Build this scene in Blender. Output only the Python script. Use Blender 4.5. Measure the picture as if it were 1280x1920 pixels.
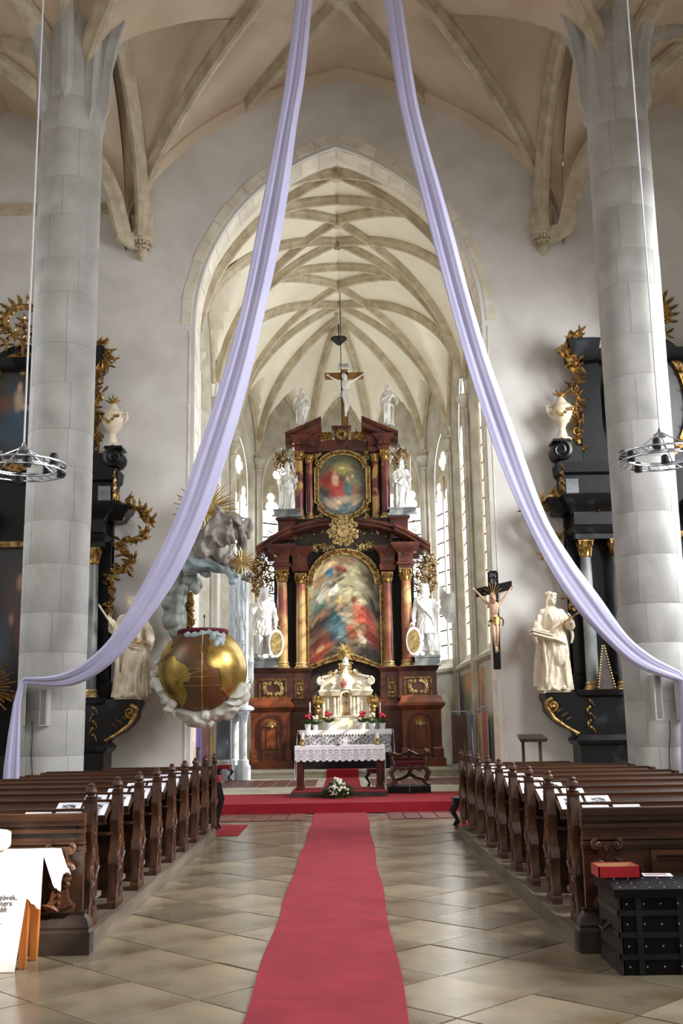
import bpy, bmesh, math, random
import numpy as np
from mathutils import Vector, Matrix, noise
random.seed(7); np.random.seed(7)
sin, cos, pi, rad = math.sin, math.cos, math.pi, math.radians
scn = bpy.context.scene
COL = scn.collection
for o in list(bpy.data.objects): bpy.data.objects.remove(o)

# ------------------------------------------------------------------ camera
F = 2000.0                      # focal length in pixels of the 1280x1920 frame
CAM = Vector((0, 0, 1.7))
RM = (Matrix.Rotation(rad(90 + 11.1), 3, 'X') @ Matrix.Rotation(rad(-0.9), 3, 'Z'))
cd = bpy.data.cameras.new('camera'); cam = bpy.data.objects.new('camera', cd); COL.objects.link(cam)
cd.sensor_fit = 'VERTICAL'; cd.sensor_height = 36; cd.lens = 36 * F / 1920
cam.matrix_world = Matrix.Translation(CAM) @ RM.to_4x4(); cd.clip_end = 200
scn.camera = cam
def at(u, v, x=None, y=None, z=None):
    """world point on the ray through pixel (u, v) that lies at the given x, y or z"""
    d = RM @ Vector(((u - 640) / F, (960 - v) / F, -1))
    if y is not None: t = (y - CAM.y) / d.y
    elif x is not None: t = (x - CAM.x) / d.x
    else: t = (z - CAM.z) / d.z
    return CAM + d * t

# ------------------------------------------------------------------ world, sun, daylight
w = bpy.data.worlds.new('sky'); scn.world = w; w.use_nodes = True
bg = w.node_tree.nodes['Background']; bg.inputs[0].default_value = (.80, .90, 1.0, 1); bg.inputs[1].default_value = 1.5
def lamp(name, kind, loc, direction, power, col=(1, 1, 1), size=(1, 1), angle=.02, spread=180):
    l = bpy.data.lights.new(name, kind); o = bpy.data.objects.new(name, l); COL.objects.link(o)
    o.location = loc; o.rotation_euler = Vector(direction).to_track_quat('-Z', 'Y').to_euler()
    l.energy = power; l.color = col
    if kind == 'AREA': l.shape = 'RECTANGLE'; l.size, l.size_y = size; l.spread = rad(spread)
    else: l.angle = angle
    return o
lamp('sun', 'SUN', (20, 10, 30), (-.62, .33, -.44), 7.5, (1, .93, .80), angle=rad(1.0))
# daylight of the tall aisle windows (openings are built in the aisle walls): sky light falls inwards and down
AISLE_WIN_R = ((1.5, .6, 8.8, 11.2), (4.5, 1.1, 3.7, 10.7), (11.0, 1.1, 3.7, 10.7), (17.6, 1.1, 3.7, 10.7))      # centre y, half width, sill, head; first opening is unseen, shaped to aim the sun
AISLE_WIN_L = ((4.5, 1.1, 3.7, 10.7), (11.0, 1.1, 3.7, 10.7), (17.6, 1.1, 3.7, 10.7))
for (yy, hw, z0, z1), pw in zip(AISLE_WIN_R[1:], (700, 850, 950)):
    lamp('daylight_right', 'AREA', (9.8, yy, (z0 + z1) / 2), (-1, .1, -.62), pw, (.94, .96, 1), (2 * hw, z1 - z0), spread=140)
for (yy, hw, z0, z1) in AISLE_WIN_L:
    lamp('daylight_left', 'AREA', (-9.8, yy, (z0 + z1) / 2), (1, .1, -.7), 70, (.88, .94, 1), (2 * hw, z1 - z0), spread=125)
lamp('west_fill', 'AREA', (0, -7.6, 8.5), (0, 1, -.5), 190, (1, .95, .88), (3.5, 6), spread=120)  # added fill lamp; the west wall has no window opening
vs = scn.view_settings
vs.view_transform = 'Standard'; vs.look = 'None'; vs.gamma = 1; vs.use_curve_mapping = False; vs.exposure = 0.45
scn.cycles.diffuse_bounces = 6; scn.cycles.max_bounces = 10; scn.cycles.sample_clamp_indirect = 8

# ------------------------------------------------------------------ materials
def mat(name, c1, c2=None, sc=3.0, rough=.7, metal=0.0, bump=0.0, bsc=25.0, rnd=0.0, stretch=(1, 1, 1), spec=.5,
        contrast=(.35, .65), emit=0.0, c3=None, sheen=0.0):
    m = bpy.data.materials.new(name); m.use_nodes = True
    nt = m.node_tree; N = nt.nodes; L = nt.links; b = N['Principled BSDF']
    b.inputs['Roughness'].default_value = rough; b.inputs['Metallic'].default_value = metal
    b.inputs['Specular IOR Level'].default_value = spec
    if sheen: b.inputs['Sheen Weight'].default_value = sheen
    tc = N.new('ShaderNodeTexCoord'); mp = N.new('ShaderNodeMapping'); mp.inputs['Scale'].default_value = stretch
    L.new(tc.outputs['Object'], mp.inputs['Vector'])
    out = None
    if c2 is not None:
        nz = N.new('ShaderNodeTexNoise'); nz.inputs['Scale'].default_value = sc; nz.inputs['Detail'].default_value = 7
        nz.inputs['Distortion'].default_value = .4
        L.new(mp.outputs[0], nz.inputs['Vector'])
        cr = N.new('ShaderNodeValToRGB'); e = cr.color_ramp.elements
        e[0].position, e[1].position = contrast; e[0].color = (*c1, 1); e[1].color = (*c2, 1)
        if c3 is not None:
            k = e.new(.5 * (contrast[0] + contrast[1])); k.color = (*c3, 1)
        L.new(nz.outputs['Fac'], cr.inputs[0]); out = cr.outputs[0]
    if rnd:
        hs = N.new('ShaderNodeHueSaturation'); oi = N.new('ShaderNodeObjectInfo'); mr = N.new('ShaderNodeMapRange')
        mr.inputs['To Min'].default_value = 1 - rnd; mr.inputs['To Max'].default_value = 1 + rnd
        L.new(oi.outputs['Random'], mr.inputs['Value']); L.new(mr.outputs[0], hs.inputs['Value'])
        if out: L.new(out, hs.inputs['Color'])
        else: hs.inputs['Color'].default_value = (*c1, 1)
        out = hs.outputs[0]
    if out: L.new(out, b.inputs['Base Color'])
    else: b.inputs['Base Color'].default_value = (*c1, 1)
    if bump:
        n2 = N.new('ShaderNodeTexNoise'); n2.inputs['Scale'].default_value = bsc; n2.inputs['Detail'].default_value = 5
        L.new(mp.outputs[0], n2.inputs['Vector'])
        bp = N.new('ShaderNodeBump'); bp.inputs['Strength'].default_value = bump; bp.inputs['Distance'].default_value = .02
        L.new(n2.outputs['Fac'], bp.inputs['Height']); L.new(bp.outputs[0], b.inputs['Normal'])
    if emit:
        b.inputs['Emission Color'].default_value = (*c1, 1); b.inputs['Emission Strength'].default_value = emit
    return m
def vmat(name, rough=.6, metal=0.0, bump=0.0, bsc=40.0):
    """colour from the mesh's own painted colour attribute (pictures, printed patterns)"""
    m = mat(name, (1, 1, 1), rough=rough, metal=metal, bump=bump, bsc=bsc)
    a = m.node_tree.nodes.new('ShaderNodeVertexColor'); a.layer_name = 'paint'
    m.node_tree.links.new(a.outputs[0], m.node_tree.nodes['Principled BSDF'].inputs['Base Color'])
    return m
def srgb(r, g, b):
    f = lambda c: (c / 255 / 12.92) if c <= 10 else ((c / 255 + .055) / 1.055) ** 2.4
    return (f(r), f(g), f(b))
M = {}
M['plaster'] = mat('plaster', srgb(218, 215, 209), srgb(203, 199, 192), 1.1, .9, bump=.12, bsc=9)
M['vault'] = mat('vault_plaster', srgb(214, 196, 172), srgb(198, 178, 152), .7, .92, bump=.12, bsc=6)
M['vault2'] = mat('chancel_vault_plaster', srgb(240, 234, 214), srgb(228, 220, 196), .6, .92)
M['white'] = mat('white_plaster', srgb(228, 229, 228), srgb(215, 214, 210), .8, .9)
M['rib'] = mat('rib_stone', srgb(204, 192, 166), srgb(174, 160, 134), 3.5, .85, bump=.25, bsc=16)
M['ashlar'] = mat('ashlar_stone', srgb(196, 190, 174), srgb(168, 160, 142), 2.2, .85, bump=.25, bsc=14, rnd=.05)
M['voussoir'] = mat('pale_arch_stone', srgb(232, 224, 208), srgb(206, 196, 176), 2.2, .85, bump=.2, bsc=14, rnd=.07)
M['pillar'] = mat('pillar_stone', srgb(190, 189, 185), srgb(168, 167, 162), 1.6, .85, bump=.22, bsc=12, rnd=.035)
M['joint'] = mat('joint_mortar', srgb(172, 169, 161), srgb(156, 152, 144), 6, .95)
M['floorjoint'] = mat('floor_joint', srgb(96, 88, 76), srgb(170, 162, 148), 3, .9)
M['slab'] = mat('floor_slab', srgb(146, 132, 108), srgb(110, 95, 72), 1.3, .22, bump=.10, bsc=7, rnd=.24, c3=srgb(130, 119, 100))
M['redtile'] = mat('red_floor_tile', srgb(120, 70, 62), srgb(95, 52, 48), 5, .5, rnd=.25)
M['carpet'] = mat('red_carpet', srgb(152, 38, 52), srgb(136, 31, 44), 2.5, .95, bump=.35, bsc=220)
M['carpet2'] = mat('crimson_carpet', srgb(150, 10, 30), srgb(132, 7, 23), 3, .95, bump=.35, bsc=220)
M['wood'] = mat('oak_wood', srgb(86, 54, 34), srgb(44, 26, 17), 4, .32, bump=.15, bsc=20, stretch=(.12, 1.5, 1.5))
M['woodv'] = mat('carved_oak', srgb(92, 58, 36), srgb(50, 30, 19), 6, .42, bump=.3, bsc=22, stretch=(1, 1, .4))
M['woodfloor'] = mat('platform_wood', srgb(126, 112, 96), srgb(88, 74, 60), 5, .7, bump=.3, bsc=18, stretch=(1, .15, 1))
M['woodblack'] = mat('dark_plinth_wood', srgb(66, 54, 46), srgb(40, 32, 28), 5, .5, bump=.2, bsc=18)
M['redwood'] = mat('red_brown_marbled_wood', srgb(96, 50, 38), srgb(54, 28, 22), 2.6, .3, stretch=(1, 1, .6), c3=srgb(78, 38, 29))
M['orangewood'] = mat('orange_brown_wood', srgb(136, 72, 38), srgb(92, 44, 24), 2.5, .35, stretch=(1, 1, .5))
M['dark'] = mat('black_painted_wood', srgb(17, 16, 17), srgb(9, 9, 9), 3, .45, spec=.25)
M['darkback'] = mat('dark_retable_backing', srgb(58, 46, 38), srgb(42, 34, 30), 3, .6)
M['blackmarble'] = mat('black_marbled_wood', srgb(52, 54, 60), srgb(9, 9, 10), 2.2, .33, c3=srgb(15, 15, 17), contrast=(.3, .58), spec=.35)
M['greymarble'] = mat('grey_veined_marble', srgb(150, 152, 150), srgb(84, 88, 90), 2.2, .3, stretch=(1, 1, .6), contrast=(.38, .62))
M['colmarble'] = mat('red_ochre_column_marble', srgb(122, 62, 48), srgb(172, 142, 88), 1.1, .25, stretch=(1, 1, .8), contrast=(.42, .6), c3=srgb(140, 88, 58))
M['colmarble2'] = mat('purple_ochre_column_marble', srgb(92, 40, 42), srgb(170, 132, 70), 1.6, .22, contrast=(.45, .62), c3=srgb(110, 52, 46))
M['gold'] = mat('gilded_carving', srgb(206, 170, 104), srgb(112, 80, 42), 11, .34, .8)
M['goldpale'] = mat('pale_gilding', srgb(222, 198, 140), srgb(160, 130, 78), 11, .38, .7)
M['golddark'] = mat('old_gilding', srgb(164, 128, 72), srgb(84, 60, 34), 11, .38, .75)
M['alab'] = mat('white_statue_plaster', srgb(230, 229, 226), srgb(212, 210, 206), 5, .5)
M['cream'] = mat('cream_statue_paint', srgb(226, 214, 190), srgb(200, 186, 160), 5, .5)
M['creamw'] = mat('cream_white_lacquer', srgb(240, 234, 214), srgb(226, 216, 192), 4, .35)
M['greenstone'] = mat('grey_green_stucco', srgb(150, 156, 150), srgb(112, 118, 112), 3, .55)
M['bluestone'] = mat('grey_blue_stucco', srgb(164, 178, 182), srgb(128, 142, 144), 3, .5)
M['greystucco'] = mat('grey_stucco', srgb(150, 144, 134), srgb(112, 106, 98), 3, .6)
M['globeland'] = mat('gilded_globe_land', srgb(186, 156, 84), srgb(140, 112, 54), 3.5, .3, .8)
M['globesea'] = mat('bronze_globe_sea', srgb(96, 84, 68), srgb(132, 84, 48), 1.2, .38, .55)
M['gothic'] = mat('pale_blue_white_stone', srgb(222, 230, 236), srgb(204, 212, 220), 4, .7)
M['cloth'] = mat('white_linen', srgb(243, 243, 246), srgb(232, 232, 238), 6, .85)
M['lilac'] = mat('lilac_silk', srgb(194, 192, 224), srgb(186, 183, 218), 1.2, .5)
M['maroon'] = mat('maroon_velvet', srgb(92, 16, 30), srgb(70, 10, 22), 6, .9)
M['red'] = mat('red_upholstery', srgb(160, 22, 36), srgb(136, 14, 26), 6, .8)
M['metal'] = mat('brushed_steel', srgb(190, 192, 198), srgb(165, 168, 175), 14, .32, .9)
M['darkmetal'] = mat('dark_iron', srgb(30, 30, 33), srgb(18, 18, 20), 9, .45, .4)
M['cable'] = mat('pale_cable', srgb(205, 205, 212), rough=.4)
M['blackcable'] = mat('black_cable', srgb(24, 22, 22), rough=.5)
M['lampgrey'] = mat('grey_lamp_housing', srgb(190, 188, 178), srgb(176, 174, 166), 4, .5)
M['lampdark'] = mat('dark_grey_louvre', srgb(120, 118, 118), rough=.5)
M['wax'] = mat('candle_wax', srgb(246, 240, 222), rough=.5)
M['brass'] = mat('brass', srgb(206, 176, 112), srgb(170, 136, 76), 8, .25, .9)
M['silver'] = mat('silver', srgb(206, 204, 198), rough=.25, metal=.9)
M['leaf'] = mat('green_leaf', srgb(62, 100, 44), srgb(34, 66, 28), 12, .5, rnd=.2)
M['petalred'] = mat('pink_red_petal', srgb(196, 40, 72), srgb(150, 24, 50), 14, .6)
M['petalwhite'] = mat('white_petal', srgb(246, 244, 232), srgb(232, 228, 208), 14, .6)
M['pot'] = mat('pale_flower_pot', srgb(206, 206, 210), rough=.5)
M['stonepale'] = mat('pale_limestone', srgb(226, 216, 192), srgb(206, 194, 166), 9, .9, bump=.6, bsc=40)
M['varnish'] = mat('varnished_pine', srgb(176, 108, 48), srgb(140, 78, 30), 5, .4, stretch=(1, 1, .2))
M['board'] = mat('white_board', srgb(244, 244, 246), rough=.4)
M['ink'] = mat('grey_print', srgb(84, 84, 92), rough=.6)
M['blackwood'] = mat('black_oak', srgb(9, 9, 9), srgb(4, 4, 5), 5, .55, bump=.3, spec=.15)
M['oldoak'] = mat('weathered_dark_oak', srgb(48, 40, 34), srgb(20, 16, 14), 5, .7, bump=.8, bsc=10, stretch=(1, 1, .15))
M['redbox'] = mat('red_lacquer', srgb(176, 26, 40), srgb(160, 20, 34), 5, .4)
M['tan'] = mat('tan_card', srgb(196, 160, 122), rough=.7)
M['flesh'] = mat('painted_flesh', srgb(222, 188, 156), srgb(200, 156, 124), 7, .5)
M['paper'] = mat('white_paper', srgb(238, 238, 248), rough=.6)
M['print'] = mat('printed_photo', srgb(40, 42, 50), srgb(200, 200, 206), 28, .5, contrast=(.42, .58))
M['print2'] = mat('printed_colour_photo', srgb(190, 120, 90), srgb(200, 204, 215), 22, .4, contrast=(.45, .55))
M['lead'] = mat('dark_lead_bar', srgb(52, 52, 56), rough=.6)
M['paint'] = vmat('painted_canvas', .38)
M['fresco'] = vmat('old_fresco', .9, bump=.2, bsc=12)
M['lace'] = vmat('lace_cloth', .9)
M['panelpaint'] = vmat('painted_panel', .5)
def glassmat(name, col, strength, clear):
    m = bpy.data.materials.new(name); m.use_nodes = True; nt = m.node_tree; nt.nodes.clear()
    o = nt.nodes.new('ShaderNodeOutputMaterial'); a = nt.nodes.new('ShaderNodeAddShader')
    t = nt.nodes.new('ShaderNodeBsdfTransparent'); t.inputs[0].default_value = (clear,) * 3 + (1,)
    e = nt.nodes.new('ShaderNodeEmission'); e.inputs[0].default_value = (*col, 1); e.inputs[1].default_value = strength
    nt.links.new(t.outputs[0], a.inputs[0]); nt.links.new(e.outputs[0], a.inputs[1]); nt.links.new(a.outputs[0], o.inputs[0])
    return m
M['glass'] = glassmat('daylit_leaded_glass', (.93, .97, 1), 4.4, .6)

# ------------------------------------------------------------------ mesh builder
class MB:
    def __init__(s): s.v = []; s.f = []; s.c = None
    def add(s, vs, fs):
        n = len(s.v); s.v.extend([tuple(p) for p in vs]); s.f.extend([tuple(i + n for i in f) for f in fs]); return s
    def boxb(s, x0, x1, y0, y1, z0, z1):
        v = [(x, y, z) for z in (z0, z1) for y in (y0, y1) for x in (x0, x1)]
        return s.add(v, [(0, 2, 3, 1), (4, 5, 7, 6), (0, 1, 5, 4), (2, 6, 7, 3), (0, 4, 6, 2), (1, 3, 7, 5)])
    def box(s, c, d, R=None):
        h = Vector(d) / 2; v = []
        for z in (-1, 1):
            for y in (-1, 1):
                for x in (-1, 1):
                    p = Vector((x * h.x, y * h.y, z * h.z))
                    if R is not None: p = R @ p
                    v.append(Vector(c) + p)
        return s.add(v, [(0, 2, 3, 1), (4, 5, 7, 6), (0, 1, 5, 4), (2, 6, 7, 3), (0, 4, 6, 2), (1, 3, 7, 5)])
    def loft(s, rings, cap=True, closed=True):
        n = len(rings[0]); b = len(s.v)
        for r in rings: s.v.extend([tuple(p) for p in r])
        m = n if closed else n - 1
        for k in range(len(rings) - 1):
            for i in range(m):
                j = (i + 1) % n
                s.f.append((b + k * n + i, b + k * n + j, b + (k + 1) * n + j, b + (k + 1) * n + i))
        if cap and closed:
            s.f.append(tuple(b + i for i in reversed(range(n)))); e = b + (len(rings) - 1) * n
            s.f.append(tuple(e + i for i in range(n)))
        return s
    def tube(s, pts, r, n=8, flat=1.0, up=None):
        pts = [Vector(p) for p in pts]; K = len(pts)
        if not hasattr(r, '__len__'): r = [r] * K
        rings = []; ref = Vector(up) if up else None
        for k in range(K):
            t = (pts[min(k + 1, K - 1)] - pts[max(k - 1, 0)])
            if t.length < 1e-9: t = Vector((0, 0, 1))
            t.normalize()
            if ref is None: ref = Vector((0, 0, 1)) if abs(t.z) < .9 else Vector((1, 0, 0))
            a = ref - t * ref.dot(t)
            if a.length < 1e-6: a = t.orthogonal()
            a.normalize(); bb = t.cross(a)
            if up is None: ref = a
            rr = max(r[k], 1e-4)
            rings.append([pts[k] + a * (cos(2 * pi * i / n) * rr * flat) + bb * (sin(2 * pi * i / n) * rr) for i in range(n)])
        return s.loft(rings)
    def lathe(s, prof, c=(0, 0, 0), n=20, sx=1.0, sy=1.0, a0=0, wave=None):
        rings = []
        for r, z in prof:
            ring = []
            for i in range(n):
                a = a0 + 2 * pi * i / n; q = r * (1 if wave is None else wave(a, z))
                ring.append((c[0] + cos(a) * q * sx, c[1] + sin(a) * q * sy, c[2] + z))
            rings.append(ring)
        return s.loft(rings)
    def prism(s, poly, y0, y1, plane='xz'):
        n = len(poly)
        A = {'xz': lambda p, q: (p[0], q, p[1]), 'yz': lambda p, q: (q, p[0], p[1]), 'xy': lambda p, q: (p[0], p[1], q)}[plane]
        v = [A(p, y0) for p in poly] + [A(p, y1) for p in poly]
        fs = [tuple(range(n)), tuple(range(2 * n - 1, n - 1, -1))]
        fs += [(i, i + n, (i + 1) % n + n, (i + 1) % n) for i in range(n)]
        return s.add(v, fs)
    def frame(s, outer, inner, y0, y1):
        """ring between two equal-length outlines in xz, from y0 to y1"""
        n = len(outer); v = []
        for y in (y0, y1):
            v += [(p[0], y, p[1]) for p in outer] + [(p[0], y, p[1]) for p in inner]
        f = []
        for i in range(n):
            j = (i + 1) % n
            f += [(i, j, n + j, n + i), (2 * n + i, 3 * n + i, 3 * n + j, 2 * n + j), (i, 2 * n + i, 2 * n + j, j), (n + i, n + j, 3 * n + j, 3 * n + i)]
        return s.add(v, f)
    def ell(s, c, r, n=10, m=7, R=None):
        if not hasattr(r, '__len__'): r = (r, r, r)
        c = Vector(c); v = []; f = []
        def q(p):
            p = Vector(p); return c + (R @ p if R is not None else p)
        v.append(q((0, 0, -r[2])))
        for k in range(1, m):
            a = -pi / 2 + pi * k / m
            for i in range(n): v.append(q((cos(a) * cos(2 * pi * i / n) * r[0], cos(a) * sin(2 * pi * i / n) * r[1], sin(a) * r[2])))
        v.append(q((0, 0, r[2]))); e = len(v) - 1
        for i in range(n):
            j = (i + 1) % n
            f.append((0, 1 + j, 1 + i)); f.append((e, 1 + (m - 2) * n + i, 1 + (m - 2) * n + j))
            for k in range(m - 2): f.append((1 + k * n + i, 1 + k * n + j, 1 + (k + 1) * n + j, 1 + (k + 1) * n + i))
        return s.add(v, f)
    def grid(s, fn, nu, nv):
        b = len(s.v)
        for j in range(nv + 1):
            for i in range(nu + 1): s.v.append(tuple(fn(i / nu, j / nv)))
        for j in range(nv):
            for i in range(nu):
                a = b + j * (nu + 1) + i; s.f.append((a, a + 1, a + nu + 2, a + nu + 1))
        return s
    def xf(s, Mx, start=0):
        s.v[start:] = [tuple(Mx @ Vector(p)) for p in s.v[start:]]; return s
    # carved ornament pieces, drawn in the xz plane at depth y
    def scroll(s, x, z, R, y=0, turns=1.4, a0=0, hand=1, r0=.02, r1=.008, n=6, out=.02):
        K = int(14 * turns) + 4; pts = []; rr = []
        for k in range(K):
            q = k / (K - 1); a = a0 + hand * 2 * pi * turns * q; d = R * (1 - .86 * q)
            pts.append((x + cos(a) * d, y - out * q, z + sin(a) * d)); rr.append(r0 + (r1 - r0) * q)
        s.tube(pts, rr, n); s.ell(pts[-1], r0 * 1.15, 6, 4); return s
    def leaf(s, x, z, ang, L, W, y=0, curl=.25, n=5):
        ca, sa = cos(ang), sin(ang); rows = []
        for k in range(n + 1):
            q = k / n; wd = W * (sin(pi * min(1, q * .92 + .08)) ** .7) * (1 - .35 * q) * (.8 + .2 * cos(q * 16))
            bend = curl * L * q * q; row = []
            for e, dy in ((-1, .0), (0, -.35 * W), (1, .0), (0, .12 * W)):
                px = q * L; pz = e * wd * .5 + bend
                row.append((x + ca * px - sa * pz, y + dy - .35 * W * q, z + sa * px + ca * pz))
            rows.append(row)
        s.loft(rows); return s

def wloc(p):
    l = Vector((0, 0, 0))
    while p is not None: l += p.location; p = p.parent
    return l
def mesh_from(mb, name):
    me = bpy.data.meshes.new(name); me.from_pydata(mb.v, [], mb.f); me.validate(); me.update()
    bm = bmesh.new(); bm.from_mesh(me); bmesh.ops.recalc_face_normals(bm, faces=bm.faces); bm.to_mesh(me); bm.free()
    return me
def obj(name, mb, m, parent=None, local=False, smooth=35, kind=None):
    """one mesh object; mb is in world coordinates unless local"""
    me = mesh_from(mb, name) if isinstance(mb, MB) else mb
    o = bpy.data.objects.new(name, me); COL.objects.link(o)
    if m is not None: me.materials.clear(); me.materials.append(M[m] if isinstance(m, str) else m)
    if smooth and len(me.polygons):
        me.shade_smooth(); me.set_sharp_from_angle(angle=rad(smooth))
    if parent is not None:
        o.parent = parent
        if not local:
            l = wloc(parent)
            if l.length > 0: me.transform(Matrix.Translation(-l))
    elif not local:
        n = len(me.vertices); co = np.empty(n * 3); me.vertices.foreach_get('co', co); co = co.reshape(-1, 3)
        b = Vector(((co[:, 0].min() + co[:, 0].max()) / 2, (co[:, 1].min() + co[:, 1].max()) / 2, co[:, 2].min()))
        me.transform(Matrix.Translation(-b)); o.location = b
    if kind: o['kind'] = kind
    return o
def tag(o, label, cat, group=None):
    o['label'] = label; o['category'] = cat
    if group: o['group'] = group
    return o
def thing(name, label, cat, loc=(0, 0, 0), rz=0, group=None):
    o = bpy.data.objects.new(name, None); COL.objects.link(o); o.location = loc; o.rotation_euler = (0, 0, rz)
    o.empty_display_size = .1
    return tag(o, label, cat, group)
def copy_tree(o, parent=None):
    c = o.copy(); COL.objects.link(c); c.parent = parent
    for ch in list(o.children): copy_tree(ch, c)
    return c
def painted(name, fn, col, nu, nv, m, parent=None, kind=None):
    """grid surface fn(u,v) whose colour attribute is col(u,v) -> array (flat print)"""
    mb = MB().grid(fn, nu, nv); me = bpy.data.meshes.new(name); me.from_pydata(mb.v, [], mb.f); me.update()
    U, V = np.meshgrid(np.arange(nu + 1) / nu, np.arange(nv + 1) / nv)
    c = np.ones(((nu + 1) * (nv + 1), 4)); c[:, :3] = np.clip(col(U, V).reshape(-1, 3), 0, 1)
    at_ = me.attributes.new('paint', 'FLOAT_COLOR', 'POINT'); at_.data.foreach_set('color', c.ravel())
    return obj(name, me, m, parent, kind=kind, smooth=60)
def blobs(U, V, base, items, seed=0, aspect=1.0, strokes=0):
    """picture: base gradient (bottom, top) with soft elliptical brush marks"""
    b0, b1 = np.array(base[0]), np.array(base[1]); C = b0 + (b1 - b0) * V[..., None]
    rng = np.random.RandomState(seed)
    wob = sum(np.sin(U * a + V * b + p) for a, b, p in rng.uniform(-34, 34, (7, 3))) / 7
    for (cx, cy, rx, ry, ang, col, soft) in items:
        ca, sa = cos(rad(ang)), sin(rad(ang)); dx = (U - cx) * aspect; dy = V - cy
        p = (dx * ca + dy * sa) / (rx * aspect); q = (-dx * sa + dy * ca) / ry
        d = np.sqrt(p * p + q * q) + .22 * wob
        a = np.clip((1 + soft - d) / (2 * soft), 0, 1)[..., None]
        C = C * (1 - a) + np.array(col) * a
    nv, nu = U.shape
    for k in range(strokes):
        j, i = rng.randint(nv), rng.randint(nu); col = C[j, i] * rng.uniform(.45, 1.75); ang = rng.uniform(0, pi); ca, sa = cos(ang), sin(ang)
        L = rng.uniform(.015, .05); w_ = L * rng.uniform(.25, .6); dx = (U - U[j, i]) * aspect; dy = V - V[j, i]
        p = (dx * ca + dy * sa) / L; q = (-dx * sa + dy * ca) / w_; d = p * p + q * q
        a = (np.clip(1.3 - d, 0, 1) * .75)[..., None]; C = C * (1 - a) + col * a
    return C * (1 + .16 * wob[..., None])

# ================================================================== SETTING
YW = 22.0; WT = .8                      # arch wall front face and thickness
PYY = 17.3; PX = (at(126, 500, y=PYY).x, at(1176, 500, y=PYY).x); PR = .53
CX = (at(267, 445, y=YW).x, at(1016, 437, y=YW).x)     # corbels on the arch wall
XA, XB = -10.0, 10.0                    # aisle walls
SPR, RISE = 12.2, 4.15
NX = .5 * (PX[0] + PX[1])
def prof(s, R=1.8):
    s = min(1.0, abs(s)); return math.sqrt(max(0, R * R - (s + R - 1) ** 2)) / math.sqrt(2 * R - 1)
def struct(name, mb, m, parent=None, smooth=35):
    o = obj(name, mb, m, parent, smooth=smooth)
    if parent is None: o['kind'] = 'structure'
    return o

# ---- floor with diagonal slabs
floor = struct('floor', MB().boxb(XA, XB, -8, 23, -.3, -.012), 'floorjoint')
S = .74; proto = None
for i in range(-40, 50):
    for j in range(-40, 50):
        a = S / math.sqrt(2); x = (i - j) * a + .1; y = (i + j) * a + .35
        if not (5.0 < y < 20.6) or abs(x) > 5.2: continue
        if abs(x) > 2.6 and y > 9.6: continue
        h = S / 2 - .006
        if proto is None:
            mb = MB(); mb.add([(-h, -h, 0), (h, -h, 0), (h, h, 0), (-h, h, 0), (-h + .002, -h + .002, .013), (h - .002, -h + .002, .013), (h - .002, h - .002, .013), (-h + .002, h - .002, .013)],
                              [(3, 2, 1, 0), (4, 5, 6, 7), (0, 1, 5, 4), (1, 2, 6, 5), (2, 3, 7, 6), (3, 0, 4, 7)])
            o = proto = obj('slab', mb, 'slab', floor, local=True, smooth=0)
        else:
            o = proto.copy(); COL.objects.link(o)
        o.parent = floor
        o.location = (x - floor.location.x, y - floor.location.y, -.012 - floor.location.z + random.uniform(-.003, .003))
        o.rotation_euler = (random.uniform(-.002, .002), random.uniform(-.002, .002), rad(45))
# red tiles before and behind the step
def tilefield(x0, x1, y0, y1, z, nx, ny, par, m='redtile'):
    for i in range(nx):
        for j in range(ny):
            dx, dy = (x1 - x0) / nx, (y1 - y0) / ny; cx = x0 + (i + .5) * dx; cy = y0 + (j + .5) * dy
            mb = MB().boxb(cx - dx / 2 + .012, cx + dx / 2 - .012, cy - dy / 2 + .012, cy + dy / 2 - .012, z - .01, z + .006)
            obj('tile', mb, m, par, smooth=0)
tilefield(-2.3, -.75, 19.35, 20.7, .012, 5, 3, floor); tilefield(.75, 2.2, 19.35, 20.7, .012, 5, 3, floor)

# ---- raised chancel floor and altar steps
dais = struct('floor_chancel', MB().boxb(-3.38, 3.38, 20.8, 30.2, 0, .18), 'ashlar')
step2 = struct('floor_sanctuary', MB().boxb(-3.38, 3.38, 30.2, 33.2, 0, .385).boxb(-3.38, 3.38, 30.14, 30.2, .33, .385), 'ashlar')
tilefield(-3.2, -.72, 26.3, 29.3, .182, 7, 4, dais); tilefield(.62, 3.2, 26.3, 29.3, .182, 7, 4, dais)

# ---- arch wall (nave east wall)
AHW, ASP, AAP = 3.12, 10.2, 14.4; AX = 0.0
def archz(x, hw=AHW, sp=ASP, ap=AAP, R=1.45): return sp + (ap - sp) * prof(x / hw, R)
def archpts(hw, sp, ap, n=18, R=1.45, cx=0.0):
    """outline of a pointed arch from the left springing to the right one"""
    out = []
    for i in range(-n, n + 1):
        a = i / n; s = math.copysign(1 - (1 - abs(a)) ** 1.0, a); q = math.copysign(sin(abs(s) * pi / 2), s) if abs(s) < 1 else s
        out.append((cx + q * hw, sp + (ap - sp) * prof(q, R)))
    return out
ap = archpts(AHW, ASP, AAP)
mb = MB(); ZT = 17.2
for yy in (YW, YW + WT):
    mb.add([(XA, yy, 0), (-AHW, yy, 0), (-AHW, yy, ZT), (XA, yy, ZT)], [(0, 1, 2, 3)])
    mb.add([(AHW, yy, 0), (XB, yy, 0), (XB, yy, ZT), (AHW, yy, ZT)], [(0, 1, 2, 3)])
    for (x0, z0), (x1, z1) in zip(ap[:-1], ap[1:]):
        mb.add([(x0, yy, z0), (x1, yy, z1), (x1, yy, ZT), (x0, yy, ZT)], [(0, 1, 2, 3)])
outl = [(-AHW, 0)] + ap + [(AHW, 0)]
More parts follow.
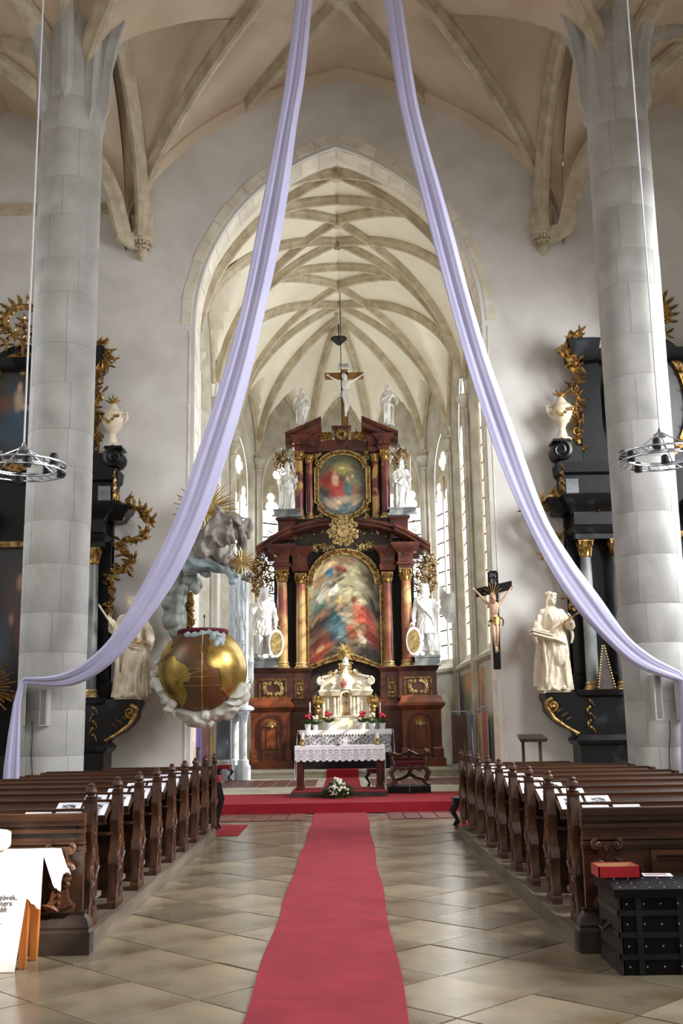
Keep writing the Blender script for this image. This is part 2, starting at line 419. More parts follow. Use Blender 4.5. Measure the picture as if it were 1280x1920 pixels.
for (x0, z0), (x1, z1) in zip(outl[:-1], outl[1:]):
    mb.add([(x0, YW, z0), (x1, YW, z1), (x1, YW + WT, z1), (x0, YW + WT, z0)], [(0, 1, 2, 3)])
weast = struct('wall_east', mb, 'plaster', smooth=20)
# dressed stones of the arch: jamb blocks and voussoirs, a centimetre proud of the plaster
def dressed(p0, p1, n0, n1, wd):
    a, b = Vector((p0[0], 0, p0[1])), Vector((p1[0], 0, p1[1])); g = .012
    d = (b - a).normalized(); a = a + d * g; b = b - d * g; mb = MB(); e = .012; ch = .10
    ring = []
    for q, n in ((a, n0), (b, n1)):
        n = Vector((n[0], 0, n[1]))
        ring.append([q + n * wd + Vector((0, YW + .05, 0)), q + n * wd + Vector((0, YW - e, 0)), q + n * ch + Vector((0, YW - e, 0)),
                     q - n * e + Vector((0, YW + ch, 0)), q - n * e + Vector((0, YW + WT - .1, 0)), q + n * .05 + Vector((0, YW + WT - .1, 0))])
    mb.loft(ring); obj('voussoir' if abs(d.z) < .999 else 'jamb_stone', mb, 'voussoir', weast, smooth=0)
sub = archpts(AHW, ASP, AAP, 60)
def resample(pts, step):
    out = [Vector((*pts[0], 0))]; acc = 0
    for a, b in zip(pts[:-1], pts[1:]):
        a, b = Vector((*a, 0)), Vector((*b, 0)); acc += (b - a).length
        if acc >= step: out.append(b); acc = 0
    return [(p.x, p.y) for p in out]
half = resample([p for p in sub if p[0] <= 0], .42); half[-1] = (0, AAP)
def nrm(pts, i):
    a = Vector(pts[max(i - 1, 0)]); b = Vector(pts[min(i + 1, len(pts) - 1)]); d = (b - a).normalized(); return (-d.y, d.x)
for sgn in (-1, 1):
    for i in range(len(half) - 1):
        wd = .33 if i % 2 else .31
        n0, n1 = nrm(half, i), nrm(half, i + 1)
        if sgn < 0: dressed(half[i], half[i + 1], n0, n1, wd)
        else: dressed((-half[i][0], half[i][1]), (-half[i + 1][0], half[i + 1][1]), (-n0[0], n0[1]), (-n1[0], n1[1]), wd)
    z = .2; k = 0
    while z < ASP - .2:
        h = (.62, .48, .55)[k % 3]; z1 = min(z + h, ASP)
        if sgn < 0: dressed((-AHW, z), (-AHW, z1), (-1, 0), (-1, 0), .13)
        else: dressed((AHW, z), (AHW, z1), (1, 0), (1, 0), .13)
        z = z1; k += 1

# ---- other walls of the nave and aisles
def side_wall(name, X, sg, wins, clear):
    t = .6; y0, y1 = -8.0, YW; mb = MB(); ys = [y0]; xa, xb = min(X, X + sg * t), max(X, X + sg * t)
    for c, hw, z0, z1 in wins: ys += [c - hw, c + hw]
    ys.append(y1)
    for a, b in zip(ys[0::2], ys[1::2]): mb.boxb(xa, xb, a, b, 0, ZT)
    for c, hw, z0, z1 in wins:
        mb.boxb(xa, xb, c - hw, c + hw, 0, z0); mb.boxb(xa, xb, c - hw, c + hw, z1, ZT)
    wl = struct(name, mb, 'plaster')
    for k, (c, hw, z0, z1) in enumerate(wins):
        xg = X + sg * .3
        g = struct('window_%d' % (20 + k + (10 if sg > 0 else 0)), MB().boxb(xg - .04, xg + .04, c - .04, c + .04, z0, z1), 'rib')
        for j in range(int(z1 - z0) + 1): obj('glazing_bar', MB().boxb(xg - .02, xg + .02, c - hw, c + hw, z0 + j - .02, z0 + j + .02), 'lead', g)
        for e in (-1, 1):
            obj('pane', MB().add([(xg + sg * .03, c + e * .04, z0), (xg + sg * .03, c + e * hw, z0), (xg + sg * .03, c + e * hw, z1), (xg + sg * .03, c + e * .04, z1)], [(0, 1, 2, 3)]),
                'glassclear' if k in clear else 'glassopaque', g)
    return wl
M['glassclear'] = glassmat('clear_daylit_glass', (.93, .97, 1), 1.0, .9)
M['glassopaque'] = glassmat('sun_blocking_glass', (.93, .97, 1), 1.5, 0)  # unseen panes made opaque and glowing to keep sun patches out
side_wall('wall_right', XB, 1, AISLE_WIN_R, (0,)); side_wall('wall_left', XA, -1, AISLE_WIN_L, ())
struct('wall_west', MB().boxb(XA, XB, -8.6, -8, 0, ZT), 'plaster')

# ---- nave and aisle vaults: one height field per bay, then ribs
def web(name, x0, x1, y0, y1, spr, ra, rb, m, nx=30, ny=22, par=None):
    cx, cy = (x0 + x1) / 2, (y0 + y1) / 2
    def fn(u, v):
        x = x0 + (x1 - x0) * u; y = y0 + (y1 - y0) * v
        return (x, y, spr + max(ra * prof((x - cx) / (x1 - cx)), rb * prof((y - cy) / (y1 - cy))))
    return obj(name, MB().grid(fn, nx, ny), m, par, smooth=40)
ceil = struct('ceiling', MB().boxb(XA, XB, -8, YW, ZT + .2, ZT + .5), 'vault')
bays = [22, PYY, 12.6, 7.9, 3.2, -2, -8]
for b1, b0 in zip(bays[:-1], bays[1:]):
    web('vault_web', PX[0], PX[1], b0, b1, SPR, RISE, 3.7, 'vault', 40, 26, ceil)
    web('vault_web', XA, PX[0], b0, b1, SPR, 3.2, 3.3, 'vault', 20, 22, ceil)
    web('vault_web', PX[1], XB, b0, b1, SPR, 3.2, 3.3, 'vault', 20, 22, ceil)
RIBP = [(-.13, .06), (-.13, -.05), (-.075, -.12), (-.06, -.22), (0, -.25), (.06, -.22), (.075, -.12), (.13, -.05), (.13, .06)]
def rib(p0, p1, zf, par, n=18, sc=1.0, m='rib', t0=0, t1=1, drop=0.0):
    """moulded rib above the plan line p0-p1 following height zf(x, y)"""
    p0, p1 = Vector(p0), Vector(p1); d = (p1 - p0); side = Vector((-d.y, d.x, 0)).normalized(); pts = []
    for k in range(n + 1):
        q = t0 + (t1 - t0) * k / n; q = q - .0 ; p = p0 + d * q
        pts.append(Vector((p.x, p.y, zf(p.x, p.y) - drop)))
    rings = []
    for k in range(n + 1):
        t = (pts[min(k + 1, n)] - pts[max(k - 1, 0)]).normalized(); dn = side.cross(t)
        if dn.z > 0: dn = -dn
        rings.append([pts[k] + side * (a * sc) - dn * (b * sc) for a, b in RIBP])
    return obj('vault_rib', MB().loft(rings), m, par, smooth=30)
def ease(p0, p1, n=18):      # rib sampling is even in plan; near the springing it is denser
    return p0, p1
def zn(x, y): return SPR + RISE * prof((x - NX) / (PX[1] - NX))
def zarc(y, y0, y1, rise=3.7): return SPR + rise * prof((y - (y0 + y1) / 2) / ((y1 - y0) / 2))
def ribc(p0, p1, zf, par, **k):
    """rib split where it steepens: dense samples at the p0 end"""
    p0, p1 = Vector(p0), Vector(p1); n = 24; d = p1 - p0; side = Vector((-d.y, d.x, 0)).normalized()
    qs = [1 - cos(pi / 2 * i / n) for i in range(n + 1)]; sc = k.get('sc', 1.0)
    pts = [Vector((p0.x + d.x * q, p0.y + d.y * q, zf(p0.x + d.x * q, p0.y + d.y * q))) for q in qs]; rings = []
    for i in range(n + 1):
        t = (pts[min(i + 1, n)] - pts[max(i - 1, 0)]).normalized(); dn = side.cross(t)
        if dn.z > 0 or (abs(dn.z) < 1e-4 and dn.dot(d.to_3d() if len(d) == 2 else d) < 0): dn = -dn
        rings.append([pts[i] + side * (a * sc) - dn * (b * sc) for a, b in RIBP])
    return obj('vault_rib', MB().loft(rings), 'rib', par, smooth=30)
bossY = 19.45
for yb, XS in ((22, CX), (PYY, PX)):
    for X in XS: ribc((X, yb), (NX, yb - 5.2), zn, ceil, sc=1.15)
for X in (-2.05, 2.05): rib((NX, bossY), (X, 22.05), zn, ceil, 12, 1.1); rib((NX, bossY), (X * 1.02, 17.3), zn, ceil, 12, 1.1)
obj('keystone_boss', MB().lathe([(.02, -.30), (.16, -.28), (.22, -.2), (.24, -.1), (.2, .1)], (NX, bossY, SPR + RISE), 16, wave=lambda a, z: 1 + .1 * cos(6 * a)), 'rib', ceil)
for X in PX:                                        # arcade ribs, pillar to corbel and pillar to pillar
    XC = CX[0] if X < 0 else CX[1]
    for (a, b) in ((PYY, 22), (12.6, PYY)):
        for e0, e1 in ((a, (a + b) / 2), (b, (a + b) / 2)):
            x0 = XC if e0 == 22 else X; x1 = (XC + X) / 2 if b == 22 else X
            ribc((x0, e0), (x1, e1), lambda x, y, a=a, b=b: zarc(y, a, b), ceil, sc=1.35)
    XX = XA if X < 0 else XB; mid = (X + XX) / 2        # aisle diagonals
    def za(x, y, X=X, XX=XX, mid=mid): return SPR + 3.25 * prof((x - mid) / (XX - mid))
    for yy, y2 in ((22, 19.6), (PYY, 19.6), (PYY, 15)): ribc((XC if yy == 22 else X, yy), (mid, y2), za, ceil, sc=1.1)
# shallow wall rib on the arch wall
pts = []
for i in range(-24, 25):
    q = sin(i / 24 * pi / 2); pts.append((NX + q * (PX[1] - NX), SPR + RISE * prof(q)))
mb = MB(); mb.loft([[(x, YW + .05, z + .02), (x, YW - .16, z + .02), (x, YW - .16, z - .08), (x, YW - .03, z - .26), (x, YW + .05, z - .28)] for x, z in pts])
obj('wall_rib', mb, 'vault', ceil, smooth=35)
# aisle string courses on the arch wall
mb = MB()
for x0, x1 in ((XA, PX[0] - .35),): mb.boxb(x0, x1, YW - .06, YW, 12.85, 13.1)
obj('string_course', mb, 'rib', weast)

# ---- corbels carrying the vault on the arch wall
for X in CX:
    c = (X, YW - .02, 11.55); mb = MB()
    c = (X, YW - .02, 11.8); kc = len(mb.v)
    mb.lathe([(.05, -.12), (.17, .0), (.2, .1), (.15, .16), (.3, .42), (.34, .46), (.34, .56), (.42, .62), (.42, .74), (.3, .78)], c, 16, sy=.85)
    for k in range(9):
        a = pi + pi * (k + .5) / 9
        for zz, rr in ((.24, .27), (.36, .32)): mb.ell((c[0] + cos(a) * rr, c[1] + sin(a) * rr * .85, c[2] + zz + .03 * (k % 2)), (.055, .055, .06), 6, 5)
    mb.ell((c[0], c[1] - .18, c[2] + .04), (.12, .1, .12), 8, 6)
    mb.v = [(X + (a_ - X) * .66, YW - .02 + (b_ - YW + .02) * .8, 11.8 + (z_ - 11.8) * .75) for a_, b_, z_ in mb.v]
    obj('leaf_corbel', mb, 'rib', weast)
    for dx, dy in ((-.13, -.03), (.0, -.16), (.13, -.03)):
        obj('rib_springer', MB().tube([(X + dx * .8, YW - .05 + dy * .8, 12.3), (X + dx, YW - .05 + dy, 12.75)], [.13, .13], 8), 'rib', weast)

# ---- nave pillars: core with coursed stone blocks
for s, X in zip(('left', 'right'), PX):
    core = struct('pillar_%s' % s, MB().lathe([(PR - .004, 0), (PR - .004, 15.2)], (X, PYY, 0), 40), 'joint')
    z = .0; k = 0
    mb = MB().lathe([(PR + .07, 0), (PR + .07, .3), (PR + .03, .4), (PR + .0, .46)], (X, PYY, 0), 32); obj('pillar_base', mb, 'pillar', core)
    z = .46
    while z < 15.0:
        h = (.78, .62, .9, .7)[(k * 7) % 4]; n = 5; off = random.uniform(0, 2 * pi / n) if k % 2 else random.uniform(0, .8)
        for j in range(n):
            a0 = off + 2 * pi * j / n; a1 = off + 2 * pi * (j + 1) / n; g = .005; r1 = PR + random.uniform(-.001, .003); A = []
            for zz, rr in ((z + .004, PR - .01), (z + .004, r1 - .004), (z + .014, r1), (z + h - .014, r1), (z + h - .004, r1 - .004), (z + h - .004, PR - .01)):
                A.append([(X + cos(a0 + g + (a1 - a0 - 2 * g) * i / 8) * rr, PYY + sin(a0 + g + (a1 - a0 - 2 * g) * i / 8) * rr, zz) for i in range(9)])
            # only blocks on the side that shows
            am = (a0 + a1) / 2
            mb = MB().loft([[r[i] for r in A] for i in range(9)])
            obj('stone_block', mb, 'pillar', core, smooth=25)
        z += h; k += 1
    # rib feet rising from the pillar and running out along the vault
    def webz(x, y):
        b0, b1 = (PYY, 22) if y > PYY else (12.6, PYY); cy, hy = (b0 + b1) / 2, (b1 - b0) / 2; py = prof((y - cy) / hy)
        if PX[0] <= x <= PX[1]: return SPR + max(RISE * prof((x - NX) / (PX[1] - NX)), 3.7 * py)
        XX = XA if x < 0 else XB; P_ = PX[0] if x < 0 else PX[1]; mid = (P_ + XX) / 2
        return SPR + max(3.2 * prof((x - mid) / abs(XX - mid)), 3.3 * py)
    for a in (-90, -42, -138, 0, 180, 42, 138):
        ca, sa = cos(rad(a)), sin(rad(a)); z0 = 12.3 + (.35 if a == -90 else .15 if a in (0, 180) else 0); pts = []
        for q in range(5): pts.append((PR - .05 + .004 * q * q, z0 + .25 * q))
        if a in (0, 180) or (sa > 0 and ca * X < 0): pts += [(r_, z0 + 1.0 + .33 * (i_ + 1)) for i_, r_ in enumerate((.60, .68, .80, .96, 1.16))]
        else:
          for r_ in (.72, .9, 1.15, 1.5, 1.9, 2.4): pts.append((r_, max(pts[-1][1] + .12, webz(X + ca * r_, PYY + sa * r_) - .06)))
        P3 = [Vector((X + ca * r_, PYY + sa * r_, z)) for r_, z in pts]; tv = Vector((-sa, ca, 0)); dv = Vector((ca, sa, 0)); rings = []
        for i, p in enumerate([P3[0] - Vector((0, 0, .25))] + P3):
            j = max(0, i - 1); t = (P3[min(j + 1, len(P3) - 1)] - P3[max(j - 1, 0)]).normalized(); nv = tv.cross(t)
            if nv.dot(dv) < 0: nv = -nv
            k_ = .3 if i == 0 else 1.0
            rings.append([p + tv * (x_ * k_) + nv * (d_ * k_) for x_, d_ in ((-.12, -.08), (-.12, .03), (-.07, .09), (-.05, .16), (.05, .16), (.07, .09), (.12, .03), (.12, -.08))])
        obj('rib_foot', MB().loft(rings), 'pillar', core)

# ================================================================== CHANCEL
CW = 3.4; CB = [22.8, 27.35, 31.9]; Y0 = 31.9; CS, CR = 10.1, 4.6; ZC = 15.6
def window_wall(name, A, B, opening, m, fill='glass', lights=2, wn=None, clear=True):
    """wall from plan point A to B (interior on the left of A->B seen from above is where the normal points);
    opening = (centre, half width, sill, springing, apex) measured along A->B"""
    A, B = Vector((*A, 0)), Vector((*B, 0)); u = (B - A).normalized(); L = (B - A).length; nrmv = Vector((u.y, -u.x, 0))  # outward
    def W(s, z, d=0): return A + u * s + nrmv * d + Vector((0, 0, z))
    mb = MB()
    if opening is None:
        mb.add([W(0, 0), W(L, 0), W(L, ZC), W(0, ZC)], [(0, 1, 2, 3)]); return struct(name, mb, m), None
    c, hw, sill, sp, apx = opening
    arc = archpts(hw, sp, apx, 10, 1.6, c); out = [(c - hw, sill)] + arc + [(c + hw, sill)]
    mb.add([W(0, 0), W(L, 0), W(L, sill), W(0, sill)], [(0, 1, 2, 3)])
    mb.add([W(0, sill), W(c - hw, sill), W(c - hw, ZC), W(0, ZC)], [(0, 1, 2, 3)])
    mb.add([W(c + hw, sill), W(L, sill), W(L, ZC), W(c + hw, ZC)], [(0, 1, 2, 3)])
    for p, q in zip(arc[:-1], arc[1:]): mb.add([W(*p), W(*q), W(q[0], ZC), W(p[0], ZC)], [(0, 1, 2, 3)])
    dp = .16; k = .82
    inn = [(c + (p[0] - c) * k, sill + .25 + (p[1] - sill) * .955) if p[1] > sill else (c + (p[0] - c) * k, sill + .25) for p in out]
    for i in range(len(out)):
        j = (i + 1) % len(out); mb.add([W(*out[i]), W(*out[j]), W(*inn[j], dp), W(*inn[i], dp)], [(0, 1, 2, 3)])
    wl = struct(name, mb, m, smooth=20)
    if fill != 'glass':
        obj('blind_panel', MB().add([W(*p, dp) for p in inn], [tuple(range(len(inn)))]), fill, wl, smooth=0)
        return wl, None
    hw2 = hw * k; z0 = sill + .25; zs = sp - .2; win = struct('window_%d' % wn, MB().add([W(*p, dp + .3) for p in out] + [W(*p, dp + .05) for p in inn],
          [(i, (i + 1) % len(out), len(out) + (i + 1) % len(out), len(out) + i) for i in range(len(out))]), 'rib')
    cols = lights; cw = 2 * hw2 / cols
    for i in range(cols - 1):
        s = c - hw2 + cw * (i + 1)
        obj('mullion', MB().loft([[W(s - .045, z, dp - .03), W(s + .045, z, dp - .03), W(s + .045, z, dp + .1), W(s - .045, z, dp + .1)] for z in (z0, zs + .35)]), 'rib', win)
    ph = .46; nr = int((zs - z0) / ph); proto = None
    for i in range(cols):
        for j in range(nr):
            s0 = c - hw2 + cw * i + .05; s1 = s0 + cw - .1; a = z0 + ph * j + .026; b = a + ph - .052
            mbp = MB().add([W(s0, a, dp + .04), W(s1, a, dp + .04), W(s1, b, dp + .04), W(s0, b, dp + .04)], [(0, 1, 2, 3)])
            obj('pane', mbp, 'glass', win, smooth=0)
        gb = MB(); l0, l1 = c - hw2 + cw * i + .03, c - hw2 + cw * (i + 1) - .03
        for j in range(nr + 1): gb.loft([[W(s_, z0 + ph * j - .026, d) for s_, d in ((l0, dp + .03), (l1, dp + .03), (l1, dp + .06), (l0, dp + .06))], [W(s_, z0 + ph * j + .026, d) for s_, d in ((l0, dp + .03), (l1, dp + .03), (l1, dp + .06), (l0, dp + .06))]])
        obj('glazing_bars', gb, 'lead', win, smooth=0, kind='stuff')
    # tracery plate with quatrefoil and small lights
    top = [p for p in inn if p[1] > z0 + nr * ph]; zb = z0 + nr * ph
    poly = [(c - hw2, zb)] + top + [(c + hw2, zb)]
    obj('tracery', MB().loft([[W(*p, d) for p in poly] for d in (dp + .02, dp + .1)]), 'rib', win, smooth=0)
    ztop = max(p[1] for p in inn); zc = zb + (ztop - zb) * .56; rr = hw2 * .24
    def disc(s, z, r, n=12, kk=1):
        obj('pane', MB().add([W(s + cos(2 * pi * i / n) * r, z + sin(2 * pi * i / n) * r * kk, dp + .01) for i in range(n)], [tuple(range(n))]), 'glass', win, smooth=0)
    for dx, dz in ((rr, 0), (-rr, 0), (0, rr), (0, -rr)): disc(c + dx, zc + dz, rr * .8)
    for e in (-1, 1):
        disc(c + e * hw2 * .56, zb + .42, hw2 * .2); disc(c + e * hw2 * .5, zb + .1, hw2 * .34, 12, .8)
    return wl, win
# right wall with two tall windows, left wall with white blind niches
sill = 3.25
window_wall('wall_chancel_right', (CW, CB[0]), (CW, CB[1]), (2.55, 1.45, sill, 9.9, 12.1), 'ashlar', wn=1)
window_wall('wall_chancel_right_east', (CW, CB[1]), (CW, CB[2]), (2.3, 1.75, sill, 9.9, 12.1), 'ashlar', wn=2)
window_wall('wall_chancel_left', (-CW, CB[1]), (-CW, CB[0]), (2.3, 1.55, .9, 9.9, 12.3), 'ashlar', fill='white')
window_wall('wall_chancel_left_east', (-CW, CB[2]), (-CW, CB[1]), (2.3, 1.55, .9, 9.9, 12.3), 'ashlar', fill='white')
AP = [(CW * cos(pi * k / 5), Y0 + CW * sin(pi * k / 5)) for k in range(6)]
nm = ('apse_right', 'apse_northeast', 'apse_east', 'apse_northwest', 'apse_left')
for k in range(5):
    L = (Vector(AP[k + 1]) - Vector(AP[k])).length
    window_wall('wall_' + nm[k], AP[k], AP[k + 1], (L / 2, .86, sill, 9.1, 10.8) if k != 2 else None, 'ashlar', wn=3 + k)
# floor behind the retable
struct('floor_apse', MB().prism([(-CW, 33.2), (CW, 33.2)] + [p for p in AP[1:5]], 0, .385, 'xy'), 'ashlar')
# vault webs
cceil = struct('ceiling_chancel', MB().boxb(-CW - .2, CW + .2, CB[0] - .2, Y0 + CW + .4, ZC, ZC + .3), 'vault2')
for b0, b1 in zip(CB[:-1], CB[1:]): web('vault_web', -CW, CW, b0, b1, CS, CR, 2.9, 'vault2', 36, 26, cceil)
def apse_r(a):
    k = min(4, int(a / (pi / 5))); c = (k + .5) * pi / 5; return CW * cos(pi / 10) / cos(a - c), (a - c) / (pi / 10)
def apse_fn(u, v):
    a = pi * u; R, q = apse_r(min(a, pi - 1e-6)); r = R * v
    z = CS + max(CR * prof(v), 2.5 * prof(q) * (1 if v > .05 else 0)); 
    return (cos(a) * r, Y0 + sin(a) * r, z)
obj('vault_web', MB().grid(apse_fn, 80, 24), 'vault2', cceil, smooth=40)
# net ribs
def zc_(x, y): return CS + CR * prof(x / CW)
rs = .82
w = CW - .05
for k, (b0, b1) in enumerate(zip(CB[:-1], CB[1:])):
    L = b1 - b0; yb = b0 + .8 if k == 0 else b0; L2 = b1 - yb
    for e in (-1, 1):
        ribc((e * w, yb), (0, yb), zc_, cceil, sc=rs)
        rib((e * w / 2, yb), (0, yb + .36 * L2), zc_, cceil, 10, rs)
        rib((e * w / 2, yb), (0, yb + .66 * L2), zc_, cceil, 12, rs)
        ribc((e * w, yb), (0, b1), zc_, cceil, sc=rs)
        ribc((e * w, b1), (0, yb + .66 * L2), zc_, cceil, sc=rs)
        if k == 0: rib((0, yb), (e * 1.3, b0 - .1), zc_, cceil, 6, rs)
    for yy in (yb, yb + .66 * L2, b1):
        obj('keystone_boss', MB().lathe([(.02, -.27), (.11, -.26), (.16, -.2), (.17, -.1), (.14, .05)], (0, yy, CS + CR), 12, wave=lambda a, z: 1 + .14 * cos(6 * a)), 'rib', cceil)
# formeret ribs along the side walls
for e in (-1, 1):
    for b0, b1 in zip(CB[:-1], CB[1:]):
        mid = (b0 + b1) / 2
        for a in (b0 + .05, b1 - .05):
            ribc((e * (CW - .02), a), (e * (CW - .02), mid), lambda x, y, b0=b0, b1=b1: CS + 2.9 * prof((y - (b0 + b1) / 2) / ((b1 - b0) / 2)), cceil, sc=.6)
# apse ribs meeting at the dark lamp boss
for e in (-1, 1): ribc((e * w, Y0), (0, Y0), zc_, cceil, sc=rs)
BY = Y0 + .55
def zap(x, y):
    a = math.atan2(max(0, y - Y0), x); R, q = apse_r(min(max(a, 0), pi - 1e-6)); return CS + CR * prof(math.hypot(x, y - Y0) / R)
for k in range(1, 5):
    p = AP[k]; ribc((p[0] * .985, Y0 + (p[1] - Y0) * .985), (0, BY), zap, cceil, sc=rs)
rib((0, Y0), (0, BY), zap, cceil, 6, rs)
for k in range(5):
    p, q = AP[k], AP[k + 1]; m_ = ((p[0] + q[0]) / 2, (p[1] + q[1]) / 2)
    for a in (p, q):
        ribc((a[0] * .99, Y0 + (a[1] - Y0) * .99), (m_[0] * .99, Y0 + (m_[1] - Y0) * .99), lambda x, y, p=p, q=q, m_=m_: CS + 2.5 * prof(math.hypot(x - m_[0], y - m_[1]) / (.5 * math.hypot(p[0] - q[0], p[1] - q[1]))), cceil, sc=.55)
# shafts with capitals
def shaft(x, y, par, r=.115):
    l = math.hypot(x, max(0, y - Y0)) if y > Y0 else abs(x); d = Vector((-x, -(max(0, y - Y0)), 0)).normalized()
    t = Vector((-d.y, d.x, 0)); c = Vector((x, y, 0)) + d * .06
    mb = MB()
    mb.lathe([(r, .385), (r, 9.75)], (c.x, c.y, 0), 10)
    for e in (-1, 1):
        q = c + t * e * .17 - d * .03; mb.lathe([(r * .55, .385), (r * .55, 9.75)], (q.x, q.y, 0), 8)
    obj('wall_shaft', mb, 'ashlar', par)
    q = c - d * .02
    obj('shaft_capital', MB().lathe([(r * 1.1, 9.72), (r * 1.5, 9.76), (r * 1.2, 9.82), (r * 1.5, 9.95), (r * 2.3, 10.05), (r * 2.4, 10.14), (r * 1.6, 10.2)], (q.x, q.y, 0), 12), 'ashlar', par)
wr = bpy.data.objects['wall_chancel_right']; wlft = bpy.data.objects['wall_chancel_left']
for yy in (CB[0] + .8, CB[1], CB[2]): shaft(CW, yy, wr); shaft(-CW, yy, wlft)
for k in range(1, 5): shaft(AP[k][0], AP[k][1], bpy.data.objects['wall_' + nm[k if k < 3 else k]], .1)
# sloping sill course on the right
mb = MB(); mb.loft([[(CW + .1, y, sill + .12), (CW - .12, y, sill - .03), (CW - .12, y, sill - .12), (CW + .02, y, sill - .2)] for y in (CB[0], Y0)]); obj('sill_course', mb, 'ashlar', wr)
mb = MB(); q = [AP[0], AP[1], AP[2]]
for a, b in zip(q[:-1], q[1:]):
    mb.loft([[(p[0] * f, Y0 + (p[1] - Y0) * f, z) for f, z in ((1.02, sill + .12), (.965, sill - .03), (.965, sill - .12), (1.0, sill - .2))] for p in (a, b)])
obj('sill_course', mb, 'ashlar', wr)
# old fresco below the right-hand sill
def fres(U, V):
    C = blobs(U, V, (srgb(92, 84, 66), srgb(176, 158, 128)), [(.93, .45, .16, .7, 0, srgb(34, 36, 52), .5), (.72, .45, .13, .5, 0, srgb(88, 96, 70), .5), (.45, .5, .2, .5, 0, srgb(164, 152, 120), .5),
        (.55, .9, .25, .1, 0, srgb(190, 140, 90), .5), (.36, .5, .05, .45, 5, srgb(150, 112, 96), .4), (.3, .3, .05, .3, 0, srgb(120, 88, 66), .4), (.1, .5, .16, .8, 0, srgb(186, 180, 170), .4)], 4)
    return C
painted('fresco', lambda u, v: (CW - .012, 23.7 + (Y0 - 23.7) * u, .2 + 2.75 * v), fres, 70, 30, 'fresco', wr)
# hanging cable from the vault before the crucifix

# ================================================================== FIGURES (statues): one continuous remeshed body each
def remesh(mb, voxel, it=3, fac=.5):
    me = bpy.data.meshes.new('tmp'); me.from_pydata(mb.v, [], mb.f); me.update()
    bm = bmesh.new(); bm.from_mesh(me); bmesh.ops.recalc_face_normals(bm, faces=bm.faces); bm.to_mesh(me); bm.free()
    o = bpy.data.objects.new('tmp', me); COL.objects.link(o)
    r = o.modifiers.new('r', 'REMESH'); r.mode = 'VOXEL'; r.voxel_size = voxel
    if it:
        s = o.modifiers.new('s', 'SMOOTH'); s.factor = fac; s.iterations = it
    dg = bpy.context.evaluated_depsgraph_get(); out = bpy.data.meshes.new_from_object(o.evaluated_get(dg))
    bpy.data.objects.remove(o); bpy.data.meshes.remove(me)
    return out
def displace(me, fn):
    """move every vertex along its normal by fn(x, y, z)"""
    me.update(); n = len(me.vertices); co = np.empty(n * 3); no = np.empty(n * 3)
    me.vertices.foreach_get('co', co); me.vertices.foreach_get('normal', no); co = co.reshape(-1, 3); no = no.reshape(-1, 3)
    d = np.array([fn(x, y, z) for x, y, z in co.tolist()]); co += no * d[:, None]
    me.vertices.foreach_set('co', co.ravel()); me.update(); return me
def ruffle(me, amp, freq, seed=0, stretch=(1, 1, 1)):
    """carved fold relief: ridged noise along the normals"""
    fx, fy, fz = (freq * k for k in stretch); nn = noise.noise
    def f(x, y, z):
        px, py, pz = x * fx + seed, y * fy, z * fz; w1 = nn((px * .5, py * .5, pz * .5)); w2 = nn((px * .5 + 9, py * .5 + 3, pz * .5 + 7))
        return amp * (.6 - 2.2 * abs(nn((px + 1.2 * w1, py + .8 * w1, pz + 1.2 * w2))))
    return displace(me, f)
def spline(keys, n):
    """smooth interpolation of tuples keyed by their first entry"""
    ks = np.array(keys, float); t = np.linspace(0, len(ks) - 1, n); out = []
    for x in t:
        i = min(int(x), len(ks) - 2); q = x - i; p0 = ks[max(i - 1, 0)]; p1 = ks[i]; p2 = ks[i + 1]; p3 = ks[min(i + 2, len(ks) - 1)]
        out.append(.5 * (2 * p1 + (p2 - p0) * q + (2 * p0 - 5 * p1 + 4 * p2 - p3) * q * q + (3 * p1 - p0 - 3 * p2 + p3) * q ** 3))
    return out
def robe(mb, secs, folds=7, amp=.12, seed=1, n=64, rings=34, twist=1.2):
    """draped loft: secs = (z, cx, cy, rx, ry, fold strength)"""
    rng = np.random.RandomState(seed); ph = rng.uniform(0, 6.28, 5); R = []
    for z, cx, cy, rx, ry, k in spline(secs, rings):
        ring = []
        for i in range(n):
            a = 2 * pi * i / n
            f = .6 * abs(sin(folds * .5 * a + ph[0] + twist * z)) + .35 * sin((folds * 1.7) * a + ph[1] - 2 * twist * z) + .3 * sin(3 * a + ph[2] + 3 * z)
            q = 1 + amp * k * (f - .3); ring.append((cx + cos(a) * rx * q, cy + sin(a) * ry * q, z))
        R.append(ring)
    mb.loft(R); return mb
def limb(mb, pts, rr, n=10):
    P = spline([tuple(p) for p in pts], 4 * len(pts)); rs = np.interp(np.linspace(0, len(rr) - 1, len(P)), range(len(rr)), rr)
    mb.tube([Vector(p) for p in P], list(rs), n)
    for k in (0, -1): mb.ell(P[k], rs[k], 8, 6)
    return mb
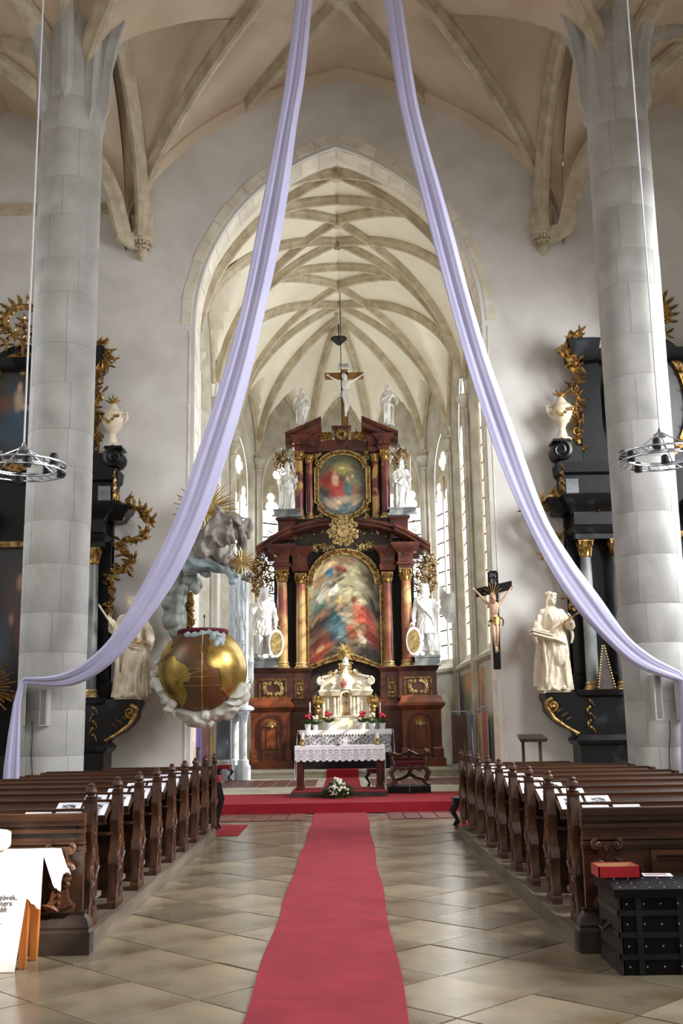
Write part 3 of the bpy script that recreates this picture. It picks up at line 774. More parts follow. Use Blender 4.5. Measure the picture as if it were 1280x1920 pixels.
def hand(mb, w, d, side=1, s=1.0, curl=.5, nrm=(0, -1, 0)):
    """palm, four bent fingers and a thumb; w wrist, d pointing direction, nrm where the palm faces"""
    w = Vector(w); d = Vector(d).normalized(); n = Vector(nrm); n = (n - d * n.dot(d)); n = n.normalized() if n.length > .01 else d.orthogonal().normalized()
    t = d.cross(n) * side; R = Matrix((t, n, d)).transposed()
    mb.ell(w + d * .045 * s, (.042 * s, .02 * s, .06 * s), 8, 6, R)
    for k, (o, l) in enumerate(((-.032, .062), (-.011, .075), (.011, .07), (.03, .055))):
        b = w + d * .085 * s + t * o * s; m1 = b + (d * (1 - .35 * curl) + n * .5 * curl) * l * .5 * s; m2 = m1 + (d * (1 - curl) + n * curl) * l * .55 * s
        mb.tube([b - d * .02 * s, b, m1, m2], [.011 * s, .011 * s, .0105 * s, .008 * s], 6)
    b = w + d * .03 * s - t * .035 * s; mb.tube([b, b + (d * .5 - t * .7 + n * .3) * .045 * s, b + (d * 1.1 - t * .7 + n * .6) * .07 * s], [.014 * s, .012 * s, .009 * s], 6)
    return mb
def head(mb, c, tilt=0, turn=0, s=1.0, hair='long', beard=0, crown=None, nod=0):
    st = len(mb.v); mb.ell((0, .005, .0), (.078, .098, .115), 14, 10); mb.ell((0, -.035, -.055), (.056, .06, .062), 10, 7)
    mb.ell((0, -.1, -.012), (.013, .022, .034), 6, 5); mb.ell((0, -.098, .022), (.05, .018, .012), 8, 5)       # nose, brow
    mb.ell((0, -.088, -.062), (.022, .014, .008), 6, 4); mb.ell((0, -.085, -.1), (.024, .02, .018), 6, 4)      # mouth, chin
    for e in (-1, 1):
        mb.ell((e * .03, -.085, .002), (.014, .012, .009), 6, 4); mb.ell((e * .08, .01, -.012), (.012, .022, .032), 6, 5)   # eyes, ears
        mb.ell((e * .045, -.068, -.03), (.025, .024, .028), 6, 5)
    if hair in ('long', 'short', 'wavy'):
        mb.ell((0, .03, .035), (.092, .1, .105), 12, 8)
        for e in (-1, 1):
            mb.tube([(e * .06, -.06, .085), (e * .09, -.02, .04), (e * .095, .03, -.04), (e * .08, .05, -.15 if hair != 'short' else -.09)], [.022, .03, .032, .02], 7)
        if hair == 'long': mb.tube([(0, .08, .03), (0, .11, -.08), (0, .1, -.22)], [.06, .065, .045], 8)
        if hair == 'wavy':
            for k in range(9):
                a = pi * k / 8; mb.ell((cos(a) * .085, .03 + .02 * sin(3 * a), .03 + sin(a) * .085), .028, 6, 5)
    if beard:
        for k in range(-2, 3): mb.tube([(k * .025, -.075, -.07), (k * .026, -.09, -.12), (k * .014, -.085, -.14 - beard * (1 - .15 * abs(k)))], [.022, .026, .01], 7)
    if crown == 'crown':
        mb.lathe([(.085, .075), (.092, .11), (.1, .125), (.085, .125), (.07, .08)], (0, .01, 0), 16)
        for k in range(8):
            a = 2 * pi * k / 8; mb.tube([(cos(a) * .092, .01 + sin(a) * .095, .11), (cos(a) * .105, .01 + sin(a) * .108, .175)], [.018, .008], 6); mb.ell((cos(a) * .106, .01 + sin(a) * .109, .178), .013, 6, 4)
    if crown == 'wreath':
        for k in range(12):
            a = 2 * pi * k / 12; mb.ell((cos(a) * .09, .005 + sin(a) * .1, .075 + .01 * (k % 2)), (.03, .03, .028), 7, 5)
    if crown == 'mitre':
        mb.loft([[(cos(a) * r * 1.0, .01 + sin(a) * r * q, z) for a in [2 * pi * i / 16 for i in range(16)]] for r, q, z in ((.086, 1.15, .05), (.098, 1.1, .12), (.1, .85, .2), (.07, .5, .29), (.012, .3, .36))])
    if crown == 'hat':
        mb.lathe([(.088, .04), (.115, .06), (.118, .09), (.1, .1), (.105, .17), (.09, .2), (.03, .21)], (0, .01, 0), 16)
    Mx = Matrix.Translation(c) @ Matrix.Rotation(rad(turn), 4, 'Z') @ Matrix.Rotation(rad(tilt), 4, 'Y') @ Matrix.Rotation(rad(nod), 4, 'X') @ Matrix.Scale(s, 4)
    mb.xf(Mx, st); return mb
def sash(mb, pts, r, flat=.45, n=8):
    P = spline([tuple(p) for p in pts], 5 * len(pts)); K = len(P)
    mb.tube([Vector(p) for p in P], [r * (.55 + .45 * sin(pi * (k + .5) / K)) for k in range(K)], n, flat); return mb
def draped(seed=1, sway=.05, hem=(.27, .22), waist=.15, chest=.19, arms=(), hd={}, folds=7, hemz=0.0, amp=.14, knee=1, cape=False):
    """a standing draped figure 1.75 m tall, facing -Y, base at the origin"""
    mb = MB(); s = sway
    robe(mb, [(hemz, 0, 0, hem[0], hem[1], 1.3), (hemz + .05, 0, 0, hem[0] * .97, hem[1] * .95, 1.3), (.35, s * .4, -.01, hem[0] * .8, hem[1] * .82, 1.1), (.7, s, -.015, .2, .165, .8), (.92, s, -.01, .19, .15, .6), (1.08, s * .6, 0, waist, .12, .4),
              (1.25, s * .2, -.005, chest, .135, .4), (1.38, 0, .0, chest * 1.0, .12, .3), (1.44, 0, .01, .13, .095, .1), (1.48, 0, .01, .06, .06, 0)], folds, amp, seed)
    mb.ell((-.0 + sway, -.15 * knee, .58), (.09, .1, .2), 10, 8)                         # advanced knee
    mb.tube([(0, .01, 1.42), (0, -.005, 1.55)], [.058, .05], 10)
    sash(mb, [(-.2, -.06, 1.02), (-.08, -.17, .93), (.08, -.19, .86), (.2, -.08, .82), (.2, .08, .86)], .06)
    sash(mb, [(.17, -.05, 1.4), (.08, -.16, 1.2), (-.06, -.17, 1.04), (-.18, -.05, .93)], .05)
    sash(mb, [(.2, -.06, .86), (.19, -.16, .6), (.14, -.2, .3), (.16, -.18, .05 + hemz)], .06, .6)
    sash(mb, [(-.19, -.06, .95), (-.2, -.13, .65), (-.2, -.16, .35), (-.21, -.14, .06 + hemz)], .05, .6)
    if cape:
        robe(mb, [(.06, 0, .12, .33, .16, 1.4), (.5, 0, .12, .3, .15, 1.2), (1.0, 0, .1, .27, .13, .9), (1.36, 0, .05, .22, .12, .4), (1.46, 0, .02, .1, .08, .1)], 9, .12, seed + 5)
    for e in (-1, 1): mb.ell((e * .09, -hem[1] * .86, .03 + hemz * 0), (.045, .11, .035), 8, 5)     # feet under the hem
    for (sd, el, wr, hd_, palm) in arms:
        sh = (sd * .17, .0, 1.37); limb(mb, [sh, el, wr], [.075, .068, .04])
        mb.tube([Vector(el), Vector(el) * .5 + Vector(wr) * .5, Vector(wr)], [.085, .075, .062], 9)     # wide sleeve
        sash(mb, [Vector(el) + Vector((0, .02, -.02)), Vector(el) + Vector((sd * .03, .03, -.16)), Vector(el) + Vector((sd * .0, .02, -.3))], .06)
        hand(mb, wr, hd_, sd, 1.05, .55, palm)
    head(mb, (0, -.01, 1.62), **hd); return mb
def place(me, loc, H, rz=0, base=1.75):
    k = H / base; me.transform(Matrix.Translation(loc) @ Matrix.Rotation(rz, 4, 'Z') @ Matrix.Scale(k, 4)); return me
def statue(name, label, cat, me, loc, H, m, rz=0, extras=(), plinth=None, group=None, base=1.75):
    """statue thing: body, attributes held, plinth"""
    t = thing(name, label, cat, loc, 0, group); k = H / base
    z0 = plinth[1] if plinth else 0
    X = Matrix.Translation(Vector(loc) + Vector((0, 0, z0))) @ Matrix.Rotation(rz, 4, 'Z') @ Matrix.Scale(k, 4)
    me.transform(X); obj('body', me, m, t, smooth=60)
    for en, emb, em in extras:
        emb.xf(X); obj(en, emb, em, t)
    if plinth:
        r, h, pm = plinth; mb = MB(); x, y, z = loc
        for a, b, c, d in ((r * 1.08, 0, h * .25, 0), (r * .95, h * .25, h * .8, 0), (r * 1.02, h * .8, h, 0)):
            mb.boxb(x - a, x + a, y - a * .85, y + a * .85, z + b, z + c)
        obj('plinth', mb, pm, t)
    return t
def warrior(flip=1, beard=0, crown='hat', seed=3):
    """armoured king in short tunic and mantle, one leg advanced"""
    mb = MB(); f = flip
    for e, kn, ft in ((-1, (-.12 * 1, -.1, .5), (-.15, -.05, .06)), (1, (.1, -.04, .5), (.13, .03, .06))):
        limb(mb, [(e * .09, 0, .92), kn, ft], [.105, .075, .048]); mb.ell((ft[0], ft[1] - .07, .04), (.05, .12, .04), 8, 5); mb.ell((kn[0], kn[1] + .05, .33), (.06, .065, .12), 8, 6)
        mb.tube([(ft[0], ft[1], .1), (kn[0] * .9 + ft[0] * .1, kn[1] * .8, .36)], [.06, .075], 9)
    robe(mb, [(.56, 0, 0, .24, .19, 1.2), (.62, 0, 0, .24, .19, 1.2), (.85, 0, 0, .2, .16, .8), (1.05, 0, 0, .165, .13, .4), (1.25, 0, 0, .2, .145, .2), (1.38, 0, 0, .2, .125, .2), (1.45, 0, .01, .13, .1, .1), (1.48, 0, .01, .06, .06, 0)], 9, .12, seed)
    mb.lathe([(.175, 1.0), (.185, 1.02), (.185, 1.06), (.17, 1.08)], (0, 0, 0), 20, sy=.8)
    robe(mb, [(.12, .0, .13, .3, .1, 1.4), (.5, 0, .13, .28, .1, 1.2), (1.0, 0, .12, .27, .1, .9), (1.36, 0, .06, .23, .11, .4), (1.46, 0, .02, .12, .08, .1)], 9, .13, seed + 2)
    sash(mb, [(f * .2, -.05, 1.42), (f * .1, -.15, 1.28), (-f * .08, -.17, 1.1), (-f * .2, -.1, .92), (-f * .24, -.02, .72)], .07)
    mb.tube([(0, .01, 1.42), (0, -.005, 1.55)], [.06, .055], 10)
    a = -f; limb(mb, [(a * .2, 0, 1.37), (a * .33, -.04, 1.16), (a * .36, -.18, 1.26)], [.08, .068, .045]); hand(mb, (a * .36, -.19, 1.27), (0, -.3, 1), a, 1.1, .9)
    limb(mb, [(f * .2, 0, 1.37), (f * .3, 0, 1.08), (f * .28, -.14, .88)], [.08, .068, .045]); hand(mb, (f * .28, -.15, .87), (0, -.2, -1), f, 1.1, .6)
    head(mb, (0, -.01, 1.62), turn=f * 14, hair='long', beard=beard, crown=crown); return mb
def corpus(arm_up=.28, lean=.05, loin=True, knees=.06, seed=2, tilt=18):
    """crucified figure 1.7 m tall; feet at z 0, hands on the beam"""
    mb = MB()
    hips = (0, -.06, .86)
    for e in (-1, 1):
        limb(mb, [(e * .075, -.07, .86), (e * .06 + lean, -.16 - knees, .46), (e * .022, -.08, .1)], [.088, .062, .038]); mb.ell((e * .03 + lean, -.11, .3), (.045, .05, .11), 8, 6)
        mb.ell((e * .025, -.13, .03), (.035, .06, .085), 8, 6, Matrix.Rotation(rad(25), 3, 'X'))
        hx = (e * .66, -.01, 1.36 + arm_up); limb(mb, [(e * .16, -.06, 1.33), (e * .4, -.05, 1.33 + arm_up * .45), hx], [.062, .048, .03])
        hand(mb, hx, (e * .8, -.05, .45), e, .95, .55)
    R = []
    for z, cx, cy, rx, ry, k in spline([(.8, 0, -.07, .15, .11, 0), (.92, 0, -.06, .155, .11, 0), (1.04, lean * .3, -.06, .125, .085, 0), (1.18, lean * .2, -.075, .155, .11, 0), (1.3, 0, -.07, .18, .115, 0), (1.38, 0, -.06, .15, .09, 0), (1.44, 0, -.07, .06, .06, 0)], 18):
        R.append([(cx + cos(2 * pi * i / 20) * rx, cy + sin(2 * pi * i / 20) * ry, z) for i in range(20)])
    mb.loft(R)
    for k in range(4):
        for e in (-1, 1): mb.tube([(e * .02, -.17, 1.1 + k * .045), (e * .09, -.165, 1.085 + k * .048), (e * .14, -.1, 1.1 + k * .048)], .012, 6)      # ribs
    for e in (-1, 1): mb.ell((e * .075, -.16, 1.27), (.06, .03, .045), 8, 6)
    mb.tube([(0, -.07, 1.4), (-.02, -.11, 1.5)], [.055, .048], 9); head(mb, (-.04, -.14, 1.55), tilt=-tilt, hair='long', beard=.05, nod=18, turn=-12, s=.95)
    return mb
def loincloth():
    mb = MB(); robe(mb, [(.72, 0, -.09, .165, .14, 1.3), (.82, 0, -.075, .175, .135, 1.2), (.95, 0, -.065, .172, .128, .8), (.98, 0, -.065, .16, .12, .3)], 8, .12, 4, rings=14, n=40)
    sash(mb, [(.12, -.13, .94), (.24, -.12, .95), (.3, -.1, .84), (.26, -.1, .7)], .06); sash(mb, [(-.12, -.13, .92), (-.24, -.1, .86), (-.26, -.1, .74)], .05); return mb

# ================================================================== HIGH ALTAR RETABLE
YR = 31.75; AXR = at(647, 1250, y=YR).x
def hx(d, v, dy=0): return abs(at(640 + d, v, y=YR + dy).x - at(640, v, y=YR + dy).x)
def hz(v, dy=0): return at(645, v, y=YR + dy).z
def mould(mb, x0, x1, y0, y1, pr):
    """stacked moulding: rectangle grown by e at each height z"""
    mb.loft([[(x0 - e, y0 - e, z), (x1 + e, y0 - e, z), (x1 + e, y1, z), (x0 - e, y1, z)] for z, e in pr]); return mb
def capital(cx, cy, z0, z1, r, n=8):
    mb = MB(); h = z1 - z0
    mb.lathe([(r, z0), (r * 1.12, z0 + .03 * h), (r, z0 + .07 * h), (r * .95, z0 + .1 * h), (r * 1.1, z0 + .6 * h), (r * 1.35, z0 + .86 * h)], (cx, cy, 0), 16)
    for row, (zz, ll, k) in enumerate(((.1, .42, 1.0), (.36, .42, 1.1))):
        for i in range(n):
            a = 2 * pi * (i + .5 * row) / n; c, s_ = cos(a), sin(a); b = z0 + zz * h; rr = r * k
            pts = [(cx + c * rr * 1.02, cy + s_ * rr * 1.02, b), (cx + c * rr * 1.12, cy + s_ * rr * 1.12, b + ll * h * .6), (cx + c * rr * 1.32, cy + s_ * rr * 1.32, b + ll * h), (cx + c * rr * 1.5, cy + s_ * rr * 1.5, b + ll * h * .82)]
            mb.tube(pts, [.28 * r, .3 * r, .2 * r, .1 * r], 6, .4)
    for i in range(4):
        a = pi / 4 + i * pi / 2; c, s_ = cos(a), sin(a); mb.ell((cx + c * r * 1.6, cy + s_ * r * 1.6, z0 + .8 * h), (.2 * r, .2 * r, .16 * h), 7, 5)
    mb.boxb(cx - r * 1.42, cx + r * 1.42, cy - r * 1.42, cy + r * 1.42, z0 + .88 * h, z1)
    return mb
def column(t, cx, cy, z0, z1, r, m, capm='gold', basem='goldpale', cap_h=None, base_h=None):
    ch = cap_h or r * 2.3; bh = base_h or r * .9
    prf = [(r * (1 - .14 * max(0, q - .3) ** 1.4 / .6), z0 + bh + (z1 - ch - z0 - bh) * q) for q in [i / 12 for i in range(13)]]
    c = obj('column', MB().lathe(prf, (cx, cy, 0), 28), m, t)
    mb = MB().lathe([(r * 1.3, z0), (r * 1.32, z0 + bh * .3), (r * 1.15, z0 + bh * .45), (r * 1.1, z0 + bh * .6), (r * 1.22, z0 + bh * .75), (r * 1.08, z0 + bh)], (cx, cy, 0), 24)
    mb.boxb(cx - r * 1.38, cx + r * 1.38, cy - r * 1.38, cy + r * 1.38, z0 - .02, z0 + bh * .12); obj('column_base', mb, basem, c)
    obj('capital', capital(cx, cy, z1 - ch, z1, r * .88), capm, c); return c
def filigree(mb, cx, cz, wx, wz, y, n, seed, r=.016, inside=None, leaf=True, size=(.10, .2)):
    """carved openwork of C-scrolls and leaves filling an ellipse"""
    rng = random.Random(seed); k = 0; g = 0
    pl = []
    while k < n and g < n * 40:
        g += 1; x = rng.uniform(-1, 1); z = rng.uniform(-1, 1)
        if x * x + z * z > 1: continue
        if inside and not inside(x, z): continue
        R = rng.uniform(*size); px, pz = cx + x * (wx - R * .6), cz + z * (wz - R * .6)
        if any((px - a) ** 2 + (pz - b) ** 2 < (.55 * (R + c)) ** 2 for a, b, c in pl): continue
        pl.append((px, pz, R)); a = rng.uniform(0, 6.28)
        mb.scroll(px, pz, R, y, rng.uniform(1.0, 1.5), a, rng.choice((-1, 1)), r * 1.25, r * .7, 5, .03)
        if leaf:
            for q in range(2):
                b = a + rng.uniform(-.6, .6) + q * 2.6; mb.leaf(px + cos(b) * R, pz + sin(b) * R, b + .6, R * .9, R * .5, y - .01, rng.uniform(-.3, .3), 4)
        k += 1
    for (a, b, c), (d, e, f) in zip(pl[:-1], pl[1:]):
        if (a - d) ** 2 + (b - e) ** 2 < (2.6 * (c + f)) ** 2: mb.tube([(a, y, b), ((a + d) / 2 + .2 * (b - e), y, (b + e) / 2 - .2 * (a - d)), (d, y, e)], r, 5)
    return mb
def archoutline(x0, x1, zb, zs, zt, n=14, dip=0.0):
    c = (x0 + x1) / 2; h = (x1 - x0) / 2
    top = [(c + h * cos(a), zs + (zt - zs) * sin(a)) for a in [pi * i / n for i in range(n + 1)]]
    bot = [(x0 + (x1 - x0) * i / 8, zb + dip * sin(pi * i / 8) ** 1.5) for i in range(9)]
    return bot[:-1] + [bot[-1]] + top[:]
def beads(mb, pts, y, r, step):
    P = resample(pts, step)
    for i, (a, b) in enumerate(zip(P[:-1], P[1:])):
        d = math.atan2(b[1] - a[1], b[0] - a[0]); mb.leaf(a[0], a[1], d + (.5 if i % 2 else -.5), step * 1.1, r * 2, y, .3 if i % 2 else -.3, 3); mb.ell(((a[0] + b[0]) / 2, y - r * .3, (a[1] + b[1]) / 2), r * .55, 5, 4)
    return mb

ret = thing('high_altar_retable', 'tall red-brown two-storey baroque altarpiece with gilded capitals behind the lace-covered altar', 'altarpiece', (AXR, YR + .5, .385))
zb = .385; zl = hz(1323); zl2 = hz(1253); zcb = hz(1244); zc1 = hz(1067); ze = hz(1030)
BK = YR + .62       # backing plane
# backing boards of both storeys
obj('backing', MB().boxb(AXR - hx(100, 1200), AXR + hx(100, 1200), BK, BK + .25, zb, hz(990)), 'darkback', ret)
obj('backing', MB().boxb(AXR - hx(74, 900), AXR + hx(74, 900), BK + .1, BK + .35, hz(1000), hz(822)), 'darkback', ret)
for e in (-1, 1):
    X = lambda d, v=1250: AXR + e * hx(d, v)
    def bb(mb, d0, d1, y0, y1, z0, z1): return mb.boxb(min(X(d0), X(d1)), max(X(d0), X(d1)), y0, y1, z0, z1)
    def mo(mb, d0, d1, y0, y1, pr): return mould(mb, min(X(d0), X(d1)), max(X(d0), X(d1)), y0, y1, pr)
    # ground storey: wooden base with arched door
    mb = MB(); mo(mb, 104, 176, YR - .15, BK + .3, [(zb, .10), (zb + .22, .10), (zb + .26, .04), (zb + .5, .04), (zb + .55, 0), (zl - .16, 0), (zl - .1, .05), (zl - .02, .12), (zl + .05, .12), (zl + .1, .06), (zl + .2, .03), (zl + .26, 0)])
    base = obj('base', mb, 'orangewood', ret)
    mb = MB(); mo(mb, 62, 104, YR + .12, BK + .3, [(zb, .06), (zb + .4, .06), (zb + .45, 0), (zl - .16, 0), (zl - .02, .1), (zl + .05, .1), (zl + .2, .02), (zl + .26, 0)]); obj('base_return', mb, 'redwood', ret)
    xd0, xd1 = sorted((X(160), X(114))); dw = xd1 - xd0; dzt = hz(1336); dzs = dzt - dw / 2
    out = archoutline(xd0, xd1, zb + .03, dzs, dzt); inn = archoutline(xd0 + .07, xd1 - .07, zb + .06, dzs, dzt - .07)
    obj('door_frame', MB().frame(out, inn, YR - .23, YR - .14), 'redwood', base)
    dr = obj('door', MB().prism(inn, YR - .18, YR - .15), 'orangewood', ret)
    cx = (xd0 + xd1) / 2
    for z0_, z1_ in ((hz(1404), hz(1352)), (zb + .12, hz(1412))):
        mb = MB(); a = cx - dw * .24; b = cx + dw * .24; mb.frame([(a, z0_), (b, z0_), (b, z1_), (a, z1_)], [(a + .03, z0_ + .03), (b - .03, z0_ + .03), (b - .03, z1_ - .03), (a + .03, z1_ - .03)], YR - .2, YR - .17); obj('door_moulding', mb, 'redwood', dr)
    mb = MB(); zz = hz(1357)
    for k in range(7):
        a = pi * (k + .5) / 7; mb.leaf(cx, zz - .06, a, .2, .09, YR - .2, 0, 4)
    mb.ell((cx, YR - .21, zz - .06), .05, 8, 6); obj('shell_ornament', mb, 'goldpale', dr)
    obj('door_handle', MB().tube([(xd1 - .14, YR - .2, 1.4), (xd1 - .14, YR - .26, 1.4), (xd1 - .2, YR - .26, 1.38)], .012, 6), 'darkmetal', dr)
    # pedestal zone with gilded panels
    z0_, z1_ = zl + .2, zl2
    ped = obj('pedestal', mo(MB(), 100, 170, YR - .1, BK + .2, [(z0_, .03), (z0_ + .1, 0), (z1_ - .12, 0), (z1_ - .06, .05), (z1_, .07), (z1_ + .03, .07)]), 'redwood', ret)
    ped2 = obj('pedestal', mo(MB(), 66, 100, YR + .1, BK + .2, [(z0_, .02), (z1_ - .12, 0), (z1_ - .06, .04), (z1_, .06), (z1_ + .03, .06)]), 'redwood', ret)
    for pp, d0, d1, v0, v1, yy, sd in ((ped, 161, 109, 1307, 1271, YR - .1, 3), (ped2, 95, 79, 1308, 1272, YR + .1, 5)):
        a, b = sorted((X(d0), X(d1))); za, zb_ = hz(v0), hz(v1)
        obj('panel_frame', MB().frame([(a, za), (b, za), (b, zb_), (a, zb_)], [(a + .05, za + .05), (b - .05, za + .05), (b - .05, zb_ - .05), (a + .05, zb_ - .05)], yy - .03, yy), 'golddark', pp)
        mb = MB(); m_ = (a + b) / 2; W = (b - a) / 2 - .06; H = (zb_ - za) / 2 - .06; zc = (za + zb_) / 2
        for sx in (-1, 1):
            for sz in (-1, 1):
                for r_, fx, fz in ((.36, .62, .6), (.26, .25, .72), (.24, .72, .15)):
                    R = r_ * min(W, H); mb.scroll(m_ + sx * fx * W, zc + sz * fz * H, R, yy - .02, 1.3, 1.0 * sx, sx * sz, .022, .012, 5, .01)
                mb.leaf(m_ + sx * .35 * W, zc + sz * .45 * H, math.atan2(sz, sx), .4 * H, .16 * H, yy - .02, .2, 4)
        obj('gilded_scrollwork', mb, 'goldpale', pp)
    # columns
    column(ret, X(118), YR + .1, zl2 + .03, zc1, hx(10.5, 1200), 'colmarble', cap_h=hz(1068) - hz(1091), base_h=.2)
    column(ret, X(83), YR + .3, zl2 + .03, hz(1072), hx(9.5, 1200), 'colmarble', cap_h=hz(1072) - hz(1092), base_h=.18)
    mb = MB(); bb(mb, 99, 135, BK - .12, BK + .2, zl2, ze); bb(mb, 72, 96, BK - .06, BK + .2, zl2, ze); obj('pilaster', mb, 'dark', ret)
    # entablature
    z0_ = zc1
    mb = mo(MB(), 104, 132, YR - .16, BK + .2, [(z0_, 0), (z0_ + .08, 0), (z0_ + .1, .05), (z0_ + .16, .06), (z0_ + .2, 0), (ze - .22, 0), (ze - .1, .06), (ze, .18), (ze + .1, .22), (ze + .14, .22)])
    mo(mb, 70, 98, YR + .05, BK + .2, [(z0_ - .04, 0), (z0_ + .1, .04), (z0_ + .16, 0), (ze - .22, 0), (ze - .1, .06), (ze, .16), (ze + .1, .18)])
    mo(mb, 132, 146, YR + .2, BK + .2, [(z0_ + .3, 0), (ze - .22, 0), (ze, .1), (ze + .1, .12)])
    ent = obj('entablature', mb, 'redwood', ret)
    mb = MB(); a, b = sorted((X(104), X(132))); beads(mb, [(a, ze - .16), (b, ze - .16)], YR - .2, .04, .1); a, b = sorted((X(72), X(98))); beads(mb, [(a, ze - .16), (b, ze - .16)], YR, .04, .1); obj('gilded_frieze', mb, 'gold', ent, kind='stuff')
    # curved pediment
    pts = [(162, 1024), (140, 1010), (118, 996), (95, 985), (70, 977), (45, 972), (26, 970)]
    for (p0, ya) in ((pts[:4], YR - .3), (pts[3:], YR + .02)):
        up = [(X(d, v), hz(v)) for d, v in p0]; lo = [(x, z - .26) for x, z in up]; lo2 = [(x, z - .12) for x, z in up]
        mb = MB(); Y1 = BK + .25
        mb.loft([[(x, ya, z), (x, ya, z - .08), (x, ya + .07, z - .13), (x, ya + .07, z - .2), (x, ya + .2, z - .27), (x, Y1, z - .27), (x, Y1, z)] for x, z in up]); obj('curved_pediment', mb, 'redwood', ret)
    mb = MB(); beads(mb, [(X(d - 3, v), hz(v) - .42) for d, v in pts], YR + .08, .05, .13); obj('gilded_garland', mb, 'gold', ret, kind='stuff')
    # tympanum behind the curve
    up = [(X(d, v), hz(v) - .2) for d, v in pts]; mb = MB().prism(up + [(AXR, hz(975) - .2), (AXR, ze), (X(150), ze)], BK - .1, BK + .1); obj('tympanum', mb, 'darkback', ret)
    mb = MB(); filigree(mb, X(42), hz(1022), .38, .16, BK - .14, 5, 9 + e, .02, size=(.08, .13)); obj('gilded_spandrel', mb, 'goldpale', ret)
    # gilded openwork wings of the lower storey
    cx, cz = X(158), hz(1072); mb = MB()
    filigree(mb, cx, cz, hx(26, 1072), hz(1026) - hz(1072), BK, 46, 21 + e, .018, size=(.09, .17))
    mb.tube([(cx - e * .05 + e * .38 * sin(a), BK, cz + .72 * cos(a)) for a in [pi * i / 16 for i in range(17)]], .03, 6)
    obj('openwork_wing', mb, 'golddark', ret)
    mb = MB()
    for k in range(7): mb.scroll(X(139), hz(1080) - .14 * k, .09, BK + .02, 1.2, k, (-1) ** k, .014, .009, 5, .01)
    obj('openwork_strip', mb, 'darkmetal', ret)
    # upper storey
    DU = .25; YU = YR + DU
    z0_, z1_ = hz(1002), hz(968)
    obj('upper_plinth', mo(MB(), 92, 126, YU - .05, BK + .3, [(z0_ - .1, 0), (z1_ - .1, 0), (z1_ - .04, .06), (z1_, .06)]), 'redwood', ret)
    obj('upper_plinth', mo(MB(), 52, 92, YU + .05, BK + .3, [(z0_ + .15, 0), (z1_ - .1, 0), (z1_ - .04, .05), (z1_, .05)]), 'darkback', ret)
    zt = hz(845, DU)
    column(ret, X(82, 900), YU + .12, z1_, zt, hx(8.3, 900), 'colmarble2', cap_h=hz(845, DU) - hz(862, DU), base_h=.14)
    column(ret, X(63, 900), YU + .32, z1_, hz(848, DU), hx(7.2, 900), 'colmarble2', cap_h=hz(848, DU) - hz(864, DU), base_h=.13)
    mb = MB(); bb(mb, 70, 94, BK - .02, BK + .25, z1_, zt); bb(mb, 55, 70, BK + .02, BK + .25, z1_, zt); obj('pilaster', mb, 'dark', ret)
    zq = hz(820, DU)
    mb = mo(MB(), 71, 93, YU - .06, BK + .3, [(zt, 0), (zt + .1, 0), (zt + .14, .05), (zt + .2, 0), (zq - .14, 0), (zq - .05, .08), (zq, .14), (zq + .07, .16)])
    mo(mb, 53, 71, YU + .14, BK + .3, [(zt, 0), (zt + .14, .04), (zt + .2, 0), (zq - .14, 0), (zq - .05, .06), (zq, .1), (zq + .06, .12)])
    ent2 = obj('upper_entablature', mb, 'redwood', ret)
    mb = MB(); a, b = sorted((X(71, 830), X(93, 830))); beads(mb, [(a, zq - .18), (b, zq - .18)], YU - .1, .04, .09); a, b = sorted((X(10, 830), X(52, 830))); beads(mb, [(a, zq - .2), (b, zq - .2)], YU + .36, .04, .09); obj('gilded_frieze', mb, 'gold', ent2, kind='stuff')
    obj('upper_architrave', mo(MB(), 0, 54, YU + .4, BK + .3, [(hz(840, DU), 0), (zq - .25, 0), (zq - .1, .06), (zq, .1)]), 'redwood', ret)
    # broken raking pediment
    mb = MB(); up = [(X(106, 810), hz(812, DU)), (X(72, 800), hz(798, DU)), (X(38, 790), hz(783, DU))]
    mb.loft([[(x, YU - .2, z), (x, YU - .2, z - .1), (x, YU - .1, z - .16), (x, YU - .08, z - .28), (x, YU + .05, z - .36), (x, BK + .3, z - .36), (x, BK + .3, z)] for x, z in up])
    obj('broken_pediment', mb, 'redwood', ret)
    mb = MB().prism([(X(100, 810), zq), (X(45, 800), zq), (X(45, 800), hz(792, DU) - .3), (X(90, 810), hz(808, DU) - .2)], YU + .1, BK + .25); obj('pediment_filling', mb, 'redwood', ret)
    mb = MB(); filigree(mb, X(34, 815), hz(814, DU), hx(19, 815), .17, YU + .25, 6, 31 + e, .02, size=(.07, .12)); mb.boxb(min(X(18, 815), X(50, 815)), max(X(18, 815), X(50, 815)), YU + .26, YU + .4, zq, hz(806, DU)); obj('gilded_relief', mb, 'golddark', ret)
    mb = MB(); cx, cz = X(112, 850), hz(856, DU); filigree(mb, cx, cz, hx(17, 850), .42, BK + .1, 16, 41 + e, .016, size=(.07, .14)); obj('openwork_wing', mb, 'golddark', ret)
    mb = MB()
    for k in range(6): mb.scroll(X(135, 985) + .05 * e * sin(k), hz(975) - .14 * k, .11, BK + .1, 1.3, k * .8, (-1) ** k, .016, .01, 5, .01)
    obj('openwork_strip', mb, 'golddark', ret)
    for v, sz in ((852, 1), (958, -1)):
        mb = MB(); filigree(mb, X(44, v), hz(v, DU), .17, .22, BK + .06, 4, 51 + e + v, .02, size=(.06, .1)); obj('gilded_corner', mb, 'goldpale', ret)
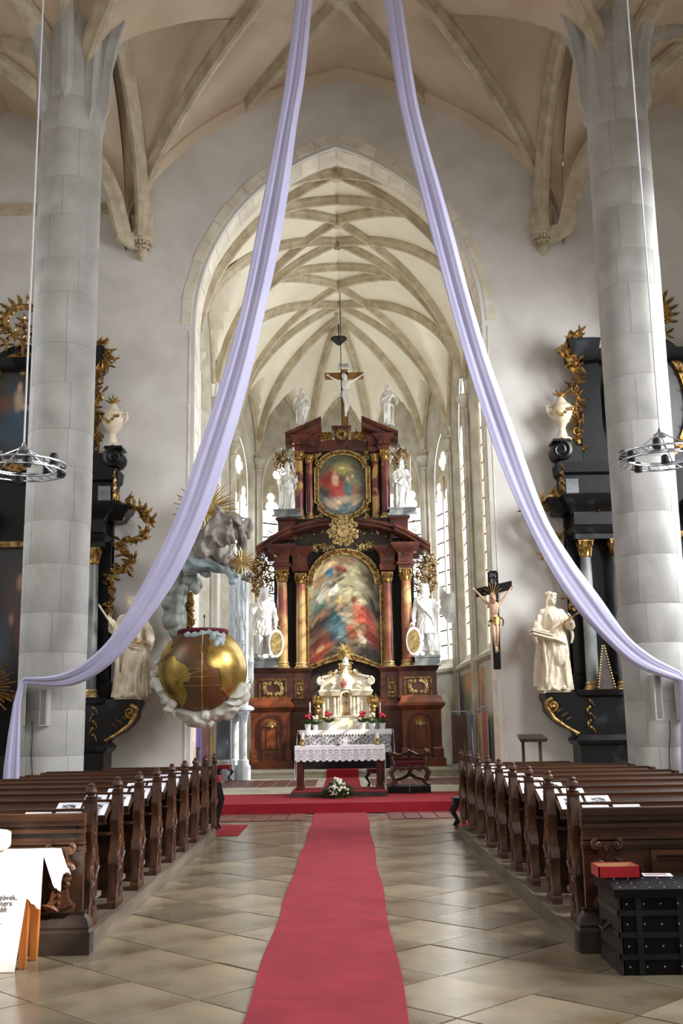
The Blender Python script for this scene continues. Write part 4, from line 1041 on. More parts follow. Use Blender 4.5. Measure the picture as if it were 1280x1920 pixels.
# centre block below the crucifix
zq = hz(820, .25)
blk = obj('crowning_block', mould(MB(), AXR - hx(13, 810), AXR + hx(13, 810), YR + .4, BK + .3, [(zq, 0), (hz(804, .25), 0), (hz(800, .25), .06), (hz(797, .25), .1)]), 'redwood', ret)
mb = MB(); cz = hz(812, .25)
for k in range(10):
    a = 2 * pi * k / 10; mb.scroll(AXR + .13 * cos(a), cz + .12 * sin(a), .055, YR + .38, 1.2, a, 1, .016, .01, 5, .01)
obj('gilded_cartouche', mb, 'gold', blk)
# central gilded sun cartouche
cx, cz = AXR, hz(998); YC = YR - .25; mb = MB()
for ring, (nn, R, s) in enumerate(((14, .40, .085), (18, .28, .06))):
    for k in range(nn):
        a = 2 * pi * (k + .5 * ring) / nn; mb.scroll(cx + cos(a) * R, cz + sin(a) * R, s, YC, 1.2, a + 2, (-1) ** k, .026, .014, 5, .03)
        mb.leaf(cx + cos(a) * R * .85, cz + sin(a) * R * .85, a, .14, .08, YC - .01, .2, 4)
mb.lathe([(.3, -.05), (.34, 0), (.3, .05)], (0, 0, 0), 24); n0 = len(mb.v) - 72
for i in range(n0, len(mb.v)):
    x, y, z = mb.v[i]; mb.v[i] = (cx + x * .62, YC + z, cz + y * .62)
cart = obj('sun_cartouche', mb, 'goldpale', ret)
mb = MB().prism([(cx + .2 * cos(2 * pi * i / 20), cz + .22 * sin(2 * pi * i / 20)) for i in range(20)], YC - .02, YC + .3); obj('medallion', mb, mat('green_grey_medallion', srgb(96, 110, 104), srgb(70, 84, 80), 6, .5), cart)
mb = MB()
for k in range(12):
    a = 2 * pi * k / 12; mb.tube([(cx, YC - .03, cz), (cx + .16 * cos(a), YC - .04, cz + .17 * sin(a))], [.02, .004], 5)
mb.ell((cx, YC - .04, cz), .05, 8, 6); obj('sun_face', mb, 'gold', cart)
# frames and canvases
def frame_pic(nm, dxs, v_sh, v_top, v_bot, dip, dshoulder, yy, dy, col, nu, nv, aspect, oval_bottom=False):
    wi = hx(dxs, 1000 if dy else 1150, dy); ws = hx(dxs + dshoulder, 1000 if dy else 1150, dy); zt, zs, zbm = hz(v_top, dy), hz(v_sh, dy), hz(v_bot, dy)
    def outline(g, n=18):
        a = wi + g; s = ws + g; P = []
        if not oval_bottom:
            P += [(AXR - s + 2 * s * i / 10, zbm - g + dip * sin(pi * i / 10) ** 1.3) for i in range(11)]
            P += [(AXR + s, zs + g * .6)]
        else:
            zs2 = zbm + (zt - zs)
            P += [(AXR + a * cos(q), zs2 - g * .5 + (zs2 - zbm + g * .5) * sin(q)) for q in [pi + pi * i / 14 for i in range(15)]]
            P += [(AXR + s, zs2 - g * .3), (AXR + s, zs + g * .3)]
        P += [(AXR + a * cos(q), zs + g * .3 + (zt - zs + g * .7) * sin(q)) for q in [pi * i / n for i in range(n + 1)]]
        P += [(AXR - s, zs + g * .3)] + ([(AXR - s, zs2 - g * .3)] if oval_bottom else [])
        return P
    fw = .17 if not dy else .13
    A, B = outline(fw), outline(0)
    fr = obj('picture_frame', MB().frame(A, B, yy - .1, yy + .1), 'golddark', ret)
    mb = MB(); beads(mb, outline(fw * .5), yy - .11, .045, .13); obj('frame_carving', mb, 'gold', fr, kind='stuff')
    for g in (fw * .96, .012):
        P = outline(g); mb = MB().tube([(x, yy - .1, z) for x, z in P + [P[0]]], .022, 6); obj('frame_bead', mb, 'goldpale', fr)
    X0, X1 = AXR - ws - .02, AXR + ws + .02
    # canvas follows the frame opening: rows between the lower and upper outline
    def top(x):
        d = abs(x - AXR); return (zs + (zt - zs) * math.sqrt(max(0, 1 - (d / wi) ** 2))) if d < wi else zs
    def bot(x):
        d = abs(x - AXR)
        if oval_bottom: return zbm + (zt - zs) - ((zt - zs) * math.sqrt(max(0, 1 - (d / wi) ** 2)) if d < wi else 0)
        return zbm + dip * sin(pi * (x - (AXR - ws)) / (2 * ws)) ** 1.3 if d < ws else zbm
    def fn(u, v):
        x = AXR - ws + 2 * ws * u; a, b = bot(x), top(x); return (x, yy + .03, a + (b - a) * v)
    painted('canvas', fn, col, nu, nv, 'paint', fr)
def pic1(U, V):
    k = srgb
    it = [(.62, .8, .5, .26, 20, k(214, 198, 150), .6), (.75, .72, .26, .16, 35, k(236, 224, 180), .6), (.9, .86, .16, .12, 0, k(96, 84, 58), .4), (.93, .62, .14, .1, 30, k(46, 42, 38), .5), (.2, .66, .2, .14, 0, k(96, 120, 112), .5),
          (.35, .93, .16, .05, 0, k(200, 170, 130), .4), (.55, .95, .14, .04, 10, k(206, 160, 120), .4), (.3, .86, .07, .05, 20, k(70, 120, 150), .3), (.45, .86, .1, .03, -20, k(150, 70, 60), .3), (.16, .85, .08, .05, 40, k(170, 130, 100), .4),
          (.36, .79, .12, .02, 25, k(130, 116, 96), .3), (.22, .7, .08, .07, -30, k(206, 200, 180), .3), (.32, .65, .14, .035, 15, k(222, 214, 196), .3), (.4, .73, .1, .02, 35, k(90, 84, 74), .3), (.27, .59, .03, .07, 10, k(206, 170, 136), .3), (.2, .74, .035, .03, 0, k(212, 176, 146), .3),
          (.12, .42, .16, .1, 0, k(54, 46, 42), .5), (.1, .48, .05, .03, 0, k(168, 116, 84), .3), (.2, .47, .05, .03, 0, k(176, 120, 92), .3), (.28, .45, .04, .03, 0, k(150, 100, 76), .3), (.08, .36, .09, .06, 0, k(96, 56, 44), .4), (.22, .38, .1, .06, 30, k(70, 64, 52), .4),
          (.4, .3, .15, .2, -8, k(70, 104, 112), .25), (.42, .24, .1, .14, 6, k(104, 140, 150), .3), (.4, .42, .12, .09, 0, k(52, 84, 92), .3), (.44, .5, .035, .035, 0, k(190, 140, 108), .25), (.43, .555, .03, .03, 0, k(198, 172, 110), .25), (.34, .16, .09, .08, 0, k(44, 70, 86), .4), (.5, .4, .1, .02, -10, k(216, 200, 170), .3),
          (.78, .44, .16, .1, -20, k(190, 70, 58), .3), (.88, .4, .08, .1, 20, k(214, 104, 84), .35), (.66, .47, .06, .06, 0, k(196, 120, 96), .3), (.64, .55, .05, .03, 20, k(150, 66, 54), .3), (.68, .53, .03, .025, 0, k(216, 176, 144), .25),
          (.58, .32, .05, .14, 15, k(206, 188, 158), .3), (.68, .28, .12, .06, -50, k(212, 166, 126), .3), (.86, .24, .1, .08, 0, k(170, 62, 50), .4), (.74, .18, .08, .05, -30, k(220, 206, 184), .3), (.62, .2, .08, .09, 30, k(172, 96, 72), .35),
          (.14, .2, .14, .09, 10, k(120, 50, 40), .35), (.2, .1, .18, .05, 20, k(186, 92, 66), .3), (.1, .06, .1, .04, 0, k(150, 60, 44), .4), (.16, .13, .05, .03, 0, k(208, 170, 130), .3), (.6, .1, .25, .05, 0, k(150, 136, 108), .5), (.84, .08, .16, .06, 0, k(64, 60, 56), .5), (.45, .1, .12, .04, 0, k(72, 62, 50), .5)]
    return blobs(U, V, (k(62, 52, 42), k(190, 176, 140)), it, 3, .55, 500) * .62
def pic2(U, V):
    k = srgb
    it = [(.5, .85, .4, .14, 0, k(92, 96, 72), .6), (.5, .78, .2, .08, 0, k(176, 160, 96), .7), (.2, .6, .2, .2, 20, k(140, 52, 44), .5), (.35, .45, .16, .16, -20, k(176, 66, 58), .4), (.35, .6, .07, .1, 0, k(216, 174, 140), .35), (.34, .71, .035, .04, 0, k(200, 150, 116), .3), (.45, .36, .1, .1, 30, k(200, 88, 78), .4),
          (.72, .55, .14, .14, 10, k(112, 120, 100), .4), (.66, .42, .12, .12, 0, k(84, 122, 122), .4), (.78, .4, .1, .14, 0, k(150, 112, 84), .4), (.72, .66, .035, .04, 0, k(206, 160, 126), .3), (.62, .6, .05, .05, 30, k(190, 150, 120), .3), (.1, .36, .12, .08, 0, k(70, 64, 62), .5), (.9, .36, .1, .1, 0, k(104, 80, 66), .5),
          (.5, .26, .3, .06, 10, k(196, 178, 156), .5), (.3, .16, .16, .06, 0, k(206, 176, 146), .4), (.6, .13, .2, .06, 0, k(120, 138, 140), .5), (.42, .22, .05, .03, 0, k(216, 180, 150), .3), (.8, .2, .12, .05, 0, k(190, 160, 130), .4), (.2, .82, .1, .06, 0, k(120, 88, 60), .5), (.8, .84, .1, .06, 0, k(86, 74, 60), .5), (.5, .79, .06, .015, 0, k(226, 214, 160), .3)]
    return blobs(U, V, (k(104, 112, 112), k(96, 90, 66)), it, 6, .7, 260) * .8
frame_pic('main', 59, 1092, 1036, 1246, .34, 9, BK - .16, 0, pic1, 130, 230, .55)
frame_pic('upper', 40, 874, 848, 963, 0, 5, BK + .0, .25, pic2, 90, 120, .7, True)

# ---- crucifix crowning the retable
YX = YR + .55
cz0, cz1 = at(645, 799, y=YX).z, at(645, 683, y=YX).z; zbm = at(645, 704, y=YX).z; cxx = at(646, 760, y=YX).x; hb = .5 * (at(683, 704, y=YX).x - at(610, 704, y=YX).x)
cr = thing('crucifix', 'white crucified figure on a gilt brown cross crowning the altarpiece', 'crucifix', (cxx, YX, cz0))
mb = MB().boxb(cxx - .11, cxx + .11, YX, YX + .12, cz0, cz1).boxb(cxx - hb, cxx + hb, YX, YX + .12, zbm - .1, zbm + .1); obj('cross', mb, mat('gilt_brown_cross', srgb(150, 108, 56), srgb(98, 62, 32), 3, .4), cr)
mb = MB().boxb(cxx - .2, cxx + .2, YX - .04, YX, zbm + .2, zbm + .42); tit = obj('title_scroll', mb, 'alab', cr)
def text(body, loc, size, m, parent, rot=(90, 0, 0), name='lettering', ext=.004, align='CENTER'):
    c = bpy.data.curves.new(name, 'FONT'); c.body = body; c.size = size; c.extrude = ext; c.align_x = align; c.align_y = 'CENTER'; c.resolution_u = 2
    o = bpy.data.objects.new(name, c); COL.objects.link(o); o.rotation_euler = tuple(rad(a) for a in rot); o.location = loc
    dg = bpy.context.evaluated_depsgraph_get(); dg.update(); me = bpy.data.meshes.new_from_object(o.evaluated_get(dg)); me.transform(o.matrix_basis.copy() if True else None)
    bpy.data.objects.remove(o); bpy.data.curves.remove(c); return obj(name, me, m, parent, smooth=0)
text('INRI', (cxx, YX - .045, zbm + .31), .17, 'ink', tit)
ft = at(645, 781, y=YX).z; Hc = (zbm - ft) / (1.36 + .24 + .03)
me = remesh(corpus(.24), .02); me.transform(Matrix.Translation((cxx + .03, YX - .02, ft)) @ Matrix.Diagonal((hb * .9 / .72, Hc, Hc, 1))); obj('body', me, 'alab', cr, smooth=60)
mb = loincloth(); mb.xf(Matrix.Translation((cxx + .03, YX - .02, ft)) @ Matrix.Scale(Hc, 4)); obj('loincloth', remesh(mb, .022, 2), 'alab', cr, smooth=60)

# ---- statues of the retable
def spot(u, v, dy): p = at(u, v, y=YR + dy); return Vector((p.x, p.y, p.z))
def hgt(u, v0, v1, dy): return at(u, v1, y=YR + dy).z - at(u, v0, y=YR + dy).z
p = spot(496, 1252, .0); p.z = zl2 + .03
shield = lambda sx: MB().prism([(sx + .2 * cos(2 * pi * i / 24), .36 + .36 * sin(2 * pi * i / 24)) for i in range(24)], -.34, -.30)
st = statue('king_statue', 'white armoured king statue with lance and oval shield left of the main altar painting', 'statue', ruffle(remesh(warrior(1, .0, 'hat', 3), .014), .02, 9, 1, (1, 1, .5)), p, hgt(496, 1237, 1110, 0), 'alab', rad(8),
    [('shield', shield(.28), 'alab'), ('shield_field', MB().prism([(.28 + .15 * cos(2 * pi * i / 24), .36 + .29 * sin(2 * pi * i / 24)) for i in range(24)], -.35, -.33), 'goldpale'), ('lance', MB().tube([(-.3, -.25, .1), (-.4, -.24, 1.3), (-.46, -.22, 2.1)], .014, 6), 'alab')], (.38, .3, 'greymarble'))
p = spot(800, 1252, .0); p.z = zl2 + .03
fl = MB(); fl.grid(lambda u, v: (.36 + .42 * u, -.16 + .05 * sin(6 * u + 2 * v), 1.75 - .75 * v - .28 * u + .06 * sin(9 * u)), 8, 8); fl.grid(lambda u, v: (.36 + .42 * u, -.145 + .05 * sin(6 * u + 2 * v), 1.75 - .75 * v - .28 * u + .06 * sin(9 * u)), 8, 8)
statue('king_statue', 'white bearded king statue with banner staff and shield right of the main altar painting', 'statue', ruffle(remesh(warrior(-1, .12, 'hat', 5), .014), .02, 9, 2, (1, 1, .5)), p, hgt(800, 1237, 1108, 0), 'alab', rad(-8),
    [('shield', shield(-.28), 'alab'), ('shield_field', MB().prism([(-.28 + .15 * cos(2 * pi * i / 24), .36 + .29 * sin(2 * pi * i / 24)) for i in range(24)], -.35, -.33), 'goldpale'), ('banner_staff', MB().tube([(.3, -.2, .1), (.36, -.2, 1.2), (.38, -.16, 1.85)], .013, 6), 'alab'), ('banner', fl, 'greystucco')], (.38, .3, 'greymarble'))
bish = lambda sd, arms, tn: draped(sd, .03, (.29, .22), .17, .21, arms, dict(hair='short', beard=.06, crown='mitre', turn=tn), 9, 0, .12, .6, True)
p = spot(539, 968, .25); p.z = hz(968)
me = ruffle(remesh(bish(11, [(-1, (-.3, .0, 1.1), (-.3, -.2, 1.12), (-.3, -.8, .3), (0, 0, 1)), (1, (.3, -.02, 1.12), (.34, -.18, 1.22), (.5, -.5, .6), (-1, 0, .3))], 10), .017), .022, 8, 3, (1, 1, .4))
statue('bishop_statue', 'white mitred bishop statue left of the upper altar painting', 'statue', me, p, hgt(539, 955, 872, .25), 'alab', 0, [('crosier', MB().tube([(-.3, -.26, .05), (-.31, -.26, 1.5), (-.31, -.26, 1.75), (-.25, -.26, 1.86), (-.18, -.26, 1.78), (-.22, -.26, 1.7)], .016, 6), 'alab')], (.42, .24, 'greymarble'))
p = spot(754, 968, .25); p.z = hz(968)
me = ruffle(remesh(bish(14, [(-1, (-.3, .0, 1.1), (-.24, -.2, 1.02), (.5, -.6, .2), (0, 0, 1)), (1, (.28, -.02, 1.12), (.3, -.2, 1.16), (0, -.6, .6), (-1, 0, .3))], -12), .017), .022, 8, 4, (1, 1, .4))
statue('bishop_statue', 'white mitred bishop statue with staff right of the upper altar painting', 'statue', me, p, hgt(754, 955, 868, .25), 'alab', 0, [('crosier', MB().tube([(.31, -.26, .05), (.32, -.26, 1.3), (.33, -.26, 1.9)], .016, 6), 'alab')], (.42, .24, 'greymarble'))
p = spot(566, 799, .25); p.z = hz(796, .25) - .06
me = ruffle(remesh(draped(21, .07, (.26, .2), .14, .18, [(-1, (-.3, -.02, 1.14), (-.22, -.2, 1.22), (.6, -.6, .5), (1, 0, 0)), (1, (.3, .02, 1.1), (.34, -.14, 1.04), (.5, -.6, -.2), (-1, 0, 0))], dict(hair='long', turn=-18, tilt=6), 8), .017), .022, 8, 5, (1, 1, .4))
statue('mourning_woman_statue', 'white robed woman statue on the left slope of the broken pediment', 'statue', me, p, hgt(566, 797, 724, .25), 'alab', rad(-10))
p = spot(728, 797, .25); p.z = hz(795, .25) - .06
me = ruffle(remesh(draped(24, -.07, (.26, .2), .15, .19, [(-1, (-.28, -.02, 1.12), (-.1, -.22, 1.16), (.8, -.4, .5), (0, 0, -1)), (1, (.36, .02, 1.2), (.38, -.1, 1.0), (.3, -.6, -.4), (-1, 0, 0))], dict(hair='wavy', turn=14), 8), .017), .022, 8, 6, (1, 1, .4))
statue('apostle_statue', 'white robed young man statue on the right slope of the broken pediment', 'statue', me, p, hgt(728, 797, 722, .25), 'alab', rad(8))

# ================================================================== ALTAR, TABERNACLE, SANCTUARY FURNITURE
def lathe_at(pr, c, n=16): return MB().lathe(pr, c, n)
def frill(C, U, V, white, grey, rep, dens):      # lace pattern mask
    return C
# ---- high altar block with lace cloth
YM = 30.72; mt = at(648, 1369, y=YM).z; mx0, mx1 = at(561, 1369, y=YM).x, at(734, 1369, y=YM).x; my1 = YM + 1.15
t = thing('high_altar_table', 'dark altar block under the lace frontal before the altarpiece', 'altar', ((mx0 + mx1) / 2, YM + .5, .385))
obj('body', MB().boxb(mx0 + .06, mx1 - .06, YM + .05, my1, .385, mt - .06), 'dark', t); obj('top_slab', MB().boxb(mx0 + .01, mx1 - .01, YM + .01, my1, mt - .06, mt), 'greymarble', t)
ct = thing('altar_cloth', 'white linen cloth with grey floral lace frontal over the high altar', 'altar cloth', ((mx0 + mx1) / 2, YM + .4, mt))
def lacecol(U, V, grey=srgb(92, 92, 96), lt=srgb(190, 190, 198), n=7):
    x = (U * n) % 1 - .5; y = V - .5; r = np.hypot(x * .9, y * .8); a = np.arctan2(y, x)
    pet = (np.sin(r * 30 + 2.0 * np.sin(6 * a)) > .1) & (r < .5); sw = np.sin(U * n * 2 * pi * 2 + 5 * np.sin(V * 9)) + np.sin(V * 26 + 3 * np.sin(U * n * 6.3)) > .55
    edge = (V < .12) & (np.sin(U * n * 2 * pi * 3) * .06 + .05 > V - .03)
    cross = ((np.abs(U - .51) < .012) & (np.abs(V - .5) < .38)) | ((np.abs(U - .51) < .04) & (np.abs(V - .62) < .06))
    m = (pet | sw | edge); C = np.where(m[..., None], np.array(lt), np.array(grey)); return np.where(cross[..., None], np.array(srgb(214, 214, 220)), C)
painted('lace_frontal', lambda u, v: (mx0 + .03 + (mx1 - mx0 - .06) * u, YM - .012 + .012 * sin(40 * u), mt - .62 + .54 * v), lacecol, 260, 60, 'lace', ct)
mb = MB(); mb.boxb(mx0 - .02, mx1 + .02, YM - .03, my1, mt + .003, mt + .012)
for k in range(60):
    a = mx0 + (mx1 - mx0) * k / 60; b = a + (mx1 - mx0) / 60; mb.boxb(a, b, YM - .035, YM - .028, mt - .11 - .03 * (k % 2), mt + .006)
obj('linen_top', mb, 'cloth', ct)
for e, x in ((-1, mx0 - .03), (1, mx1 + .03)):
    mb = MB(); mb.grid(lambda u, v: (x + e * (.05 * v + .02 * sin(9 * u + 3 * v)), YM - .03 + .5 * u, mt + .01 - (.95 if e > 0 else .4) * v * (1 - .35 * u)), 10, 10); obj('side_fall', mb, 'cloth', ct)
# ---- tabernacle
YT = 31.3; AXT = at(648, 1300, y=YT).x
def T(d, v, dy=0): p = at(648 + d, v, y=YT + dy); return p.x, p.z
tz = mt + .014
tb = thing('tabernacle', 'cream white baroque tabernacle with volutes on the high altar', 'tabernacle', (AXT, YT + .15, tz))
TH = lambda d: d * 31.0 / 2000
zz = lambda v: at(648, v, y=YT).z
zE, zV, zA = zz(1301), zz(1293), zz(1266)
mb = MB(); mould(mb, AXT - TH(27), AXT + TH(27), YT - .12, YT + .35, [(tz, .02), (tz + .2, .02), (zz(1345), 0), (zz(1345) + .02, .03), (zz(1343), 0)])
mould(mb, AXT - TH(46), AXT + TH(46), YT + .08, YT + .35, [(tz, 0), (zE - .02, 0)])
mould(mb, AXT - TH(25), AXT + TH(25), YT + .0, YT + .3, [(zz(1343), 0), (zE, 0)]); obj('body', mb, 'creamw', tb)
mb = MB(); mould(mb, AXT - TH(48), AXT + TH(48), YT + .02, YT + .35, [(zE - .05, 0), (zE + .03, .03), (zE + .08, .05), (zV, .02)])
for e in (-1, 1): mould(mb, *sorted((AXT + e * TH(12), AXT + e * TH(26))), YT - .12, YT + .3, [(zE - .05, 0), (zE + .04, .03), (zE + .09, .05), (zV, .02)])
obj('entablature', mb, 'creamw', tb)
for d in (-21, -14, 15, 22, -42, 42):
    c = AXT + TH(d); y = YT - .05 if abs(d) < 30 else YT + .04
    cc = obj('small_column', MB().lathe([(.07, zz(1344)), (.07, zz(1341)), (.05, zz(1340)), (.045, zz(1307))], (c, y, 0), 12), 'creamw', tb); obj('capital', capital(c, y, zz(1307), zE - .05, .05), 'goldpale', cc)
# niche with gilt crucifix
nz0, nz1, nzs = zz(1342), zz(1298), zz(1306); nw = TH(8)
out = archoutline(AXT - nw - .05, AXT + nw + .05, nz0, nzs, nz1 + .06); inn = archoutline(AXT - nw, AXT + nw, nz0 + .01, nzs, nz1)
obj('niche_frame', MB().frame(out, inn, YT - .1, YT + .02), 'creamw', tb)
ni = obj('niche', MB().prism(inn, YT - .03, YT - .01), 'cream', tb)
mb = MB().boxb(AXT - .015, AXT + .015, YT - .08, YT - .05, nz0 + .1, zz(1310)); mb.boxb(AXT - .09, AXT + .09, YT - .08, YT - .05, zz(1318), zz(1316)); filigree(mb, AXT, nz0 + .07, .11, .07, YT - .07, 3, 5, .012, size=(.03, .05)); filigree(mb, AXT, zz(1303), .1, .07, YT - .07, 3, 6, .012, size=(.03, .05)); obj('gilt_cross', mb, 'gold', ni)
# swept pediment, volutes and dome
half = [(48, 1293), (46, 1284), (44, 1277), (36, 1271), (24, 1268), (14, 1262), (10, 1256)]
poly = [(AXT - TH(d), zz(v)) for d, v in half] + [(AXT + TH(d), zz(v)) for d, v in reversed(half)]
obj('swept_pediment', MB().prism(poly, YT + .02, YT + .3), 'creamw', tb)
for e in (-1, 1):
    mb = MB()
    for yy in (YT - .0, YT + .12, YT + .24): mb.scroll(AXT + e * TH(46), zz(1277), .11, yy, 1.6, pi / 2 if e > 0 else pi / 2, -e, .045, .03, 8, .0)
    mb.tube([(AXT + e * TH(d), YT + .0, zz(v)) for d, v in ((44, 1270), (34, 1268), (22, 1264), (15, 1256))], .045, 8); obj('volute', mb, 'creamw', tb)
    mb = MB(); mb.ell((AXT + e * TH(24), YT - .06, zz(1281)), (.1, .06, .07), 10, 7); mb.tube([(AXT + e * TH(20), YT - .08, zz(1286)), (AXT + e * TH(26), YT - .1, zz(1290)), (AXT + e * TH(31), YT - .05, zz(1292))], [.04, .03, .02], 7); obj('cherub_head', mb, 'creamw', tb)
    mb = MB(); filigree(mb, AXT + e * TH(18), zz(1262), .22, .06, YT - .02, 3, 8 + e, .014, size=(.04, .06)); obj('gilt_spray', mb, 'goldpale', tb)
    mb = MB()
    for k in range(3): mb.scroll(AXT + e * TH(9.5), zz(1245) - .1 * k, .06, YT - .02, 1.2, k, e, .02, .012, 5, .0)
    obj('gilt_scroll', mb, 'goldpale', tb)
zd = zz(1293)
mb = MB().lathe([(TH(13), zd), (TH(14), zz(1280)), (TH(12.5), zz(1270)), (TH(8), zz(1262)), (TH(5), zz(1254)), (TH(6), zz(1250)), (TH(9), zz(1247)), (TH(9), zz(1244)), (TH(5), zz(1242)), (TH(4.5), zz(1234))], (AXT, YT + .02, 0), 20, sy=.7, wave=lambda a, z: 1 + .04 * cos(8 * a)); obj('dome', mb, 'creamw', tb)
mb = MB(); mb.ell((AXT - TH(4), YT - .18, zz(1282)), (.1, .07, .1), 10, 8); mb.ell((AXT - TH(4), YT - .2, zz(1275)), (.035, .03, .05), 8, 6); mb.ell((AXT - TH(4), YT - .18, zz(1288)), (.06, .05, .05), 8, 6); obj('pink_heart', mb, mat('pink_lacquer', srgb(196, 128, 126), srgb(150, 70, 74), 6, .35), tb)
mb = MB(); mb.ell((AXT, YT, zz(1240)), (.1, .08, .06), 10, 7); mb.ell((AXT, YT, zz(1236)), (.06, .06, .06), 9, 7); obj('lamb_cloud', mb, mat('pale_blue_paint', srgb(190, 212, 216), rough=.5), tb)
mb = MB()
for k in range(28):
    a = 2 * pi * k / 28; R = (.30, .2, .25)[k % 3]; mb.tube([(AXT, YT, zz(1222)), (AXT + cos(a) * R, YT, zz(1222) + sin(a) * R)], [.022, .006], 4)
mb.ell((AXT, YT - .02, zz(1222)), .06, 10, 7); mb.tube([(AXT, YT, zz(1236)), (AXT, YT, zz(1222))], .02, 6); obj('sunburst', mb, 'goldpale', tb)
# ---- gilded angels beside the tabernacle
for e, u, nmn in ((-1, 597, 'left'), (1, 699, 'right')):
    p = at(u, 1350, y=YT - .12); p.z = tz
    mb = draped(60 + e, .06 * e, (.24, .2), .14, .17, [(-1, (-.3, -.05, 1.2), (-.12, -.24, 1.3), (.8, -.5, .4), (1, 0, 0)), (1, (.3, -.05, 1.2), (.14, -.24, 1.28), (-.8, -.5, .4), (-1, 0, 0))], dict(hair='wavy', turn=-20 * e), 7)
    me = remesh(mb, .035); wg = MB()
    for s in (-1, 1):
        for k in range(6): wg.leaf(s * .1, 1.3 - .03 * k, pi / 2 - s * (.35 + .22 * k), .62 - .05 * k, .16, .14, .15 * s, 4)
    statue('gilded_angel_statue', 'small gilded winged angel on the %s side of the tabernacle' % nmn, 'statue', me, p, .68, 'gold', 0, [('wings', wg, 'goldpale')], (.15, .28, 'creamw'))
# ---- candlesticks and flower pots on the altar
for k, (u, v0, nmn) in enumerate(((581, 1317, 'outermost left'), (615, 1311, 'inner left'), (678, 1314, 'inner right'), (713, 1317, 'outermost right'))):
    p = at(u, 1350, y=YM + .32); x, y = p.x, p.y; h = at(u, v0, y=y).z - tz
    t = thing('candlestick', 'slim silver candlestick with white candle, %s on the high altar' % nmn, 'candlestick', (x, y, tz), 0, 'slim altar candlesticks')
    obj('stem', MB().lathe([(.07, 0), (.07, .02), (.025, .06), (.014, .14), (.03, .2), (.012, .26), (.012, h * .58), (.05, h * .62), (.055, h * .65), (.02, h * .66)], (x, y, tz), 12), 'silver', t)
    obj('candle', MB().lathe([(.018, h * .66), (.018, h), (.004, h + .01)], (x, y, tz), 10), 'wax', t)
def plant(x, y, z, s, seed, red=True, pm='pot', nl=22):
    rng = random.Random(seed); mb = MB().lathe([(.07 * s, 0), (.1 * s, .15 * s), (.105 * s, .17 * s), (.09 * s, .17 * s), (.08 * s, .14 * s)], (x, y, z), 14); pot = ('pot', mb, pm)
    lf = MB(); fl = MB()
    for k in range(nl):
        a = rng.uniform(0, 2 * pi); L = rng.uniform(.16, .3) * s; b = Vector((x, y, z + .16 * s)); d = Vector((cos(a), sin(a) * .8, rng.uniform(.3, 1.3))).normalized()
        lf.tube([b, b + d * L * .6, b + d * L + Vector((cos(a) * .08 * s, 0, -.06 * s))], [.012 * s, .03 * s, .004 * s], 5, .3)
    n = 9
    for k in range(n):
        fl.ell((x + rng.uniform(-.07, .07) * s, y - .05 * s + rng.uniform(-.05, .05) * s, z + (.38 + rng.uniform(-.05, .06)) * s), (.045 * s, .045 * s, .035 * s), 7, 5)
    fl.tube([(x, y, z + .16 * s), (x, y - .03 * s, z + .36 * s)], .012 * s, 5)
    return pot, ('leaves', lf, 'leaf'), (('flowers', fl, 'petalred' if red else 'petalwhite'))
for k, (u, nmn, red, s) in enumerate(((577, 'farthest left', 1, 1.0), (591, 'second from left', 0, .9), (616, 'third from left', 1, 1.15), (679, 'third from right', 1, 1.1), (697, 'second from right', 0, 1.0), (716, 'farthest right', 1, 1.0))):
    p = at(u, 1352, y=YM + .18); t = thing('potted_flowers', 'pot of %s flowers with green leaves, %s on the high altar' % ('red' if red else 'pale', nmn), 'potted plant', (p.x, p.y, tz), 0, 'flower pots on the high altar')
    for a, b, c in plant(p.x, p.y, tz, s, 100 + k, red): obj(a, b, c, t)
# ---- folk altar on its platform
PZ = .1925; YPf = 22.35; px0, px1 = at(545, 1494, y=YPf).x, at(726, 1494, y=YPf).x; pz1 = at(640, 1485, y=YPf).z
t = thing('altar_platform', 'low brown platform with red carpet top under the white-clothed altar table', 'platform', ((px0 + px1) / 2, YPf + .7, PZ))
obj('body', MB().boxb(px0, px1, YPf, YPf + 1.5, PZ, pz1), 'woodblack', t); obj('carpet_top', MB().boxb(px0 + .02, px1 - .02, YPf + .01, YPf + 1.49, pz1, pz1 + .012), 'carpet2', t); pz1 += .012
YT2 = 22.75; tx0, tx1 = at(554, 1400, y=YT2).x, at(719, 1400, y=YT2).x; tzt = at(640, 1399, y=YT2).z; ty1 = YT2 + .8
t = thing('altar_table', 'red-brown wooden altar table on the low platform', 'table', ((tx0 + tx1) / 2, YT2 + .4, pz1))
lx = hx(0, 0)
for x in (tx0 + .08, tx1 - .08):
    for y in (YT2 + .09, ty1 - .09):
        mb = MB(); mould(mb, x - .06, x + .06, y - .06, y + .06, [(pz1, .02), (pz1 + .06, .02), (pz1 + .08, 0), (tzt - .16, 0), (tzt - .1, .015), (tzt - .05, .015)])
        for dx in (-.035, .0, .035): mb.tube([(x + dx, y - .062, pz1 + .12), (x + dx, y - .062, tzt - .2)], .012, 6)
        obj('leg', mb, mat('mahogany_%d' % random.randint(0, 10 ** 6), srgb(112, 50, 36), srgb(84, 34, 26), 5, .4) if False else 'redwood', t)
obj('apron', MB().boxb(tx0 + .05, tx1 - .05, YT2 + .05, ty1 - .05, tzt - .2, tzt - .04), 'woodblack', t); obj('top', MB().boxb(tx0, tx1, YT2, ty1, tzt - .04, tzt), 'redwood', t)
ct = thing('altar_table_cloth', 'white cloth with scalloped lace border on the front altar table', 'tablecloth', ((tx0 + tx1) / 2, YT2 + .4, tzt))
obj('linen_top', MB().boxb(tx0 - .02, tx1 + .02, YT2 - .02, ty1 + .02, tzt + .002, tzt + .01), 'cloth', ct)
